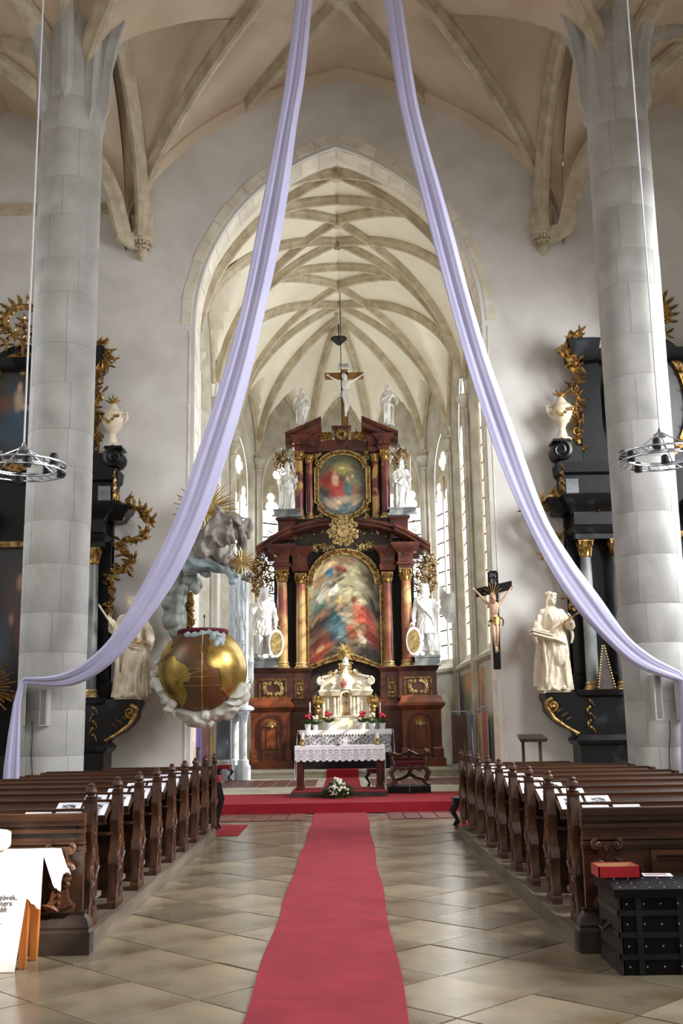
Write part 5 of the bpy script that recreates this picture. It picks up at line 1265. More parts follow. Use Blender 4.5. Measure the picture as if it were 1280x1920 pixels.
ns = 14; fall = tzt - at(640, 1429, y=YT2).z
def lace2(U, V):
    x = (U * ns) % 1 - .5; yb = .30; y = (V - yb) * 1.25; r = np.hypot(x * .95, y); a = np.arctan2(y, x); m = np.zeros_like(U, bool)
    m |= (np.abs(r - .36) < .045) & (np.sin(a * 13) > -.2) & (V < .66); m |= (np.abs(r - .17) < .03) & (np.sin(a * 4 + np.floor(U * ns) * 2.1) > -.5)
    m |= (r < .06) & (np.sin(40 * x + 30 * y) > 0); m |= (np.abs(V - .68 - .05 * np.cos(x * 2 * pi)) < .022) & (np.abs(x) < .42)
    return np.where(m[..., None], np.array(srgb(70, 62, 66)), np.array(srgb(246, 246, 250)))
painted('lace_border', lambda u, v: (tx0 - .02 + (tx1 - tx0 + .04) * u, YT2 - .025 + .008 * sin(50 * u) * (1 - v), tzt + .01 - (1 - v) * (fall * (.86 + .14 * abs(sin(u * ns * pi))))), lace2, 420, 60, 'lace', ct)
for x in (tx0 - .025, tx1 + .025): obj('side_fall', MB().grid(lambda u, v: (x + .008 * sin(20 * u), YT2 - .02 + .84 * u, tzt + .01 - (.8 if x > 0 else .7) * v), 12, 8), 'cloth', ct)
for u, nmn in ((567, 'left'), (707, 'right')):
    x = at(u, 1399, y=YT2 + .15).x; y = YT2 + .15; z = tzt + .011; h = at(u, 1374, y=y).z - z
    t = thing('table_candle', 'thick white candle in brass holder at the %s end of the front altar' % nmn, 'candle', (x, y, z), 0, 'front altar candles')
    mb = MB().lathe([(.06, 0), (.06, .015), (.03, .03), (.02, .07), (.035, .09), (.02, .11), (.055, .13), (.05, .14)], (x, y, z), 14); mb.tube([(x - .07, y, z + .04), (x - .02, y, z + .12), (x + .02, y, z + .12), (x + .07, y, z + .04)], .01, 6); obj('holder', mb, 'brass', t)
    obj('candle', MB().lathe([(.036, .14), (.036, h), (.03, h + .005)], (x, y, z), 14), 'wax', t)
x = at(633, 1399, y=YT2 + .1).x; mb = MB().lathe([(.05, 0), (.05, .015), (.02, .025)], (x, YT2 + .12, tzt + .011), 12); mb.tube([(x, YT2 + .12, tzt + .02), (x, YT2 + .1, tzt + .05)], .01, 6); tag(obj('table_microphone', mb, 'blackcable'), 'small black microphone foot at the middle of the front altar', 'microphone')
# ---- flower arrangement before the platform
p = at(634, 1499, z=PZ); fx, fy = p.x, 22.08; t = thing('flower_arrangement', 'white rose and greenery arrangement on the red carpet before the altar', 'flowers', (fx, fy, PZ)); rng = random.Random(5)
mb = MB().lathe([(.14, 0), (.16, .06), (.12, .1)], (fx, fy, PZ), 14); obj('bowl', mb, 'leaf', t); lf = MB(); wf = MB(); W = .36; Hh = at(630, 1460, y=fy).z - PZ
for k in range(260):
    a = rng.uniform(0, 2 * pi); q = rng.uniform(.4, 1); zq = rng.uniform(0, 1) ** 1.8; rr = 1.7 * W * q * (1 - .75 * zq); b = Vector((fx + cos(a) * rr * .5, fy + sin(a) * rr * .3, PZ + .05 + zq * Hh * .6)); d = Vector((cos(a), sin(a) * .6, rng.uniform(0, 1.0))).normalized(); L = rng.uniform(.1, .17)
    lf.tube([b, b + d * L * .5, b + d * L], [.008, .03, .004], 5, .35)
obj('leaves', lf, 'leaf', t, kind='stuff')
for k in range(38):
    a = rng.uniform(0, 2 * pi); zq = rng.uniform(.05, 1) ** 1.2; rr = W * (1 - .8 * zq) * rng.uniform(.5, .9); c = (fx + cos(a) * rr * .9, fy - abs(sin(a)) * rr * .6 - .05, PZ + .08 + zq * Hh * .86); m_ = MB()
    m_.ell(c, (.026, .024, .024), 8, 6)
    for j in range(5): m_.ell((c[0] + .018 * cos(j * 1.26), c[1] - .01, c[2] + .018 * sin(j * 1.26)), (.015, .011, .015), 6, 4)
    obj('rose', m_, 'petalwhite', t)
# ---- carved armchair on black platform
YC0 = 23.25; cx0, cx1 = at(728, 1490, y=YC0).x, at(808, 1490, y=YC0).x; cz = PZ + .13
tag(obj('chair_platform', MB().boxb(cx0, cx1, YC0, YC0 + 1.0, PZ, cz), 'dark'), 'low black platform under the carved armchair', 'platform')
ax = at(769, 1480, y=YC0 + .3).x; ay = YC0 + .35; sw = .36
t = thing('carved_armchair', 'dark gilt carved armchair with scroll legs right of the front altar', 'armchair', (ax, ay, cz)); gw = mat('gilt_walnut', srgb(96, 56, 30), srgb(52, 28, 18), 8, .35)
seat_z = cz + .44
obj('seat', MB().boxb(ax - sw + .05, ax + sw - .05, ay - .2, ay + .3, seat_z - .03, seat_z + .07), 'maroon', t); obj('seat_rail', filigree(MB().boxb(ax - sw, ax + sw, ay - .24, ay + .32, seat_z - .1, seat_z - .02), ax, seat_z - .08, .26, .05, ay - .26, 4, 3, .016, size=(.04, .06)), gw, t)
for e in (-1, 1):
    for yy in (ay - .2, ay + .28):
        mb = MB().tube([(ax + e * (sw - .05), yy, seat_z - .05), (ax + e * (sw + .05), yy, seat_z - .15), (ax + e * (sw - .02), yy, seat_z - .32), (ax + e * (sw - .06), yy, cz + .08), (ax + e * (sw + .0), yy, cz + .04)], [.05, .048, .034, .03, .035], 8); mb.ell((ax + e * (sw + .02), yy, cz + .03), (.055, .05, .03), 8, 5); obj('leg', mb, gw, t)
    mb = MB().tube([(ax + e * (sw - .02), ay - .18, seat_z), (ax + e * (sw + .03), ay - .14, seat_z + .18), (ax + e * (sw + .05), ay - .2, seat_z + .26), (ax + e * (sw + .02), ay + .28, seat_z + .32)], [.03, .03, .04, .03], 8); mb.ell((ax + e * (sw + .05), ay - .21, seat_z + .25), .05, 8, 6); obj('armrest', mb, gw, t)
mb = MB().tube([(ax - sw + .04, ay + .0, cz + .12), (ax - .15, ay, cz + .16), (ax, ay, cz + .24), (ax + .15, ay, cz + .16), (ax + sw - .04, ay, cz + .12)], [.03, .03, .05, .03, .03], 8); mb.ell((ax, ay, cz + .3), (.05, .05, .07), 8, 6); obj('stretcher', mb, gw, t)
bt = at(769, 1412, y=ay + .3).z; obj('back_cushion', MB().boxb(ax - sw + .06, ax + sw - .06, ay + .26, ay + .31, seat_z + .06, bt - .1), 'maroon', t)
mb = MB().boxb(ax - sw, ax - sw + .07, ay + .26, ay + .33, seat_z, bt - .04).boxb(ax + sw - .07, ax + sw, ay + .26, ay + .33, seat_z, bt - .04); mb.tube([(ax - sw - .02, ay + .3, bt - .02), (ax - .2, ay + .3, bt - .05), (ax, ay + .3, bt + .03), (ax + .2, ay + .3, bt - .05), (ax + sw + .02, ay + .3, bt - .02)], [.05, .04, .06, .04, .05], 8); filigree(mb, ax, bt - .01, .12, .07, ay + .25, 4, 6, .016, size=(.035, .05))
for e in (-1, 1): mb.leaf(ax + e * (sw - .02), bt - .02, pi / 2 - e * .5, .14, .07, ay + .28, 0)
obj('back_frame', mb, gw, t)
p = at(769, 1489, z=PZ); t = thing('microphone_stand', 'thin black stand on round foot before the carved armchair', 'stand', (p.x, 23.1, PZ)); obj('foot', MB().lathe([(.1, 0), (.1, .015), (.03, .03), (.02, .05)], (p.x, 23.1, PZ), 16), 'darkmetal', t); obj('rod', MB().tube([(p.x, 23.1, PZ + .04), (p.x, 23.1, PZ + .36)], .008, 6), 'silver', t)
# ---- stools
def stool(name, label, x, y, z, w=.5, h=.48, m='maroon'):
    t = thing(name, label, 'stool', (x, y, z)); obj('seat', MB().boxb(x - w / 2, x + w / 2, y - .2, y + .2, z + h - .1, z + h), m, t)
    for e in (-1, 1):
        for f in (-1, 1): obj('leg', MB().tube([(x + e * (w / 2 - .05), y + f * .15, z + h - .1), (x + e * (w / 2 + .02), y + f * .16, z + h * .55), (x + e * (w / 2 - .06), y + f * .15, z + .1), (x + e * (w / 2 - .02), y + f * .16, z)], [.04, .036, .022, .03], 7), 'dark', t)
    return t
p = at(692, 1470, z=.185); stool('cabriole_stool', 'dark red stool with curved legs behind the front altar table', p.x + .12, 25.4, .195, .4, .42)
p = at(431, 1437, y=29.2); stool('cabriole_stool', 'black stool with red seat beside the white Gothic tower', p.x - .12, 29.0, .195, .34, .42, 'red')
p = at(404, 1470, y=18.2); stool('cabriole_stool', 'red seated stool at the far end of the left pews', p.x - .05, 18.0, 0, .3, .86, 'red')
p = at(857, 1560, z=0); stool('cabriole_stool', 'dark curved-leg stool at the far end of the right pews', p.x + .2, 17.75, .013, .36, .46, 'dark')
# ---- carpets
def runner(name, label, pts, z, m, th=.012, n=40):
    mb = MB(); rows = []
    P = spline([tuple(p) for p in pts], n)
    rows = [[(a + .012 * sin(y * 2.1), y, z), (b + .012 * sin(y * 1.7 + 1), y, z), (b + .012 * sin(y * 1.7 + 1), y, z + th), (a + .012 * sin(y * 2.1), y, z + th)] for y, a, b in P]
    return tag(obj(name, mb.loft(rows), m), label, 'carpet')
a0, a1 = at(453, 1920, z=0), at(768, 1920, z=0); b0, b1 = at(590, 1526, z=0), at(688, 1526, z=0)
runner('aisle_runner', 'long faded red carpet runner down the middle of the stone aisle', [(a0.y - 2.5, a0.x - .01, a1.x - .01), (a0.y, a0.x, a1.x), (12, a0.x + (b0.x - a0.x) * .4, a1.x + (b1.x - a1.x) * .35), (20.78, b0.x, b1.x)], .004, 'carpet')
mb = MB(); mb.boxb(-3.06, 3.06, 20.784, 23.6, .181, .192).boxb(-3.06, 3.06, 20.784, 20.798, 0.002, .181); tag(obj('step_carpet', mb, 'carpet2'), 'crimson carpet covering the front chancel step', 'carpet')
c0, c1 = at(612, 1445, y=30.12).x, at(672, 1445, y=30.12).x
mb = MB().boxb(c0, c1, 24.0, 30.12, .181, .195).boxb(c0, c1, 30.115, 30.135, .18, .397).boxb(c0, c1, 30.125, 30.76, .386, .397); tag(obj('altar_runner', mb, 'carpet2'), 'crimson runner leading up the step to the high altar', 'carpet')
for x, s in ((-1.78, 'left'), (1.72, 'right')): tag(obj('floor_mat', MB().boxb(x - .45, x + .12, 16.95, 18.7, .003, .012) if x < 0 else MB().boxb(x + .1, x + .6, 16.95, 18.7, .003, .012), 'carpet2'), 'small red mat at the far end of the %s pews' % s, 'mat')

# ================================================================== GLOBE PULPIT
YP = 20.95; gc = at(380, 1258, y=YP); GR = 82 * (gc - CAM).length * .985 / F
gx, gz = gc.x, gc.z
pul = thing('globe_pulpit', 'gilded globe pulpit held in pale stucco clouds left of the chancel arch', 'pulpit', (gx, YP, gz - GR))
def gp(px, pz, k=1.0):
    """point on the front of the globe at relative picture coordinates"""
    r2 = min(.995, px * px + pz * pz); d = math.sqrt(1 - r2); return Vector((gx + px * GR * k, YP - d * GR * k, gz + pz * GR * k))
ztop = .86
def gsph(k, z1=ztop, n=64, m=36):
    R = GR * k; pr = []
    for i in range(m + 1):
        a = -pi / 2 + (math.asin(z1) + pi / 2) * i / m; pr.append((max(.004, R * cos(a)), gz + R * sin(a)))
    return pr
pr = gsph(1.0); pr += [(pr[-1][0] - .06, pr[-1][1]), (pr[-1][0] - .06, gz + .1)]
obj('globe', MB().lathe(pr, (gx, YP, 0), 72), 'globesea', pul)
# land masses: raised gilt patches on the sphere
def landmask(px, pz):
    n = .16 * noise.noise((px * 3.1, pz * 3.1, 2.2)) + .08 * noise.noise((px * 8, pz * 8, 5.1)) + .05 * noise.noise((px * 17, pz * 17, 7))
    a = ((px - .62) / .50) ** 2 + ((pz - .38) / .42) ** 2 < (1 + 2.2 * n) ** 2
    b = ((px - .78) / .32) ** 2 + ((pz + .16) / .5) ** 2 < (1 + 2 * n) ** 2
    c = ((px + .58) / .34) ** 2 + ((pz + .06) / .34) ** 2 < (1 + 2.6 * n) ** 2 or ((px + .46 + .25 * (pz + .6)) / .2) ** 2 + ((pz + .5) / .34) ** 2 < (1 + 2.4 * n) ** 2
    d = ((px + .78) / .2) ** 2 + ((pz - .5) / .24) ** 2 < (1 + 3 * n) ** 2
    return 1 if (a or b) else 2 if c else 3 if d else 0
lands = {1: MB(), 2: MB(), 3: MB()}; N1, N2 = 170, 150
for i in range(N1):
    for j in range(N2):
        u0, v0 = pi + pi * i / N1, -pi / 2 + pi * .97 * j / N2; du, dv = pi / N1, pi * .97 / N2
        def S(u, v, k): return (gx + cos(v) * cos(u) * GR * k, YP + cos(v) * sin(u) * GR * k, gz + sin(v) * GR * k)
        q = (cos(v0 + dv / 2) * cos(u0 + du / 2), sin(v0 + dv / 2))
        if q[1] > ztop - .06: continue
        l = landmask(*q)
        if l: lands[l].add([S(u0, v0, 1.012), S(u0 + du, v0, 1.012), S(u0 + du, v0 + dv, 1.012), S(u0, v0 + dv, 1.012)], [(0, 1, 2, 3)])
def weld(me):
    bm = bmesh.new(); bm.from_mesh(me); bmesh.ops.remove_doubles(bm, verts=bm.verts, dist=.0005)
    g = bmesh.ops.extrude_face_region(bm, geom=bm.faces[:]); vv = [e for e in g['geom'] if isinstance(e, bmesh.types.BMVert)]
    c = Vector((gx, YP, gz))
    for v in vv: v.co = c + (v.co - c) * .985
    bmesh.ops.recalc_face_normals(bm, faces=bm.faces); bm.to_mesh(me); bm.free(); return me
for k, mbl in lands.items():
    if mbl.v:
        me = bpy.data.meshes.new('land_mass'); me.from_pydata(mbl.v, [], mbl.f); obj('land_mass', weld(me), 'globeland', pul, kind='stuff')
mb = MB()
for zq in (.0, -.17, -.36): mb.tube([gp(x, zq + .04 * x * x, 1.006) for x in np.linspace(-.88, .88, 24)], .006, 4)
mb.tube([gp(.05 + .06 * (1 - z * z), z, 1.006) for z in np.linspace(-.95, .8, 24)], .008, 4); mb.tube([gp(x, .0 - .22 + .3 * (x + .5), 1.006) for x in np.linspace(-.5, .3, 12)], .008, 4)
obj('gilt_meridians', mb, 'goldpale', pul, kind='stuff')
# velvet rim
rr = GR * math.sqrt(1 - ztop ** 2); zr = gz + GR * ztop
obj('velvet_rim', MB().lathe([(rr - .08, zr - .02), (rr + .05, zr - .04), (rr + .07, zr + .03), (rr + .02, zr + .07), (rr - .09, zr + .06)], (gx, YP, 0), 48), 'maroon', pul)
# stucco clouds cradling the globe
mb = MB(); rng = random.Random(4)
def lump(px, pz, s, k=1.03, dy=0): p = gp(px, pz, k); mb.ell((p.x, p.y + dy, p.z), (s * rng.uniform(.9, 1.3), s, s * rng.uniform(.8, 1.2)), 10, 8)
path = [(-.97, .2), (-1.0, -.05), (-.97, -.25), (-.88, -.42), (-.74, -.62), (-.58, -.8), (-.4, -.9), (-.2, -.97), (.0, -.98), (.2, -.97), (.38, -.9), (.55, -.8), (.7, -.66), (.82, -.52), (.9, -.38)]
for i, (a, b) in enumerate(path):
    f = 1.02 / max(1, math.hypot(a, b)); lump(a * f, b * f, .07 + .03 * (i % 3) + (.06 if 9 < i < 14 else 0))
limb(mb, [gp(a * .97, b * .97, 1.04) for a, b in path[2:]], [.07, .09, .12, .11, .1, .08])
for a, b, s in ((.1, -1.0, .14), (-.08, -1.06, .13), (.02, -1.14, .1), (.3, -1.0, .11), (-.62, -.95, .09), (.62, -.7, .14), (.72, -.55, .1), (.84, -.3, .07), (.9, -.15, .05)):
    mb.ell((gx + a * GR, YP - .25 + .1 * a, gz + b * GR), (s, s * 1.2, s * .9), 10, 8)
limb(mb, [(gx - .62 * GR, YP - .45, gz - .75 * GR), (gx - .7 * GR, YP - .45, gz - .92 * GR), (gx - .72 * GR, YP - .4, gz - 1.02 * GR)], [.1, .08, .04])
limb(mb, [(gx - .9 * GR, YP + .1, gz), (gx - .8 * GR, YP + .5, gz - .5 * GR), (gx - .3 * GR, YP + .5, gz - 1.0 * GR), (gx, YP + .5, gz - 1.05 * GR)], [.1, .16, .2, .2])
obj('cloud_cradle', ruffle(remesh(mb, .018, 3), .05, 3.6, 1), mat('pale_stucco', srgb(206, 204, 190), srgb(176, 176, 162), 4, .55), pul, smooth=60)
mb = MB(); st = [gp(x, .78 + .03 * sin(9 * x), 1.012) for x in np.linspace(-.3, .5, 20)]
for i, p in enumerate(st): mb.ell(p, (.05, .03, .05 + .03 * sin(i * 1.7)), 8, 6)
for a, b, s in ((.3, .68, .08), (.4, .62, .09), (.48, .66, .09), (.38, .54, .06), (.5, .56, .06), (.28, .76, .07)): mb.ell(gp(a, b, 1.0), (s, .05, s), 9, 6)
obj('cloud_border', remesh(mb, .016, 2), 'bluestone', pul, smooth=60)
# trunk of cloud and draped figure group above
def W(u, v, y): return at(u, v, y=y)
Yb = 21.5; mb = MB()
limb(mb, [W(333, 1182, Yb), W(326, 1150, Yb), W(322, 1125, Yb), W(330, 1095, Yb), W(338, 1065, Yb), W(348, 1045, Yb)], [.17, .16, .14, .17, .2, .2])
for u, v, s in ((322, 1163, .17), (330, 1140, .15), (316, 1132, .11), (345, 1108, .13), (352, 1088, .12), (372, 1098, .15), (362, 1085, .12), (318, 1108, .1), (340, 1125, .11)): mb.ell(W(u, v, Yb - .12), (s, s * .9, s), 10, 8)
obj('cloud_trunk', ruffle(remesh(mb, .018, 5), .09, 2.6, 2, (1.5, 1, .55)), 'greenstone', pul, smooth=60)
mb = MB(); Yf = 21.0
limb(mb, [W(345, 1040, Yb), W(370, 1050, Yf), W(400, 1058, Yf), W(425, 1066, Yf - .1), W(434, 1078, Yf - .15)], [.2, .2, .15, .09, .05]); hand(mb, W(432, 1074, Yf - .15), (.3, -.2, -1), 1, 1.8, .5)
for u, v, s in ((352, 1045, .2), (375, 1048, .17), (392, 1060, .13), (360, 1065, .15), (385, 1074, .11)): mb.ell(W(u, v, Yf + .15), (s * 1.2, s, s * .8), 10, 8)
obj('cloud_canopy', ruffle(remesh(mb, .017, 3), .05, 3.6, 3), 'bluestone', pul, smooth=60)
mb = MB(); Yg = 20.9
P = lambda u, v, dy=0: W(u, v, Yg + dy)
limb(mb, [P(385, 1025), P(400, 1005), P(415, 985), P(432, 985)], [.26, .28, .26, .2]); limb(mb, [P(372, 1030, .2), P(385, 1010), P(400, 1000)], [.14, .2, .2])      # torso leaning out
limb(mb, [P(415, 985), P(440, 990), P(452, 1010), P(455, 1040)], [.16, .13, .11, .06]); limb(mb, [P(402, 1020), P(415, 1040), P(440, 1058), P(455, 1072)], [.15, .14, .1, .06]); hand(mb, P(455, 1072), (.5, 0, -1), 1, 1.6, .4)
limb(mb, [P(402, 990), P(410, 968), P(411, 957), P(404, 952)], [.12, .1, .08, .05]); limb(mb, [P(432, 985), P(448, 990), P(458, 985)], [.12, .1, .06])
head(mb, P(436, 981, -.1), tilt=25, turn=-30, s=1.35, hair='wavy', beard=.08)
mb.ell(P(464, 993), (.1, .08, .2), 10, 8); mb.ell(P(466, 985), (.06, .06, .12), 9, 7)
for i in range(9):
    a = i * .7; mb.tube([P(388 + 5 * i, 978 + 3 * sin(a) + i, -.18), P(384 + 6 * i, 1000 + 4 * cos(a), -.26), P(380 + 7 * i, 1032 - 2 * i, -.14)], [.03, .05, .03], 6)
sash(mb, [P(405, 960, -.1), P(415, 975, -.15), P(430, 980, -.1), P(428, 1000, -.2)], .08); sash(mb, [P(372, 1000), P(365, 1015), P(372, 1035)], .12); sash(mb, [P(450, 985), P(455, 1010, -.1), P(452, 1045)], .09)
obj('draped_figure', ruffle(remesh(mb, .015, 3), .075, 4.4, 4, (1, 1, .7)), 'greystucco', pul, smooth=60)
def burst(name, u, v, y, R, n, tilt=0, r=.014, m='goldpale'):
    c = W(u, v, y); mb = MB(); rng = random.Random(u)
    for k in range(n):
        a = 2 * pi * k / n + rng.uniform(-.04, .04); L = R * (1 if k % 3 == 0 else rng.uniform(.68, .93)); mb.tube([c, c + Vector((cos(a) * L, .02 * (k % 2), sin(a) * L))], [r * 1.1, r * .6], 4)
    mb.ell(c, (R * .1, R * .08, R * .1), 10, 8); obj(name, mb, m, pul)
burst('sunburst', 384, 956, 21.3, .66, 64, r=.019); burst('small_sunburst', 452, 1053, 20.6, .29, 34)
mb = MB().boxb(W(352, 1150, 21.75).x, W(362, 1150, 21.75).x, 21.6, 21.8, W(355, 1185, 21.75).z, W(355, 1112, 21.75).z); filigree(mb, W(357, 1150, 21.6).x, W(357, 1150, 21.6).z, .1, .36, 21.58, 6, 4, .016, size=(.05, .08)); obj('gilded_back_panel', mb, 'golddark', pul)
mb = MB().tube([(gx + .06, YP - .3, zr), (gx + .06, YP - .3, zr + .27)], .007, 6); mb.ell((gx + .06, YP - .3, zr + .3), (.02, .02, .035), 8, 6); tag(obj('pulpit_microphone', mb, 'blackcable'), 'thin black microphone rising from the globe pulpit rim', 'microphone')

# ================================================================== WHITE GOTHIC TOWER (sacrament house)
YG = 29.9; gz0 = .19; g0 = at(450, 1432, y=YG)
tw = thing('gothic_tower', 'slender pale Gothic sacrament tower with pinnacles behind the globe pulpit', 'sacrament tower', (g0.x, YG, gz0))
G = lambda u, v, dy=0: at(u, v, y=YG + dy)
def cyl(mb, u, v0, v1, r, dy=0, n=10, z0=None): a, b = G(u, v0, dy), G(u, v1, dy); mb.lathe([(r, (z0 if z0 is not None else a.z)), (r, b.z)], (b.x, YG + dy, 0), n)
for u, dy in ((456, -.3), (441, .1), (428, -.3)):
    x = G(u, 1390, dy).x; z1 = G(u, 1334, dy).z
    c = obj('column', MB().lathe([(.1, gz0), (.1, z1)], (x, YG + dy, 0), 14), 'gothic', tw)
    obj('column_base', MB().lathe([(.2, gz0), (.2, gz0 + .35), (.15, gz0 + .42), (.15, gz0 + .5), (.11, gz0 + .55)], (x, YG + dy, 0), 8), 'gothic', c); obj('capital', capital(x, YG + dy, z1 - .3, z1, .1), 'gothic', c)
za, zb2 = G(450, 1335).z, G(450, 1327).z
obj('table_slab', MB().lathe([(.42, za), (.52, za + .05), (.52, zb2), (.4, zb2 + .06)], (G(443, 1330).x, YG - .05, 0), 8, a0=pi / 8), 'gothic', tw)
for i, (u, dy, r) in enumerate(((462, -.2, .055), (455, -.36, .05), (447, -.4, .055), (440, -.38, .05), (433, -.25, .055), (450, -.1, .16), (438, 0, .14))):
    mb = MB(); cyl(mb, u, 1327, 1058 + (i % 3) * 8, r, dy, 8)
    t_ = G(u, 1058 + (i % 3) * 8, dy); mb.lathe([(r * 1.4, 0), (r * 1.4, .06), (r * .9, .08), (.01, .5)], (t_.x, YG + dy, t_.z), 6)
    obj('shaft', mb, 'gothic', tw)
for vb in (1265, 1180, 1125):
    for ua, ub in ((462, 449), (449, 435)):
        mb = MB(); a, b = G(ua, vb, -.4), G(ub, vb, -.4); m_ = G((ua + ub) / 2, vb - 24, -.45); mb.tube([a, m_, b], .03, 6); mb.tube([m_, m_ + Vector((0, 0, .22))], [.03, .008], 6); mb.ell(m_ + Vector((0, 0, .12)), .045, 6, 5); mb.tube([a, b], .02, 6)
        mb.tube([a + Vector((0, 0, -.02)), (a + b) / 2 + Vector((0, 0, .18)), b], .018, 6); obj('gable', mb, 'gothic', tw)
for u, v0, v1, dy in ((472, 1275, 1210, -.2), (466, 1270, 1228, -.1), (452, 1200, 1150, -.45), (440, 1205, 1165, -.45)):
    a, b = G(u, v0, dy), G(u, v1, dy); mb = MB().lathe([(.01, -.1), (.04, 0), (.045, .5 * (b.z - a.z)), (.06, .52 * (b.z - a.z)), (.02, .85 * (b.z - a.z)), (.008, b.z - a.z)], (a.x, YG + dy, a.z), 6)
    for k in range(4): mb.ell((a.x, YG + dy, a.z + (.5 + .11 * k) * (b.z - a.z)), (.06 - .01 * k, .05, .02), 6, 4)
    mb.boxb(b.x - .045, b.x + .045, YG + dy - .01, YG + dy + .01, b.z - .1, b.z - .08); mb.tube([a, G(462, v0 + 4, dy)], .02, 5); obj('pinnacle', mb, 'gothic', tw)

# ================================================================== PAINTED BANNER PANELS ON STANDS
def banner(label, u0, u1, v0, v1, y0, y1, base, items, seed):
    """free-standing painted panel from (u0,y0) to (u1,y1); v0 bottom, v1 top at the first edge"""
    a = at(u0, v0, y=y0); b = at(u1, v0, y=y1); zt = at(u0, v1, y=y0).z; z0 = a.z; d = (b - a); d.z = 0; d.normalize(); n = Vector((d.y, -d.x, 0))
    t = thing('painted_panel', label, 'panel', ((a.x + b.x) / 2, (a.y + b.y) / 2, .19)); e = .02
    pb = MB().loft([[(a.x, a.y, z), (b.x, b.y, z), (b.x - n.x * e, b.y - n.y * e, z), (a.x - n.x * e, a.y - n.y * e, z)] for z in (z0, zt)]); obj('backing', pb, 'lampgrey', t)
    painted('picture', lambda u, v: (a.x + (b.x - a.x) * u + n.x * .006, a.y + (b.y - a.y) * u + n.y * .006, z0 + (zt - z0) * v), lambda U, V: blobs(U, V, base, items, seed, .5), 24, 60, 'panelpaint', t)
    fr = MB()
    for p in (a, b): fr.tube([(p.x, p.y, .19), (p.x, p.y, zt + .1)], .012, 6)
    fr.tube([(a.x, a.y, zt + .09), (b.x, b.y, zt + .09)], .012, 6); fr.tube([(a.x, a.y, max(.3, z0 - .06)), (b.x, b.y, max(.3, z0 - .06))], .012, 6)
    for p in (a, b): fr.tube([(p.x + n.x * .2, p.y + n.y * .2, .2), (p.x - n.x * .2, p.y - n.y * .2, .2)], .014, 6)
    obj('stand', fr, 'metal', t); return t
k = srgb
banner('pale lilac painted panel on a stand nearest the arch pier under the globe pulpit', 353, 365, 1405, 1336, 24.2, 25.0, (k(176, 150, 196), k(196, 170, 206)), [(.2, .5, .12, .9, 0, k(206, 140, 90), .4), (.6, .5, .12, .4, 0, k(226, 214, 236), .5), (.7, .4, .05, .2, 10, k(70, 60, 120), .4)], 2)
banner('violet blue painted panel on a stand under the globe pulpit', 366, 378, 1432, 1345, 25.0, 25.8, (k(70, 60, 110), k(96, 80, 130)), [(.3, .6, .2, .3, 0, k(130, 84, 170), .5), (.6, .3, .2, .3, 0, k(90, 80, 150), .5), (.9, .5, .15, .9, 0, k(120, 116, 110), .4)], 3)
banner('dark maroon painted panel on a stand under the globe pulpit', 381, 392, 1432, 1343, 25.8, 26.6, (k(110, 50, 60), k(90, 44, 50)), [(.4, .7, .3, .2, 0, k(130, 70, 66), .6), (.6, .3, .3, .1, 0, k(140, 80, 96), .5)], 4)
banner('narrow gold brown painted panel on a stand under the globe pulpit', 393, 400, 1428, 1343, 26.6, 27.2, (k(140, 110, 50), k(130, 104, 70)), [(.4, .3, .4, .2, 0, k(160, 128, 60), .6), (.6, .8, .4, .1, 0, k(112, 90, 70), .5)], 5)
banner('dark slate grey painted panel facing the nave beside the Gothic tower', 406, 431, 1425, 1344, 27.3, 27.4, (k(80, 86, 92), k(70, 74, 84)), [(.3, .2, .3, .15, 0, k(110, 120, 130), .7), (.7, .35, .2, .15, 30, k(96, 110, 130), .6), (.8, .4, .04, .06, 0, k(160, 180, 210), .4), (.2, .18, .04, .05, 0, k(140, 160, 200), .4), (.5, .75, .4, .2, 0, k(58, 60, 70), .7)], 6)
banner('brown painted panel with green strokes facing the nave right of the altarpiece', 848, 879, 1430, 1341, 27.6, 27.5, (k(84, 56, 44), k(90, 66, 52)), [(.8, .3, .04, .16, 10, k(104, 120, 70), .4), (.7, .2, .03, .08, -20, k(120, 140, 84), .4), (.5, .6, .3, .2, 0, k(76, 50, 40), .6)], 7)
banner('blue painted panel with white script on the right chancel side', 884, 893, 1440, 1340, 27.2, 26.2, (k(60, 66, 120), k(70, 80, 140)), [(.5, .5, .12, .3, 8, k(200, 200, 226), .3), (.95, .5, .25, .9, 0, k(130, 70, 50), .3)], 8)
banner('gold ochre painted panel on the right chancel side', 899, 906, 1440, 1337, 26.0, 25.2, (k(120, 88, 40), k(150, 112, 50)), [(.6, .8, .2, .3, 0, k(180, 140, 60), .5), (.3, .4, .2, .4, 0, k(90, 62, 36), .5)], 9)
banner('brick red painted panel nearest the right arch pier', 907, 917, 1440, 1333, 25.1, 24.2, (k(130, 54, 44), k(146, 66, 54)), [(.5, .5, .4, .3, 0, k(140, 60, 50), .6)], 10)
# brown wooden screen end beside the left panels
p0, p1 = at(344, 1438, y=23.1), at(375, 1438, y=24.6); t = thing('wooden_stall_end', 'brown wooden stall end below the lilac panel at the left arch pier', 'stall', (-2.95, 23.6, .19))
zt = at(345, 1408, y=23.1).z; obj('panel', MB().loft([[(p0.x - .03, 23.1, z), (p1.x, 24.3, z), (p1.x, 24.36, z), (p0.x - .03, 23.16, z)] for z in (.19, zt)]), 'wood', t); obj('top_rail', MB().loft([[(p0.x - .05, 23.06, z), (p1.x + .03, 24.28, z), (p1.x + .03, 24.4, z), (p0.x - .05, 23.2, z)] for z in (zt, zt + .05)]), 'wood', t)

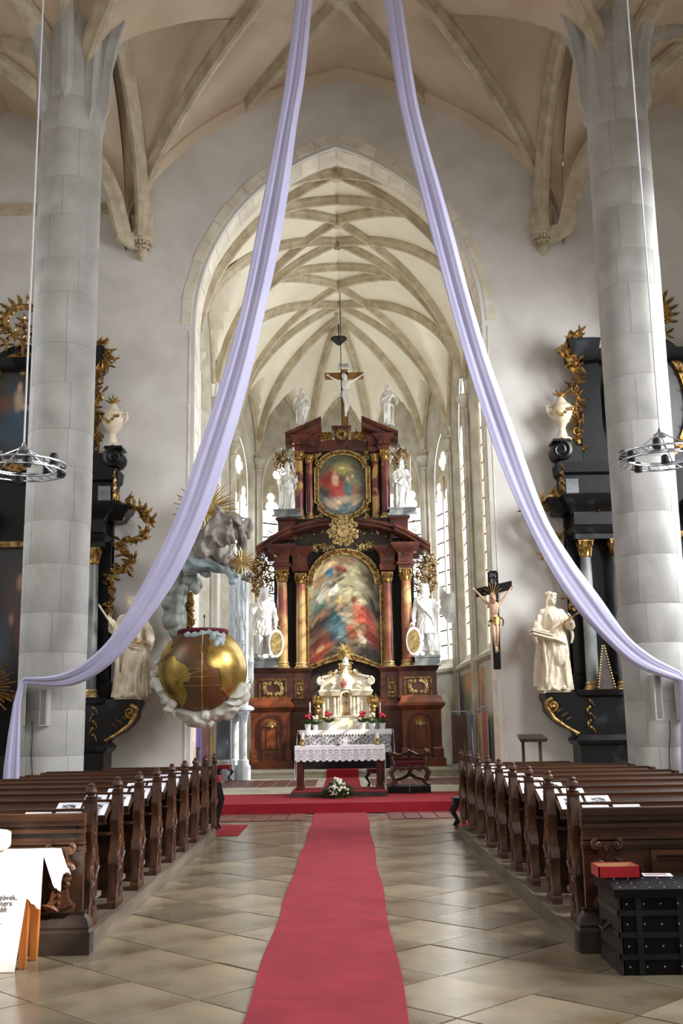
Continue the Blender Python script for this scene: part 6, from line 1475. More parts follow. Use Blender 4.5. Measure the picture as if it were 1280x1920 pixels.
# ================================================================== WALL CRUCIFIX (right of the arch)
YK = 21.75; ck = at(926, 1104, y=YK); kb = at(930, 1255, y=YK).z; kt = at(922, 1070, y=YK).z; bl, br = at(893, 1111, y=YK - .1), at(958, 1098, y=YK + .05)
t = thing('wall_crucifix', 'black wooden crucifix with flesh-toned figure on the right arch pier', 'crucifix', (ck.x, YK, kb))
mb = MB().boxb(ck.x - .07, ck.x + .07, YK, YK + .1, kb, kt + .0); mb.loft([[(bl.x, YK + dy, bl.z + h), (br.x, YK + dy, br.z + h)][0:0] or [(bl.x, YK - .04 + d, bl.z + h) for d, h in ((0, -.09), (.1, -.09), (.1, .09), (0, .09))], [(br.x, YK - .04 + d, br.z + h) for d, h in ((0, -.09), (.1, -.09), (.1, .09), (0, .09))]]); obj('cross', mb, 'dark', t)
tl = obj('title_board', MB().boxb(ck.x - .13, ck.x + .09, YK - .03, YK, at(922, 1098, y=YK).z, at(922, 1073, y=YK).z), 'dark', t); zt_ = at(922, 1086, y=YK).z
text('IN', (ck.x - .02, YK - .035, zt_ + .07), .13, 'silver', tl); text('RI', (ck.x - .02, YK - .035, zt_ - .05), .13, 'silver', tl)
ft = at(922, 1222, y=YK).z; hz_ = at(925, 1106, y=YK).z; kk = (hz_ - ft) / (1.36 + .42); Mx = Matrix.Translation((ck.x - .02, YK - .05, ft)) @ Matrix.Diagonal((.54, kk, kk, 1))
me = remesh(corpus(.42, -.03, knees=.08, tilt=22), .014); me.transform(Mx @ Matrix.Rotation(rad(-1), 4, 'Y')); obj('body', me, 'flesh', t, smooth=60)
mb = loincloth(); mb.xf(Mx); obj('loincloth', remesh(mb, .014, 2), 'gold', t, smooth=60)
mb = MB(); hc = Mx @ Vector((-.04, -.06, 1.62))
for i in range(9):
    a = pi * (i + .5) / 9; mb.tube([hc, hc + Vector((cos(a) * .2, 0, sin(a) * .26))], [.01, .03 if i % 2 else .018], 5, .4)
obj('halo_rays', mb, 'goldpale', t)
# ---- dark lectern stand at the right pier
p = at(998, 1440, y=20.6); zt = at(998, 1382, y=20.6).z; x0, x1 = at(976, 1385, y=20.6).x, at(1020, 1385, y=20.6).x
t = thing('book_stand', 'small dark wooden book stand with two posts before the right pier wall', 'lectern', ((x0 + x1) / 2, 20.7, 0))
mb = MB().loft([[(x0 - .02, 20.5, zt - .09), (x1 + .02, 20.5, zt - .09), (x1 + .0, 20.9, zt - .03), (x0 - .0, 20.9, zt - .03)], [(x0 - .05, 20.48, zt - .03), (x1 + .05, 20.48, zt - .03), (x1 + .02, 20.92, zt + .05), (x0 - .02, 20.92, zt + .05)]]); obj('desk', mb, 'woodblack', t)
for x in (x0 + .05, x1 - .07): obj('post', MB().boxb(x - .025, x + .025, 20.66, 20.72, .0, zt - .05), 'woodblack', t)
obj('foot', MB().boxb(x0, x1, 20.5, 20.9, 0, .05), 'woodblack', t)

# ================================================================== SIDE ALTARS
YA = 21.5; XM = -.06
def side_altar(e, label):
    def S(u, v, dy=0):
        p = at(u, v, y=YA + dy); return (p.x if e < 0 else 2 * XM - p.x), p.z
    xa = S(20, 1100)[0]; t = thing('side_altar', label, 'altarpiece', (xa, YA + .2, 0))
    def o(nm, mb, m, par=None, kind=None): return obj(nm, mb, m, par or t, kind=kind)
    def X(u, v=1200, dy=0): return S(u, v, dy)[0]
    def Z(v, u=180, dy=0): return at(u, v, y=YA + dy).z
    D = lambda u, v=1200: abs(X(u, v) - xa)
    def both(fn):
        for s in (1, -1): fn(s)
    # s=+1 is the half towards the nave axis
    sg = 1 if e < 0 else -1
    zb1, zb2 = Z(1392), Z(1318); zc0, zc1 = Z(1308), Z(1028); zen = Z(958)
    for s in (1, -1):
        q = s * sg; B = lambda a, b: sorted((xa + q * a, xa + q * b))
        def mo(mb, a, b, y0, y1, pr): x0, x1 = B(a, b); return mould(mb, x0, x1, y0, y1, pr)
        d0 = D(150); d1 = D(205)
        o('base', mo(MB(), d0 - .6, d1, YA - .25, YW - .02, [(0, .08), (.25, .08), (.3, 0), (Z(1412), 0), (Z(1408), .06), (zb1 - .1, .1), (zb1, .0)]), 'blackmarble')
        o('pedestal', mo(MB(), d0 - .5, d1 - .08, YA - .2, YW - .02, [(zb1, 0), (zb2 - .05, 0), (zb2, .06), (zb2 + .1, .08), (zc0, .04)]), 'blackmarble')
        # console bracket with gilt scroll carrying the saint
        zs = Z(1312); xe = D(263)
        pr = [(d1 - .1, zs), (xe, zs), (xe + .02, zs - .1), (xe - .04, zs - .2), (xe - .05, zs - .36), (xe - .16, zs - .5), (xe - .3, zs - .62), (d1 + .06, zs - .75), (d1 + .0, zb1 + .0), (d1 + .1, zb1 - .08), (d1 - .1, zb1 - .1)]
        o('console', MB().prism([(xa + q * a, z) for a, z in pr], YA - .22, YW - .02), 'blackmarble')
        mb = MB(); mb.scroll(xa + q * (xe - .12), zs - .26, .14, YA - .24, 1.6, pi / 2, -q, .04, .02, 7, .02); mb.tube([(xa + q * a, YA - .24, z) for a, z in ((xe - .02, zs - .3), (xe - .14, zs - .5), (xe - .36, zs - .66), (d1 + .02, zs - .8), (d1 + .06, zb1))], [.04, .04, .03, .03, .04], 7)
        for k_ in range(3): mb.leaf(xa + q * (xe - .2 - .08 * k_), zs - .4 - .08 * k_, pi / 2 + q * .8, .16, .06, YA - .24, .2 * q)
        o('gilt_console_scroll', mb, 'gold')
        mb = MB(); xx = xa + q * (d0 + .36); zz_ = Z(1355)
        for k_ in range(5): mb.leaf(xx + .02 * (-1) ** k_, zz_ + .3 - .13 * k_, -pi / 2 + .4 * (-1) ** k_, .16, .07, YA - .22, .1); mb.ell((xx, YA - .22, zz_ + .28 - .13 * k_), .03, 6, 5)
        o('gilt_drop', mb, 'gold')
        # column, second column, pilaster
        xc = xa + q * D(171); r = hx(12, 1200) * .66
        column(t, xc, YA - .02, zc0, zc1, r, 'greymarble', cap_h=Z(1028) - Z(1060), base_h=.16)
        column(t, xa + q * (D(171) - .62), YA - .1, zc0, zc1, r, 'greymarble', cap_h=Z(1028) - Z(1060), base_h=.16)
        o('pilaster', mo(MB(), D(171) - .9, D(200), YA + .18, YW - .02, [(zc0 - .02, 0), (zc0 + .3, .03), (zc0 + .34, 0), (zc1 + .1, 0)]), 'dark')
        # entablature
        mb = mo(MB(), d0 - .7, D(192), YA - .22, YW - .02, [(zc1, 0), (zc1 + .1, 0), (zc1 + .16, .06), (zc1 + .24, .08), (zc1 + .3, 0), (zen - .22, 0), (zen - .1, .1), (zen, .22), (zen + .1, .26), (zen + .16, .1)])
        mo(mb, D(192) - .05, D(222), YA + .05, YW - .02, [(zen - .2, 0), (zen - .08, .08), (zen, .16), (zen + .1, .2), (zen + .14, .1)])
        o('entablature', mb, 'blackmarble')
        mb = MB(); beads(mb, [(xa + q * (d0 - .6), zen - .2), (xa + q * D(195), zen - .2)], YA - .26, .05, .13); o('gilded_frieze', mb, 'golddark', kind='stuff')
        # carved gilt ear beside the column
        mb = MB(); pts = [(215, 940), (235, 945), (262, 955), (278, 975), (268, 1000), (245, 1010), (225, 1018), (232, 1035), (246, 1048), (236, 1062), (216, 1066), (208, 1085), (206, 1105), (204, 1130), (200, 1148)]
        P3 = [(xa + q * D(u, v), YA + .12, Z(v, u)) for u, v in pts]; mb.tube(P3, [.05, .06, .07, .07, .06, .06, .06, .06, .06, .06, .05, .05, .045, .04, .015], 7, .6)
        rng = random.Random(7)
        for i, (x, y, z) in enumerate(P3):
            for k_ in range(8): mb.leaf(x + rng.uniform(-.07, .07), z + rng.uniform(-.1, .1), rng.uniform(0, 6.28), rng.uniform(.14, .24) * (1.2 - .05 * i), .1, y - .03 + rng.uniform(-.05, .05), rng.uniform(-.5, .5), 4)
            if i % 1 == 0: mb.scroll(x, z, .09, y - .03, 1.2, rng.uniform(0, 6), q, .025, .012, 5, .02)
        for k_ in range(9):
            a = pi * (.9 - .1 * k_); cx_, cz_ = xa + q * D(250, 980), Z(985, 250); mb.leaf(cx_ + q * -cos(a) * .3 * -1 * -1, cz_ + sin(a) * .42, (a if q < 0 else pi - a), .2, .1, YA + .1, .2 * q, 4)
        o('gilt_ear_carving', mb, 'gold')
        # attic block, volute and upper storey
        o('attic_block', mo(MB(), d0 - .5, D(208), YA, YW - .02, [(zen + .1, 0), (Z(905), 0), (Z(900), .06), (Z(882), .08), (Z(880), 0)]), 'dark')
        o('attic_panel', mo(MB(), D(176), D(200), YA - .03, YA + .02, [(zen + .2, 0), (Z(912), 0)]), 'greymarble')
        mb = MB(); zv = Z(858); xv = xa + q * D(206)
        for yy in (YA - .02, YA + .1, YA + .22, YA + .34): mb.scroll(xv, zv, .2, yy, 1.7, pi / 2, q, .08, .05, 8, 0)
        mb.boxb(min(xv - q * .2, xv + q * .16), max(xv - q * .2, xv + q * .16), YA - .1, YA + .42, Z(842), Z(838)); mb.boxb(min(xv - q * .45, xv), max(xv - q * .45, xv), YA, YW - .05, Z(880), Z(850)); o('volute_bracket', mb, 'blackmarble')
        mb = MB()
        for k_ in range(4): mb.leaf(xa + q * (D(208) + .02), Z(880) - .16 * k_, -pi / 2 - q * .3, .2, .12, YA - .03, .1)
        o('gilt_leaf_drop', mb, 'golddark')
        o('upper_pilaster', mo(MB(), D(118), D(172, 800), YA + .15, YW - .02, [(Z(880), 0), (Z(690), 0)]), 'dark')
        mb = MB(); pts = [(178, 845), (182, 820), (176, 800), (184, 780), (176, 760), (186, 742), (176, 725), (182, 700), (176, 680)]; P3 = [(xa + q * D(u, v), YA + .1, Z(v, u)) for u, v in pts]; mb.tube(P3, .05, 6)
        for i, (x, y, z) in enumerate(P3):
            for k_ in range(6): mb.leaf(x + rng.uniform(-.06, .06), z + rng.uniform(-.1, .1), rng.uniform(0, 6.28), .2, .1, y - .03, rng.uniform(-.4, .4), 4)
        for k_ in range(3): mb.scroll(P3[2 * k_ + 1][0], P3[2 * k_ + 1][2], .11, YA + .06, 1.3, k_, q, .03, .015, 6, .02)
        o('gilt_side_carving', mb, 'golddark')
        # upper cornice with curled gilt crest
        mb = mo(MB(), 0 if s > 0 else 0, D(172, 690), YA - .0, YW - .02, [(Z(690), 0), (Z(684), .1), (Z(672), .16), (Z(668), .04)]); mo(mb, D(150, 690), D(186, 690), YA - .1, YW - .02, [(Z(692), 0), (Z(684), .08), (Z(655), .14), (Z(650), .02)]); o('upper_cornice', mb, 'blackmarble')
        mb = MB(); pts = [(172, 648), (186, 650), (198, 660), (204, 672), (200, 686), (190, 694), (182, 700)]; P3 = [(xa + q * D(u, v), YA - .1, Z(v, u)) for u, v in pts]; mb.tube(P3, .06, 7)
        for i, (x, y, z) in enumerate(P3):
            for k_ in range(6): mb.leaf(x + rng.uniform(-.06, .06), z + rng.uniform(-.08, .08), rng.uniform(0, 6.28), .22, .1, y - .03, rng.uniform(-.4, .4), 4)
        o('gilt_crest_scroll', mb, 'gold')
    # centre: main picture, upper oval picture and crest
    xi = D(150) - .95; zt = Z(1010); dk = lambda U, V: blobs(U, V, (srgb(24, 22, 24), srgb(40, 36, 36)), [(.5, .6, .2, .2, 0, srgb(70, 52, 44), .6), (.3, .3, .15, .2, 0, srgb(52, 58, 70), .6), (.6, .75, .06, .05, 0, srgb(150, 112, 88), .5), (.45, .5, .05, .04, 0, srgb(140, 100, 80), .4), (.7, .4, .14, .12, 0, srgb(84, 44, 38), .5), (.8, .6, .1, .1, 0, srgb(60, 70, 84), .5)], 12, .6)
    fr = o('picture_frame', MB().frame([(xa - xi - .14, zc0), (xa + xi + .14, zc0), (xa + xi + .14, zt), (xa - xi - .14, zt)], [(xa - xi, zc0 + .1), (xa + xi, zc0 + .1), (xa + xi, zt - .12), (xa - xi, zt - .12)], YA + .16, YA + .3), 'golddark')
    painted('canvas', lambda u, v: (xa - xi + 2 * xi * u, YA + .27, zc0 + .1 + (zt - zc0 - .2) * v), dk, 50, 80, 'paint', fr)
    o('backing', MB().boxb(xa - D(200), xa + D(200), YA + .3, YW - .03, 0, Z(880)), 'dark'); o('altar_block', MB().boxb(xa - xi - .3, xa + xi + .3, YA - .8, YA - .1, 0, 1.15), 'blackmarble')
    o('upper_backing', MB().boxb(xa - D(150, 800), xa + D(150, 800), YA + .28, YW - .03, Z(880), Z(684)), 'dark')
    ou, zo = (D(102, 780) if True else 1), Z(768, 30); ro = D(95, 760); rz = .5 * (Z(668, 20) - Z(866, 20))
    el = lambda g: [(xa + (ro + g) * cos(2 * pi * i / 36), zo + (rz + g) * sin(2 * pi * i / 36)) for i in range(36)]
    f2 = o('oval_frame', MB().frame(el(.16), el(0), YA + .1, YA + .24), 'golddark'); mb = MB(); beads(mb, el(.08) + el(.08)[:1], YA + .09, .05, .14); obj('frame_carving', mb, 'gold', f2, kind='stuff')
    f3 = MB().frame(el(.34), el(.16), YA + .14, YW - .05); o('oval_moulding', f3, 'blackmarble')
    up = lambda U, V: blobs(U, V, (srgb(30, 32, 40), srgb(62, 58, 48)), [(.42, .5, .14, .28, 10, srgb(44, 70, 92), .5), (.45, .62, .08, .1, 0, srgb(168, 150, 126), .4), (.46, .74, .04, .045, 0, srgb(190, 150, 118), .3), (.55, .55, .1, .03, -20, srgb(178, 150, 120), .3), (.5, .9, .045, .035, 0, srgb(206, 170, 96), .3), (.25, .6, .12, .1, 0, srgb(96, 62, 48), .5), (.7, .4, .14, .2, 0, srgb(66, 50, 48), .5), (.72, .62, .04, .04, 0, srgb(180, 136, 108), .4), (.3, .3, .2, .14, 0, srgb(40, 60, 76), .5)], 14, .7)
    painted('oval_canvas', lambda u, v: (xa + (2 * u - 1) * ro, YA + .2, zo + (2 * v - 1) * rz * math.sqrt(max(0, 1 - (2 * u - 1) ** 2))), up, 48, 48, 'paint', f2)
    mb = MB(); cx_, cz_ = xa, Z(600, 25); rng = random.Random(3)
    for i in range(14):
        a = -.5 + (pi + 1.0) * i / 13; mb.leaf(cx_ + .42 * cos(a), cz_ + .36 * sin(a), a, .26, .14, YA + .1, .2, 4); mb.scroll(cx_ + .4 * cos(a), cz_ + .34 * sin(a), .1, YA + .1, 1.2, a, 1 if a > pi / 2 else -1, .035, .018, 6, .02)
    mb.tube([(cx_ + .4 * cos(a), YA + .1, cz_ + .34 * sin(a)) for a in [-.5 + (pi + 1) * i / 20 for i in range(21)]], .06, 7)
    for dx, dz, s_ in ((0, 0, .16), (0, -.16, .2), (-.2, -.3, .2), (.2, -.3, .2), (0, -.45, .22), (-.35, -.5, .2), (.35, -.5, .2)):
        for k_ in range(5): mb.leaf(cx_ + dx, cz_ + dz, k_ * 1.26 + dx, s_, .1, YA + .08, .2, 4)
    mb.tube([(cx_, YA + .12, cz_ - .3), (cx_, YA + .12, Z(668, 25))], .05, 6); o('gilt_crest', mb, 'gold')
    if e < 0:
        mb = MB(); c_ = Vector((X(-14, 1290), YA - .5, Z(1290, 10)))
        for k_ in range(40):
            a = 2 * pi * k_ / 40; mb.tube([c_, c_ + Vector((cos(a), 0, sin(a))) * (.62 if k_ % 2 else .5)], [.012, .022], 4)
        mb.ell(c_, (.16, .1, .2), 10, 8); mb.tube([c_, (c_.x, c_.y, 1.15)], [.06, .1], 8); o('gilt_ray_shrine', mb, 'golddark')
    else:
        # small reliquary pyramid with beads by the column foot
        xx = X(152, 1290); z_ = zc0; mb = MB().loft([[(xx - .17, YA - .42, z_), (xx + .17, YA - .42, z_), (xx + .17, YA - .24, z_), (xx - .17, YA - .24, z_)], [(xx - .02, YA - .34, z_ + .85), (xx + .02, YA - .34, z_ + .85), (xx + .02, YA - .3, z_ + .85), (xx - .02, YA - .3, z_ + .85)]]); pyr = o('reliquary_pyramid', mb, 'woodblack')
        mb = MB()
        for k_ in range(16):
            f_ = k_ / 15; mb.ell((xx - .16 + .14 * f_, YA - .43 + .09 * f_, z_ + .04 + .8 * f_), .02, 6, 4); mb.ell((xx + .16 - .14 * f_, YA - .43 + .09 * f_, z_ + .04 + .8 * f_), .02, 6, 4)
        obj('gilt_beads', mb, 'goldpale', pyr, kind='stuff')
    return t, S, Z
al, SL, ZL = side_altar(-1, 'black marbled side altar with gilded carving behind the left pillar')
arr, SR, ZR = side_altar(1, 'black marbled side altar with gilded carving behind the right pillar')
# ---- saints on the consoles
def folds(me, seed):
    """vertical drapery creases below the shoulders"""
    return displace(me, lambda x, y, z: .022 * (.55 - 2 * abs(noise.noise((x * 9 + seed, y * 9, z * 2.2 + 1.5 * x)))) if z < 1.34 and not (y < -.17 and z > .9) else 0.0)
zs = at(240, 1312, y=YA).z
p = at(243, 1312, y=YA); me = remesh(draped(31, .06, (.3, .22), .15, .19, [(-1, (-.3, -.06, 1.16), (-.3, -.24, 1.3), (-.4, -.4, .7), (1, 0, 0)), (1, (.33, .0, 1.1), (.36, -.16, .92), (.4, -.6, -.4), (-1, 0, 0))], dict(hair='long', turn=-24, tilt=-8, crown='crown', nod=8), 8, .0, .17, 1, True), .014); folds(me, 1)
bun = MB(); sash(bun, [(.02, -.24, 1.0), (.14, -.28, .92), (.3, -.24, .94)], .06)
for k_ in range(7): bun.ell((.1 + .05 * cos(k_ * 1.8), -.3, .98 + .05 * sin(k_ * 2.3)), .035, 7, 5)
statue('saint_statue', 'cream painted crowned female saint with flowers on the left side altar console', 'statue', me, (p.x, YA + .02, zs), at(240, 1118, y=YA).z - zs - .06, 'cream', rad(0), [('sceptre', MB().tube([(-.26, -.26, 1.2), (-.42, -.36, 1.45), (-.5, -.4, 1.58)], .018, 6), 'cream'), ('flower_bundle', bun, 'goldpale')], (.26, .05, 'cream'))
p = at(1042, 1306, y=YA); zs2 = at(240, 1312, y=YA).z
me = remesh(draped(35, .05, (.3, .22), .15, .19, [(-1, (-.3, -.04, 1.12), (-.3, -.26, 1.0), (-.2, -.8, .1), (0, 0, 1)), (1, (.32, -.04, 1.12), (.26, -.24, 1.22), (-.2, -.5, .8), (-1, 0, 0))], dict(hair='long', turn=30, crown='wreath'), 8, 0, .17, 1, True), .014); folds(me, 6)
bk = MB(); bk.box((-.3, -.34, .98), (.4, .26, .03), Matrix.Rotation(rad(14), 3, 'Y')); bk.box((-.3, -.34, .93), (.38, .24, .035), Matrix.Rotation(rad(14), 3, 'Y')); bk.box((-.33, -.34, 1.03), (.3, .2, .03), Matrix.Rotation(rad(12), 3, 'Y'))
sw = MB().tube([(-.12, -.36, 1.02), (.24, -.32, 1.24), (.42, -.3, 1.36)], [.006, .014, .014], 6); sw.tube([(.2, -.33, 1.3), (.3, -.31, 1.2)], .014, 6); sw.ell((.44, -.3, 1.37), .025, 8, 6)
statue('saint_statue', 'cream painted wreathed female saint with sword and books on the right side altar console', 'statue', me, (p.x, YA + .02, zs2), at(1036, 1108, y=YA).z - zs2 - .06, 'cream', rad(6), [('books', bk, 'cream'), ('sword', sw, 'golddark')], (.26, .05, 'cream'))
# ---- urns on the volutes
for S_, nmn in ((SL, 'left'), (SR, 'right')):
    ux, uz = S_(208, 838); h = ZL(742) - ZL(838); k_ = h / 1.0; y = YA + .12; uz = ZL(838) + .002
    t = thing('urn', 'cream and gilt baroque urn with flame on the %s side altar' % nmn, 'urn', (ux, y, uz), 0, 'side altar urns')
    obj('body', MB().lathe([(r_ * k_, z_ * k_) for r_, z_ in ((.17, 0), (.17, .04), (.1, .08), (.07, .2), (.06, .26), (.09, .3), (.14, .36), (.2, .48), (.21, .56), (.17, .62), (.16, .66), (.19, .69), (.12, .74), (.07, .82), (.05, .86))], (ux, y, uz), 20), 'cream', t)
    for e in (-1, 1): obj('handle', MB().tube([(ux + e * a * k_, y, uz + b * k_) for a, b in ((.17, .66), (.26, .68), (.27, .58), (.22, .5), (.19, .48))], .028 * k_, 7), 'cream', t)
    mb = MB()
    for i in range(5): mb.leaf(ux, uz + .84 * k_, pi / 2 + (i - 2) * .35, (.2 - .02 * abs(i - 2)) * k_, .08, y - .02, .2 * (i - 2), 4)
    obj('gilt_flame', mb, 'gold', t); mb = MB()
    for i in range(6): mb.ell((ux + (-.12 + .05 * i) * k_, y - .19 * k_, uz + (.52 - .06 * sin(i)) * k_), .035 * k_, 6, 5)
    obj('gilt_garland', mb, 'gold', t)

# ================================================================== PEWS
ORD = ('nearest', 'second', 'third', 'fourth', 'fifth', 'sixth', 'seventh', 'eighth', 'farthest')
PZ0 = .13
for s, x0, x1, y0, y1 in (('left', -4.45, -1.99, 8.68, 16.7), ('right', 1.70, 4.3, 8.37, 16.7)):
    t = thing('pew_platform', 'low worn wooden platform under the %s block of pews' % s, 'platform', ((x0 + x1) / 2, (y0 + y1) / 2, .001)); n = 9
    for i in range(n):
        a, b = x0 + (x1 - x0) * i / n, x0 + (x1 - x0) * (i + 1) / n
        obj('plank', MB().boxb(a + .004, b - .004, y0 + .02, y1 - .02, PZ0 - .03, PZ0), 'woodfloor', t)
    obj('kerb', MB().boxb(x0 + .01, x1 - .01, y0 + .02, y1 - .02, .002, PZ0 - .03), 'woodblack', t)
    e = x1 if s == 'left' else x0; mb = MB().boxb(min(e, e + (.025 if s == 'left' else -.025)), max(e, e + (.025 if s == 'left' else -.025)), y0, y1, .002, PZ0 + .012); obj('edge_board', mb, 'woodfloor', t)
# pew outline (y towards the altar, z up), 1.05 m tall
HALF = [(-.17, 0), (-.17, .05), (-.15, .07), (-.15, .12), (-.12, .2), (-.13, .3), (-.16, .38), (-.15, .44), (-.09, .52), (-.08, .6), (-.1, .68), (-.115, .74), (-.09, .8), (-.085, .86), (-.07, .92), (-.05, .95), (-.055, .98), (-.02, 1.0)]
FRONT = [(.02, 1.0), (.055, .98), (.05, .95), (.075, .92), (.095, .85), (.1, .78), (.08, .72), (.09, .66), (.13, .6), (.16, .52), (.17, .44), (.13, .36), (.1, .28), (.11, .18), (.15, .12), (.15, .07), (.17, .05), (.17, 0)]
def make_pew(L, sgn):
    """pew whose carved end stands at local x 0 and which runs away from the aisle (sgn)"""
    t = thing('pew', 'x', 'pew')
    def B(a, b): return min(sgn * a, sgn * b), max(sgn * a, sgn * b)
    def bx(nm, m, a, b, y0, y1, z0, z1): x0, x1 = B(a, b); return obj(nm, MB().boxb(x0, x1, y0, y1, z0, z1), m, t, local=True)
    x0, x1 = B(0, .075); mb = MB().prism(HALF + FRONT, x0, x1, 'yz'); end = obj('end_panel', mb, 'woodv', t, local=True, smooth=30)
    # knob
    xm = sgn * .037; obj('finial', MB().lathe([(.03, .985), (.045, 1.0), (.03, 1.015), (.05, 1.04), (.045, 1.065), (.025, 1.08), (.03, 1.095), (.012, 1.11)], (xm, 0, 0), 12), 'woodv', end, local=True)
    mb = MB()
    for (y, z, R, h) in ((-.07, .4, .07, 1), (.09, .46, .075, -1), (0, .28, .05, 1), (.0, .7, .06, -1), (.03, .84, .045, 1), (-.03, .55, .05, 1), (.0, .14, .05, -1)): mb.scroll(y, z, R, 0, 1.3, 1.2, h, .016, .01, 5, .012)
    for (y, z, a) in ((0, .2, 1.6), (-.02, .5, 1.4), (.03, .6, 1.8), (.0, .78, 1.5), (.05, .36, .7), (-.06, .3, 2.4), (.0, .9, 1.57), (0, .08, 1.2)): mb.leaf(y, z, a, .12, .06, 0, .2, 4)
    mb.tube([(-.12, 0, .2), (-.11, 0, .34), (-.06, 0, .52), (-.06, 0, .7), (-.06, 0, .86), (-.03, 0, .95)], .011, 5); mb.tube([(.1, 0, .22), (.13, 0, .42), (.1, 0, .56), (.06, 0, .7), (.07, 0, .82), (.03, 0, .95)], .011, 5)
    R = Matrix(((0, 1 if sgn < 0 else 1, 0, 0), (1, 0, 0, 0), (0, 0, 1, 0), (0, 0, 0, 1)))   # draw y -> x, x -> y
    mb.v = [(-sgn * (.002 - .45 * y), x, z) for x, y, z in mb.v]
    obj('carved_relief', mb, 'woodv', end, local=True)
    # hind edge stepping and the body of the bench
    bx('backrest', 'wood', .07, L, -.03, .0, .40, .86); bx('top_rail', 'wood', .07, L, -.04, .02, .86, .912); bx('rest_lip', 'wood', .07, L, -.325, -.298, .755, .80); bx('rest_gap_shade', 'woodblack', .07, L, -.31, -.285, .72, .755)  # dark strip colour stands in for the shaded gap under the rest lip
    for k_, z in enumerate((.79, .68, .57)): bx('back_moulding', 'wood', .07, L, -.052, -.028, z, z + .028)
    mb = MB(); a, b = B(.07, L); mb.add([(a, -.30, .76), (b, -.30, .76), (b, -.03, .865), (a, -.03, .865), (a, -.30, .785), (b, -.30, .785), (b, -.03, .89), (a, -.03, .89)], [(0, 1, 2, 3), (4, 7, 6, 5), (0, 4, 5, 1), (1, 5, 6, 2), (2, 6, 7, 3), (3, 7, 4, 0)]); obj('book_rest', mb, 'wood', t, local=True)
    bx('book_shelf', 'wood', .07, L, -.24, -.03, .62, .64); bx('seat', 'woodfloor', .07, L, .0, .36, .40, .43); bx('seat_front', 'wood', .07, L, .30, .33, .02, .40)
    bx('kneeler', 'woodfloor', .09, L, -.52, -.32, .14, .18); bx('kneeler_support', 'woodblack', .3, .36, -.5, -.34, .0, .14); bx('kneeler_support', 'woodblack', L - .4, L - .34, -.5, -.34, .0, .14)
    bx('far_end_panel', 'wood', L, L + .06, -.15, .15, 0, .9)
    return t
YLP = [8.69 + 1.025 * k_ for k_ in range(9)]; YRP = [8.55 + 1.03 * k_ for k_ in range(9)]
for s, sgn, xe, ys in (('left', -1, -2.02, YLP), ('right', 1, 1.765, YRP)):
    pr = make_pew(2.35, sgn)
    for k_, y in enumerate(ys):
        o = pr if k_ == 0 else copy_tree(pr)
        o.location = (xe, y + .2, PZ0 + .001); o['label'] = '%s carved oak pew of the %s block, counting away from the %s' % (ORD[k_], s, 'clothed table' if s == 'left' else 'iron chest'); o['group'] = 'carved oak pews'
        if k_ == 8: o.scale = (.72, 1, 1)
    for c in [c for c in pr.children if c.name.startswith('kneeler')]: bpy.data.objects.remove(c)
# ---- rear screens closing the pew blocks towards the camera
def screen(s, sgn, xe, y, m2):
    t = thing('pew_rear_screen', 'moulded oak screen with carved corner console behind the %s pews' % s, 'screen', (xe + sgn * 1.2, y, .002)); L = 2.75
    def bx(nm, m, a, b, y0, y1, z0, z1): x0, x1 = sorted((xe + sgn * a, xe + sgn * b)); return obj(nm, MB().boxb(x0, x1, y + y0, y + y1, z0, z1), m, t)
    bx('panel', 'wood', .0, L, .0, .04, .2, 1.0)
    for z0, z1, d in ((.98, 1.03, .07), (.94, .98, .045), (.885, .915, .03), (.80, .82, .03), (.76, .79, .05), (.735, .76, .03)): bx('rail', 'wood', -.01, L, -d, .03, z0, z1)
    mb = MB(); x0, x1 = sorted((xe - sgn * .02, xe + sgn * L)); mould(mb, x0, x1, y - .02, y + .06, [(.002, .06), (.16, .06), (.18, .045), (.2, .05), (.25, .03), (.28, .0), (.31, .01)]); obj('plinth', mb, 'woodblack', t)
    for a in (.5, 1.6):
        x0, x1 = sorted((xe + sgn * a, xe + sgn * (a + .95))); obj('inset_frame', MB().frame([(x0, .34), (x1, .34), (x1, .72), (x0, .72)], [(x0 + .04, .38), (x1 - .04, .38), (x1 - .04, .68), (x0 + .04, .68)], y - .03, y + .01), 'wood', t)
        mb = MB(); filigree(mb, (x0 + x1) / 2, .52, .3, .13, y - .02, 6, 3, .014, size=(.05, .09)); obj('carved_foliage', mb, 'woodv', t)
    # console pilaster
    c = xe + sgn * .16; prf = [(-.1, .31), (-.11, .35), (-.07, .4), (-.05, .5), (-.045, .56), (-.08, .6), (-.09, .64), (-.05, .68), (-.06, .74), (-.09, .79), (.09, .79), (.06, .74), (.05, .68), (.09, .64), (.08, .6), (.045, .56), (.05, .5), (.07, .4), (.11, .35), (.1, .31)]
    con = obj('console', MB().prism([(c + a, z) for a, z in prf], y - .08, y + .0), 'woodv', t); mb = MB()
    for e in (-1, 1):
        mb.scroll(c + e * .075, .77, .04, y - .085, 1.3, pi / 2, -e, .016, .01, 6, .01); mb.scroll(c + e * .055, .62, .05, y - .085, 1.4, 0, e, .018, .01, 6, .01); mb.leaf(c, .32, pi / 2 + e * .9, .13, .05, y - .085, .3 * e); mb.scroll(c + e * .06, .52, .035, y - .085, 1.2, 1, e, .014, .009, 6, .01)
    for k_ in range(5): mb.ell((c, y - .088, .38 + .05 * k_), (.014, .012, .016), 6, 5)
    for k_ in range(4): mb.leaf(c, .64 + .03 * k_, pi / 2 + (k_ - 1.5) * .7, .08, .04, y - .09, .1)
    obj('carved_scrolls', mb, 'woodv', con)
screen('left', -1, -2.03, 8.585, 0); screen('right', 1, 1.775, 8.36, 0)
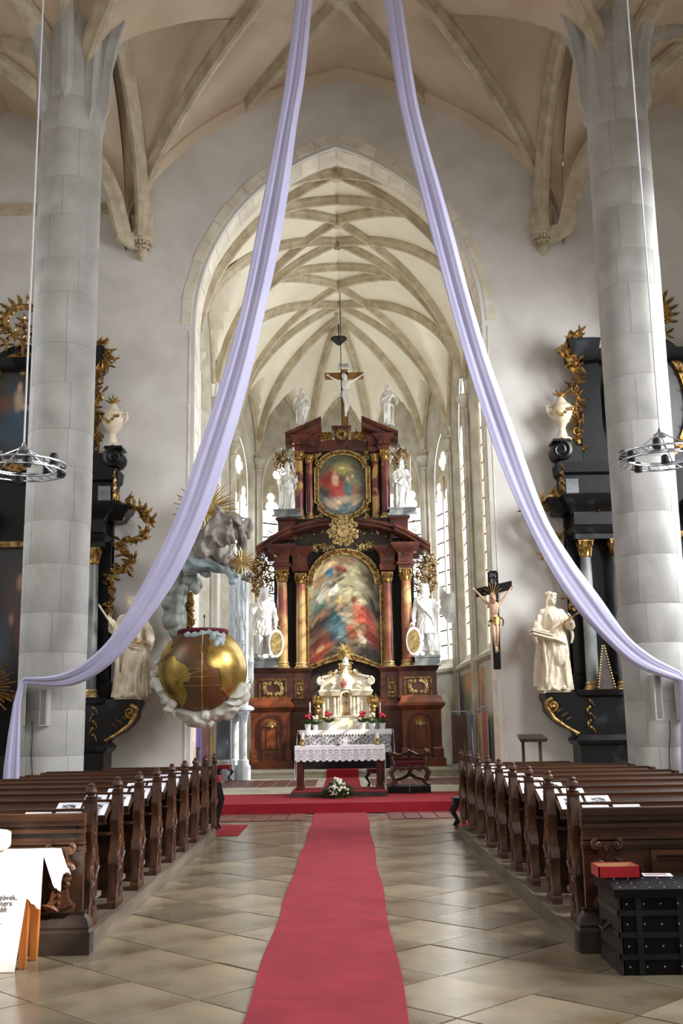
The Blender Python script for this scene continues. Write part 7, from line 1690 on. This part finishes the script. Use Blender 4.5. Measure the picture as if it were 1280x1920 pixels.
# ---- leaflets on the book rests
lf = None
for s, sgn, xe, ys in (('left', -1, -2.02, YLP), ('right', 1, 1.765, YRP)):
    for k_, y in enumerate(ys[:8] if s == 'left' else ys):
        for j, a in enumerate((.2, .44)):
            if lf is None:
                t = thing('leaflet', 'x', 'leaflet'); obj('sheet', MB().boxb(-.105, .105, -.135, .135, 0, .003), 'paper', t, local=True); obj('printed_photo', MB().boxb(-.06, .06, -.06, .09, .003, .0036), 'print', t, local=True); obj('printed_title', MB().boxb(-.06, .06, -.1, -.08, .003, .0036), 'ink', t, local=True); lf = t
            else: t = copy_tree(lf)
            yy = y + .2 - .165; t.location = (xe + sgn * a, yy, PZ0 + .001 + .785 + (yy - (y + .2 - .30)) / .27 * .105 + .003); t.rotation_euler = (math.atan2(.105, .27), 0, random.uniform(-.06, .06))
            t['label'] = 'white leaflet on the %s %s pew book rest, %s the aisle' % (ORD[k_], s, 'next to' if j == 0 else 'second from'); t['group'] = 'leaflets on the pews'

# ================================================================== FOREGROUND LEFT: clothed table, board, stone
tx, ty0, ty1, tz_ = -2.2, 8.02, 8.46, .78
t = thing('side_table', 'varnished pine table under a white cloth at the left front edge', 'table', (-2.75, 8.33, .003))
for x in (-2.33, -3.35):
    for y in (8.1, 8.38): obj('leg', MB().loft([[(x - w_, y - w_, z), (x + w_, y - w_, z), (x + w_, y + w_, z), (x - w_, y + w_, z)] for w_, z in ((.024, .003), (.036, tz_ - .14), (.036, tz_ - .03))]), 'varnish', t)
obj('apron', MB().boxb(-3.36, -2.32, 8.09, 8.39, tz_ - .13, tz_ - .03), 'darkback', t); obj('top', MB().boxb(-3.5, tx, ty0, ty1, tz_ - .03, tz_), 'varnish', t)
mb = MB(); z = tz_ + .004
mb.grid(lambda u, v: (-3.52 + (tx + .02 + 3.52) * u, ty0 - .02 + (ty1 - ty0 + .04) * v, z + .002 * sin(30 * u)), 12, 6)
mb.grid(lambda u, v: (-3.52 + (tx + .02 + 3.52) * u, ty0 - .02 - .02 * v - .02 * sin(14 * u) * v, z - (.26 + .012 * (int(u * 60) % 2) + .1 * max(0, (u - .9) / .1)) * v), 60, 8)
mb.grid(lambda u, v: (tx + .02 + .1 * v * (1 - .4 * abs(u - .5)) + .02 * sin(9 * u) * v, ty0 - .02 + (ty1 - ty0 + .04) * u - .02 * v, z - (.2 + .05 * sin(7 * u) + .01 * (int(u * 24) % 2)) * v), 24, 8)
tag(obj('table_cloth', mb, 'cloth'), 'white cloth with pinked edge over the side table at the left front edge', 'tablecloth')
mb = MB(); bm = bmesh.new(); bmesh.ops.create_cube(bm, size=1); bmesh.ops.subdivide_edges(bm, edges=bm.edges, cuts=7, use_grid_fill=True)
for v in bm.verts:
    p = Vector(v.co) * 2; q = Vector((p.x * .33, p.y * .13, p.z * .075)); L_ = max(abs(p.x) ** 8 + abs(p.y) ** 8 + abs(p.z) ** 8, 1e-6) ** .125
    v.co = Vector((q.x / max(1, L_ ** 1.2) , q.y / max(1, L_ ** 1.2), q.z / max(1, L_ ** 1.2))) + Vector((0, 0, .006 * noise.noise(p * 2))) 
me = bpy.data.meshes.new('stone_block_fragment'); bm.to_mesh(me); bm.free(); me.transform(Matrix.Translation((-2.85, 8.26, tz_ + .088)) @ Matrix.Rotation(rad(6), 4, 'Z'))
tag(obj('carved_stone', me, 'stonepale', smooth=60), 'long pale limestone fragment lying on the clothed side table', 'stone')
# leaning information board
b0, b1 = at(26, 1823, z=.004), at(53, 1666, y=7.96); t = thing('information_board', 'white printed information board leaning against the side table', 'board', (b0.x - .3, b0.y + .05, .004))
wv = 1.0; A = Vector((b0.x, b0.y, .004)); Bq = Vector((b1.x, b1.y - .02, b1.z)); up_ = (Bq - A); n_ = Vector((0, -up_.z, up_.y)).normalized()
dx = Vector((-wv, 0, 0)); mb = MB().loft([[A, A + dx, A + dx - n_ * .012, A - n_ * .012], [Bq, Bq + dx, Bq + dx - n_ * .012, Bq - n_ * .012]]); obj('panel', mb, 'board', t)
ang = math.degrees(math.atan2(up_.z, up_.y)); rx_ = ang
for i, (tx_, q, sz) in enumerate((('z vykopávek,', .90, .05), ('kláštera', .83, .05), ('hradě', .755, .05))):
    p = A + up_ * q + n_ * .002; sk = up_.x / up_.length; text(tx_, (p.x - .06 - .03 * i, p.y, p.z), sz, 'ink', t, (rx_, 0, 0), 'printed_line', .0006, 'RIGHT')
for i in range(9):
    p = A + up_ * (.58 - .055 * i) + n_ * .0025; obj('printed_rule', MB().box((p.x - .45, p.y, p.z), (.62 - .08 * (i % 3), .0008, .006), Matrix.Rotation(rad(rx_ - 90), 3, 'X')), 'lampgrey', t)

# ================================================================== FOREGROUND RIGHT: iron chest, red box, leaflet
cx0, cy0, cy1, cz1 = 1.82, 7.57, 8.16, .60; cxe = 3.15
t = thing('iron_chest', 'black iron-bound oak chest at the right front edge', 'chest', ((cx0 + cxe) / 2, (cy0 + cy1) / 2, .003))
obj('body', MB().boxb(cx0 + .02, cxe, cy0 + .02, cy1 - .02, .003, .5), 'blackwood', t)
for k_ in range(5): obj('side_plank', MB().boxb(cx0, cx0 + .03, cy0 + .02 + .112 * k_, cy0 + .02 + .112 * (k_ + 1) - .008, .003, .5), 'oldoak', t)
obj('lid', MB().loft([[(x, cy0 - .01 + (cy1 - cy0 + .02) * q, .5 + (.055 + .045 * sin(pi * q)) ) for q in [i / 8 for i in range(9)]] + [(x, cy1 + .01, .5), (x, cy0 - .01, .5)] for x in (cx0 - .02, cxe + .02)]), 'blackwood', t)
for z in (.12, .26, .4): obj('iron_band', MB().boxb(cx0 - .003, cxe, cy0 + .012, cy0 + .024, z - .018, z + .018).boxb(cx0 - .006, cx0 + .004, cy0 + .012, cy1 - .02, z - .018, z + .018), 'darkmetal', t)
for x in (cx0 + .14, cx0 + .42, cx0 + .72, cx0 + 1.02): obj('iron_band', MB().boxb(x - .02, x + .02, cy0 + .008, cy0 + .02, .01, .5), 'darkmetal', t)
mb = MB()
for i in range(12):
    for z in (.06, .19, .33, .46): mb.ell((cx0 + .06 + .115 * i, cy0 + .006, z), (.007, .005, .007), 6, 4)
for i in range(14):
    for q, dz in ((.06, .063), (.2, .08), (.34, .096)): mb.ell((cx0 + .03 + .1 * i, cy0 - .01 + .61 * q, .5 + dz), (.007, .007, .005), 6, 4)
obj('studs', mb, 'metal', t, kind='stuff')
obj('lock_plate', MB().boxb(cx0 + .56, cx0 + .68, cy0 - .016, cy0 + .0, .34, .5), 'darkmetal', t); obj('side_handle', MB().tube([(cx0 - .01, 7.78, .3), (cx0 - .05, 7.8, .26), (cx0 - .05, 7.92, .26), (cx0 - .01, 7.94, .3)], .012, 6), 'darkmetal', t)
bx0, bx1 = at(1118, 1628, y=7.84).x, at(1196, 1628, y=7.84).x; bz = .602; by0, by1 = 7.78, 8.02
t = thing('red_box', 'open red lidless box lying on the black chest', 'box', ((bx0 + bx1) / 2, 7.9, bz)); h = .075
for nm_, a in (('side', (bx0, bx1, by0, by0 + .008)), ('side', (bx0, bx1, by1 - .008, by1)), ('end', (bx0, bx0 + .008, by0, by1)), ('end', (bx1 - .008, bx1, by0, by1))): obj(nm_, MB().boxb(*a, bz, bz + h), 'redbox', t)
obj('lining', MB().boxb(bx0 + .008, bx1 - .008, by0 + .008, by1 - .008, bz, bz + .012).boxb(bx0 + .008, bx1 - .008, by1 - .012, by1 - .008, bz + .01, bz + h - .004).boxb(bx1 - .012, bx1 - .008, by0 + .008, by1 - .012, bz + .01, bz + h - .004), 'tan', t)
p = at(1232, 1625, y=7.86); t = thing('leaflet', 'colour printed leaflet lying on the black chest beside the red box', 'leaflet', (p.x, 7.88, bz)); obj('sheet', MB().box((p.x, 7.88, bz + .002), (.2, .15, .002), Matrix.Rotation(rad(-8), 3, 'Z')), 'paper', t); obj('printed_photo', MB().box((p.x - .01, 7.89, bz + .0035), (.15, .1, .001), Matrix.Rotation(rad(-8), 3, 'Z')), 'print2', t)

# ================================================================== LILAC DRAPES
def drape(label, A, B, top, y0, y1, tail):
    n = len(A); mb = MB(); rows = []
    EA = spline([(u, v) for u, v in A], 90); EB = spline([(u, v) for u, v in B], 90); m_ = 22
    top = Vector(top)
    for k_ in range(90):
        q = k_ / 89; y = y0 + (y1 - y0) * q ** 1.5
        a = at(EA[k_][0], EA[k_][1], y=y); b = at(EB[k_][0], EB[k_][1], y=y + .05)
        rows.append((a, b))
    full = [(top + Vector((-.05, 0, 0)), top + Vector((.05, 0, 0)))] + rows
    if tail: full += tail
    rings = []
    for k_, (a, b) in enumerate(full):
        d = b - a; L_ = d.length; q = k_ / (len(full) - 1); f = []; g = []
        for i in range(m_ + 1):
            s_ = i / m_; w_ = .35 * sin(s_ * 3 * pi + 1.2 * sin(q * 4)) + .10 * sin(s_ * 8 * pi + 5 * q) + .8 * sin(s_ * pi)
            amp = min(.10, L_ * .2) * (1 + .4 * sin(q * 7)); p = a + d * s_ + Vector((0, -amp * w_, 0)); f.append(p); g.append(p + Vector((0, .035 + .05 * L_ * sin(pi * s_), 0)))
        rings.append(f + g[::-1])
    mb.loft(rings); return tag(obj('lilac_drape', mb, 'lilac', smooth=70), label, 'drape', 'lilac drapes')
AL = [(553, 0), (536, 140), (521, 234), (484, 422), (451, 587), (411, 728), (364, 869), (325, 980), (270, 1090), (215, 1185), (160, 1240), (105, 1265), (44, 1270)]
BL = [(585, 0), (571, 140), (556, 234), (530, 422), (495, 587), (462, 728), (420, 869), (385, 965), (335, 1075), (275, 1165), (215, 1238), (140, 1284), (52, 1283)]
AR = [(720, 0), (739, 140), (757, 234), (800, 410), (840, 560), (879, 695), (931, 852), (977, 960), (1025, 1056), (1077, 1137), (1130, 1196), (1190, 1248), (1266, 1276)]
BR = [(753, 0), (774, 140), (793, 234), (843, 410), (883, 560), (918, 675), (965, 805), (1021, 960), (1070, 1045), (1125, 1120), (1175, 1190), (1222, 1230), (1274, 1258)]
yq = PYY - PR - .3; TOP = (.05, 15.4, 15.9)
def tl(pts): return [(at(a, v, y=yq), at(b, v, y=yq)) for a, b, v in pts]
drape('long lilac cloth swag hanging from the vault to the left pillar', AL, BL, TOP, 15.6, yq, tl([(36, 44, 1278), (24, 38, 1320), (14, 37, 1380), (6, 36, 1440), (2, 35, 1500), (0, 35, 1560)]))
drape('long lilac cloth swag hanging from the vault to the right pillar', AR, BR, (.25, 15.4, 15.9), 15.6, yq, tl([(1276, 1288, 1275), (1277, 1300, 1320), (1278, 1310, 1400), (1279, 1316, 1480), (1280, 1320, 1560)]))

# ================================================================== PILLAR LAMPS AND CABLES
for s, us in (('left', ((39, 1274, 1361, 'left'), (80, 1291, 1361, 'right'))), ('right', ((1237, 1265, 1350, 'left'), (1276, 1262, 1350, 'right')))):
    X = PX[0] if s == 'left' else PX[1]
    for u, v0, v1, sd in us:
        yy = PYY - PR - .16; a, b = at(u, v1, y=yy), at(u, v0, y=yy); w_ = .055; yb = PYY - math.sqrt(max(.02, PR ** 2 - (a.x - X) ** 2)) + .02
        t = thing('pillar_uplight', 'grey slab wall lamp, %s one of the pair on the %s pillar' % (sd, s), 'wall lamp', (a.x, yy, a.z), 0, 'pillar uplights')
        sl = -1 if u < 640 and sd == 'left' else 1
        obj('housing', MB().boxb(a.x - w_, a.x + w_, yy - .02, yy + .03, a.z, b.z), 'lampgrey', t); obj('side_plate', MB().boxb(a.x - w_ - .012, a.x - w_, yy - .02, yb, a.z, b.z) if a.x - X < 0 else MB().boxb(a.x + w_, a.x + w_ + .012, yy - .02, yb, a.z, b.z), 'lampgrey', t)
        obj('louvre', MB().boxb(a.x - w_ + .015, a.x + w_ - .015, yy - .024, yy - .018, a.z + .02, b.z - .02) if (u in (80, 1237)) else MB().boxb(a.x - .01, a.x + .01, yy + .03, yb, a.z + .2, a.z + .5), 'lampdark', t)
    c = us[0][0] + (20 if s == 'left' else 18); yy = PYY - PR - .012; pts = [at(c, 1352, y=yy), at(c + 1, 1380, y=yy), at(c - 1, 1410, y=yy), at(c + 1, 1450, y=yy)]
    pts = [Vector((p.x, PYY - math.sqrt(max(.01, PR ** 2 - (p.x - X) ** 2)) - .012, p.z)) for p in pts]; pts.append(Vector((pts[-1].x, pts[-1].y, .3)))
    tag(obj('lamp_cable', MB().tube(pts, .006, 5), 'blackcable'), 'thin dark cable running down the %s pillar below its lamps' % s, 'cable')
# ================================================================== RING CHANDELIERS
for s, (u, v, uh, vh) in (('left', (43, 878, 45, 842)), ('right', (1240, 858, 1240, 815))):
    c = at(u, v, y=12.3); R = .49; hb = at(uh, vh, y=12.3); x, y, z = c; t = thing('ring_chandelier', 'steel ring chandelier hanging before the %s pillar' % s, 'chandelier', (x, y, z - .05), 0, 'ring chandeliers')
    for r_, zz_ in ((R, .045), (R, -.045), (R - .09, .0)): obj('ring', MB().tube([(x + r_ * cos(2 * pi * i / 48), y + r_ * sin(2 * pi * i / 48), z + zz_) for i in range(49)], .013, 6), 'metal', t)
    for i in range(24):
        a = 2 * pi * i / 24; b = a + 2 * pi / 48
        obj('strut', MB().tube([(x + R * cos(a), y + R * sin(a), z + .045), (x + (R - .09) * cos(b), y + (R - .09) * sin(b), z), (x + R * cos(a), y + R * sin(a), z - .045)], .008, 5), 'metal', t)
    hz2 = hb.z
    for i in range(4):
        a = pi / 4 + i * pi / 2 + .2; obj('rod', MB().tube([(x + .05 * cos(a), y + .05 * sin(a), hz2), (x + (R - .02) * cos(a), y + (R - .02) * sin(a), z + .02)], .009, 6), 'metal', t)
    obj('hub', MB().lathe([(.07, -.03), (.08, 0), (.03, .03), (.015, .08)], (x, y, hz2), 14), 'metal', t)
    for i in range(8):
        a = 2 * pi * (i + .5) / 8; l = obj('lamp', MB().lathe([(.045, -.02), (.05, 0), (.05, .08), (.035, .1), (.012, .11)], (x + (R - .05) * cos(a), y + (R - .05) * sin(a), z + (.03 if i % 2 else -.06)), 12), 'darkmetal', t)
    obj('cable', MB().tube([(x, y, hz2 + .05), (x, y, 15.6 if s == 'left' else 15.6)], .011, 6), 'cable', t)
# sanctuary cable and the dark lamp boss of the apse
p = at(637, 560, y=30.4); tag(obj('hanging_cable', MB().tube([(p.x, 30.4, 14.7), (p.x, 30.4, at(637, 850, y=30.4).z)], .012, 6), 'blackcable'), 'thin dark cable hanging from the chancel vault before the crucifix', 'cable')
zl_ = at(644, 640, y=BY).z; mb = MB().lathe([(.02, -.14), (.08, -.1), (.16, -.02), (.26, .06), (.27, .1), (.12, .14), (.02, .18), (.02, CS + CR - zl_ - .2)], (0, BY, zl_), 14); tag(obj('vault_lamp', mb, 'darkmetal'), 'dark bowl lamp at the crown of the apse vault', 'lamp')
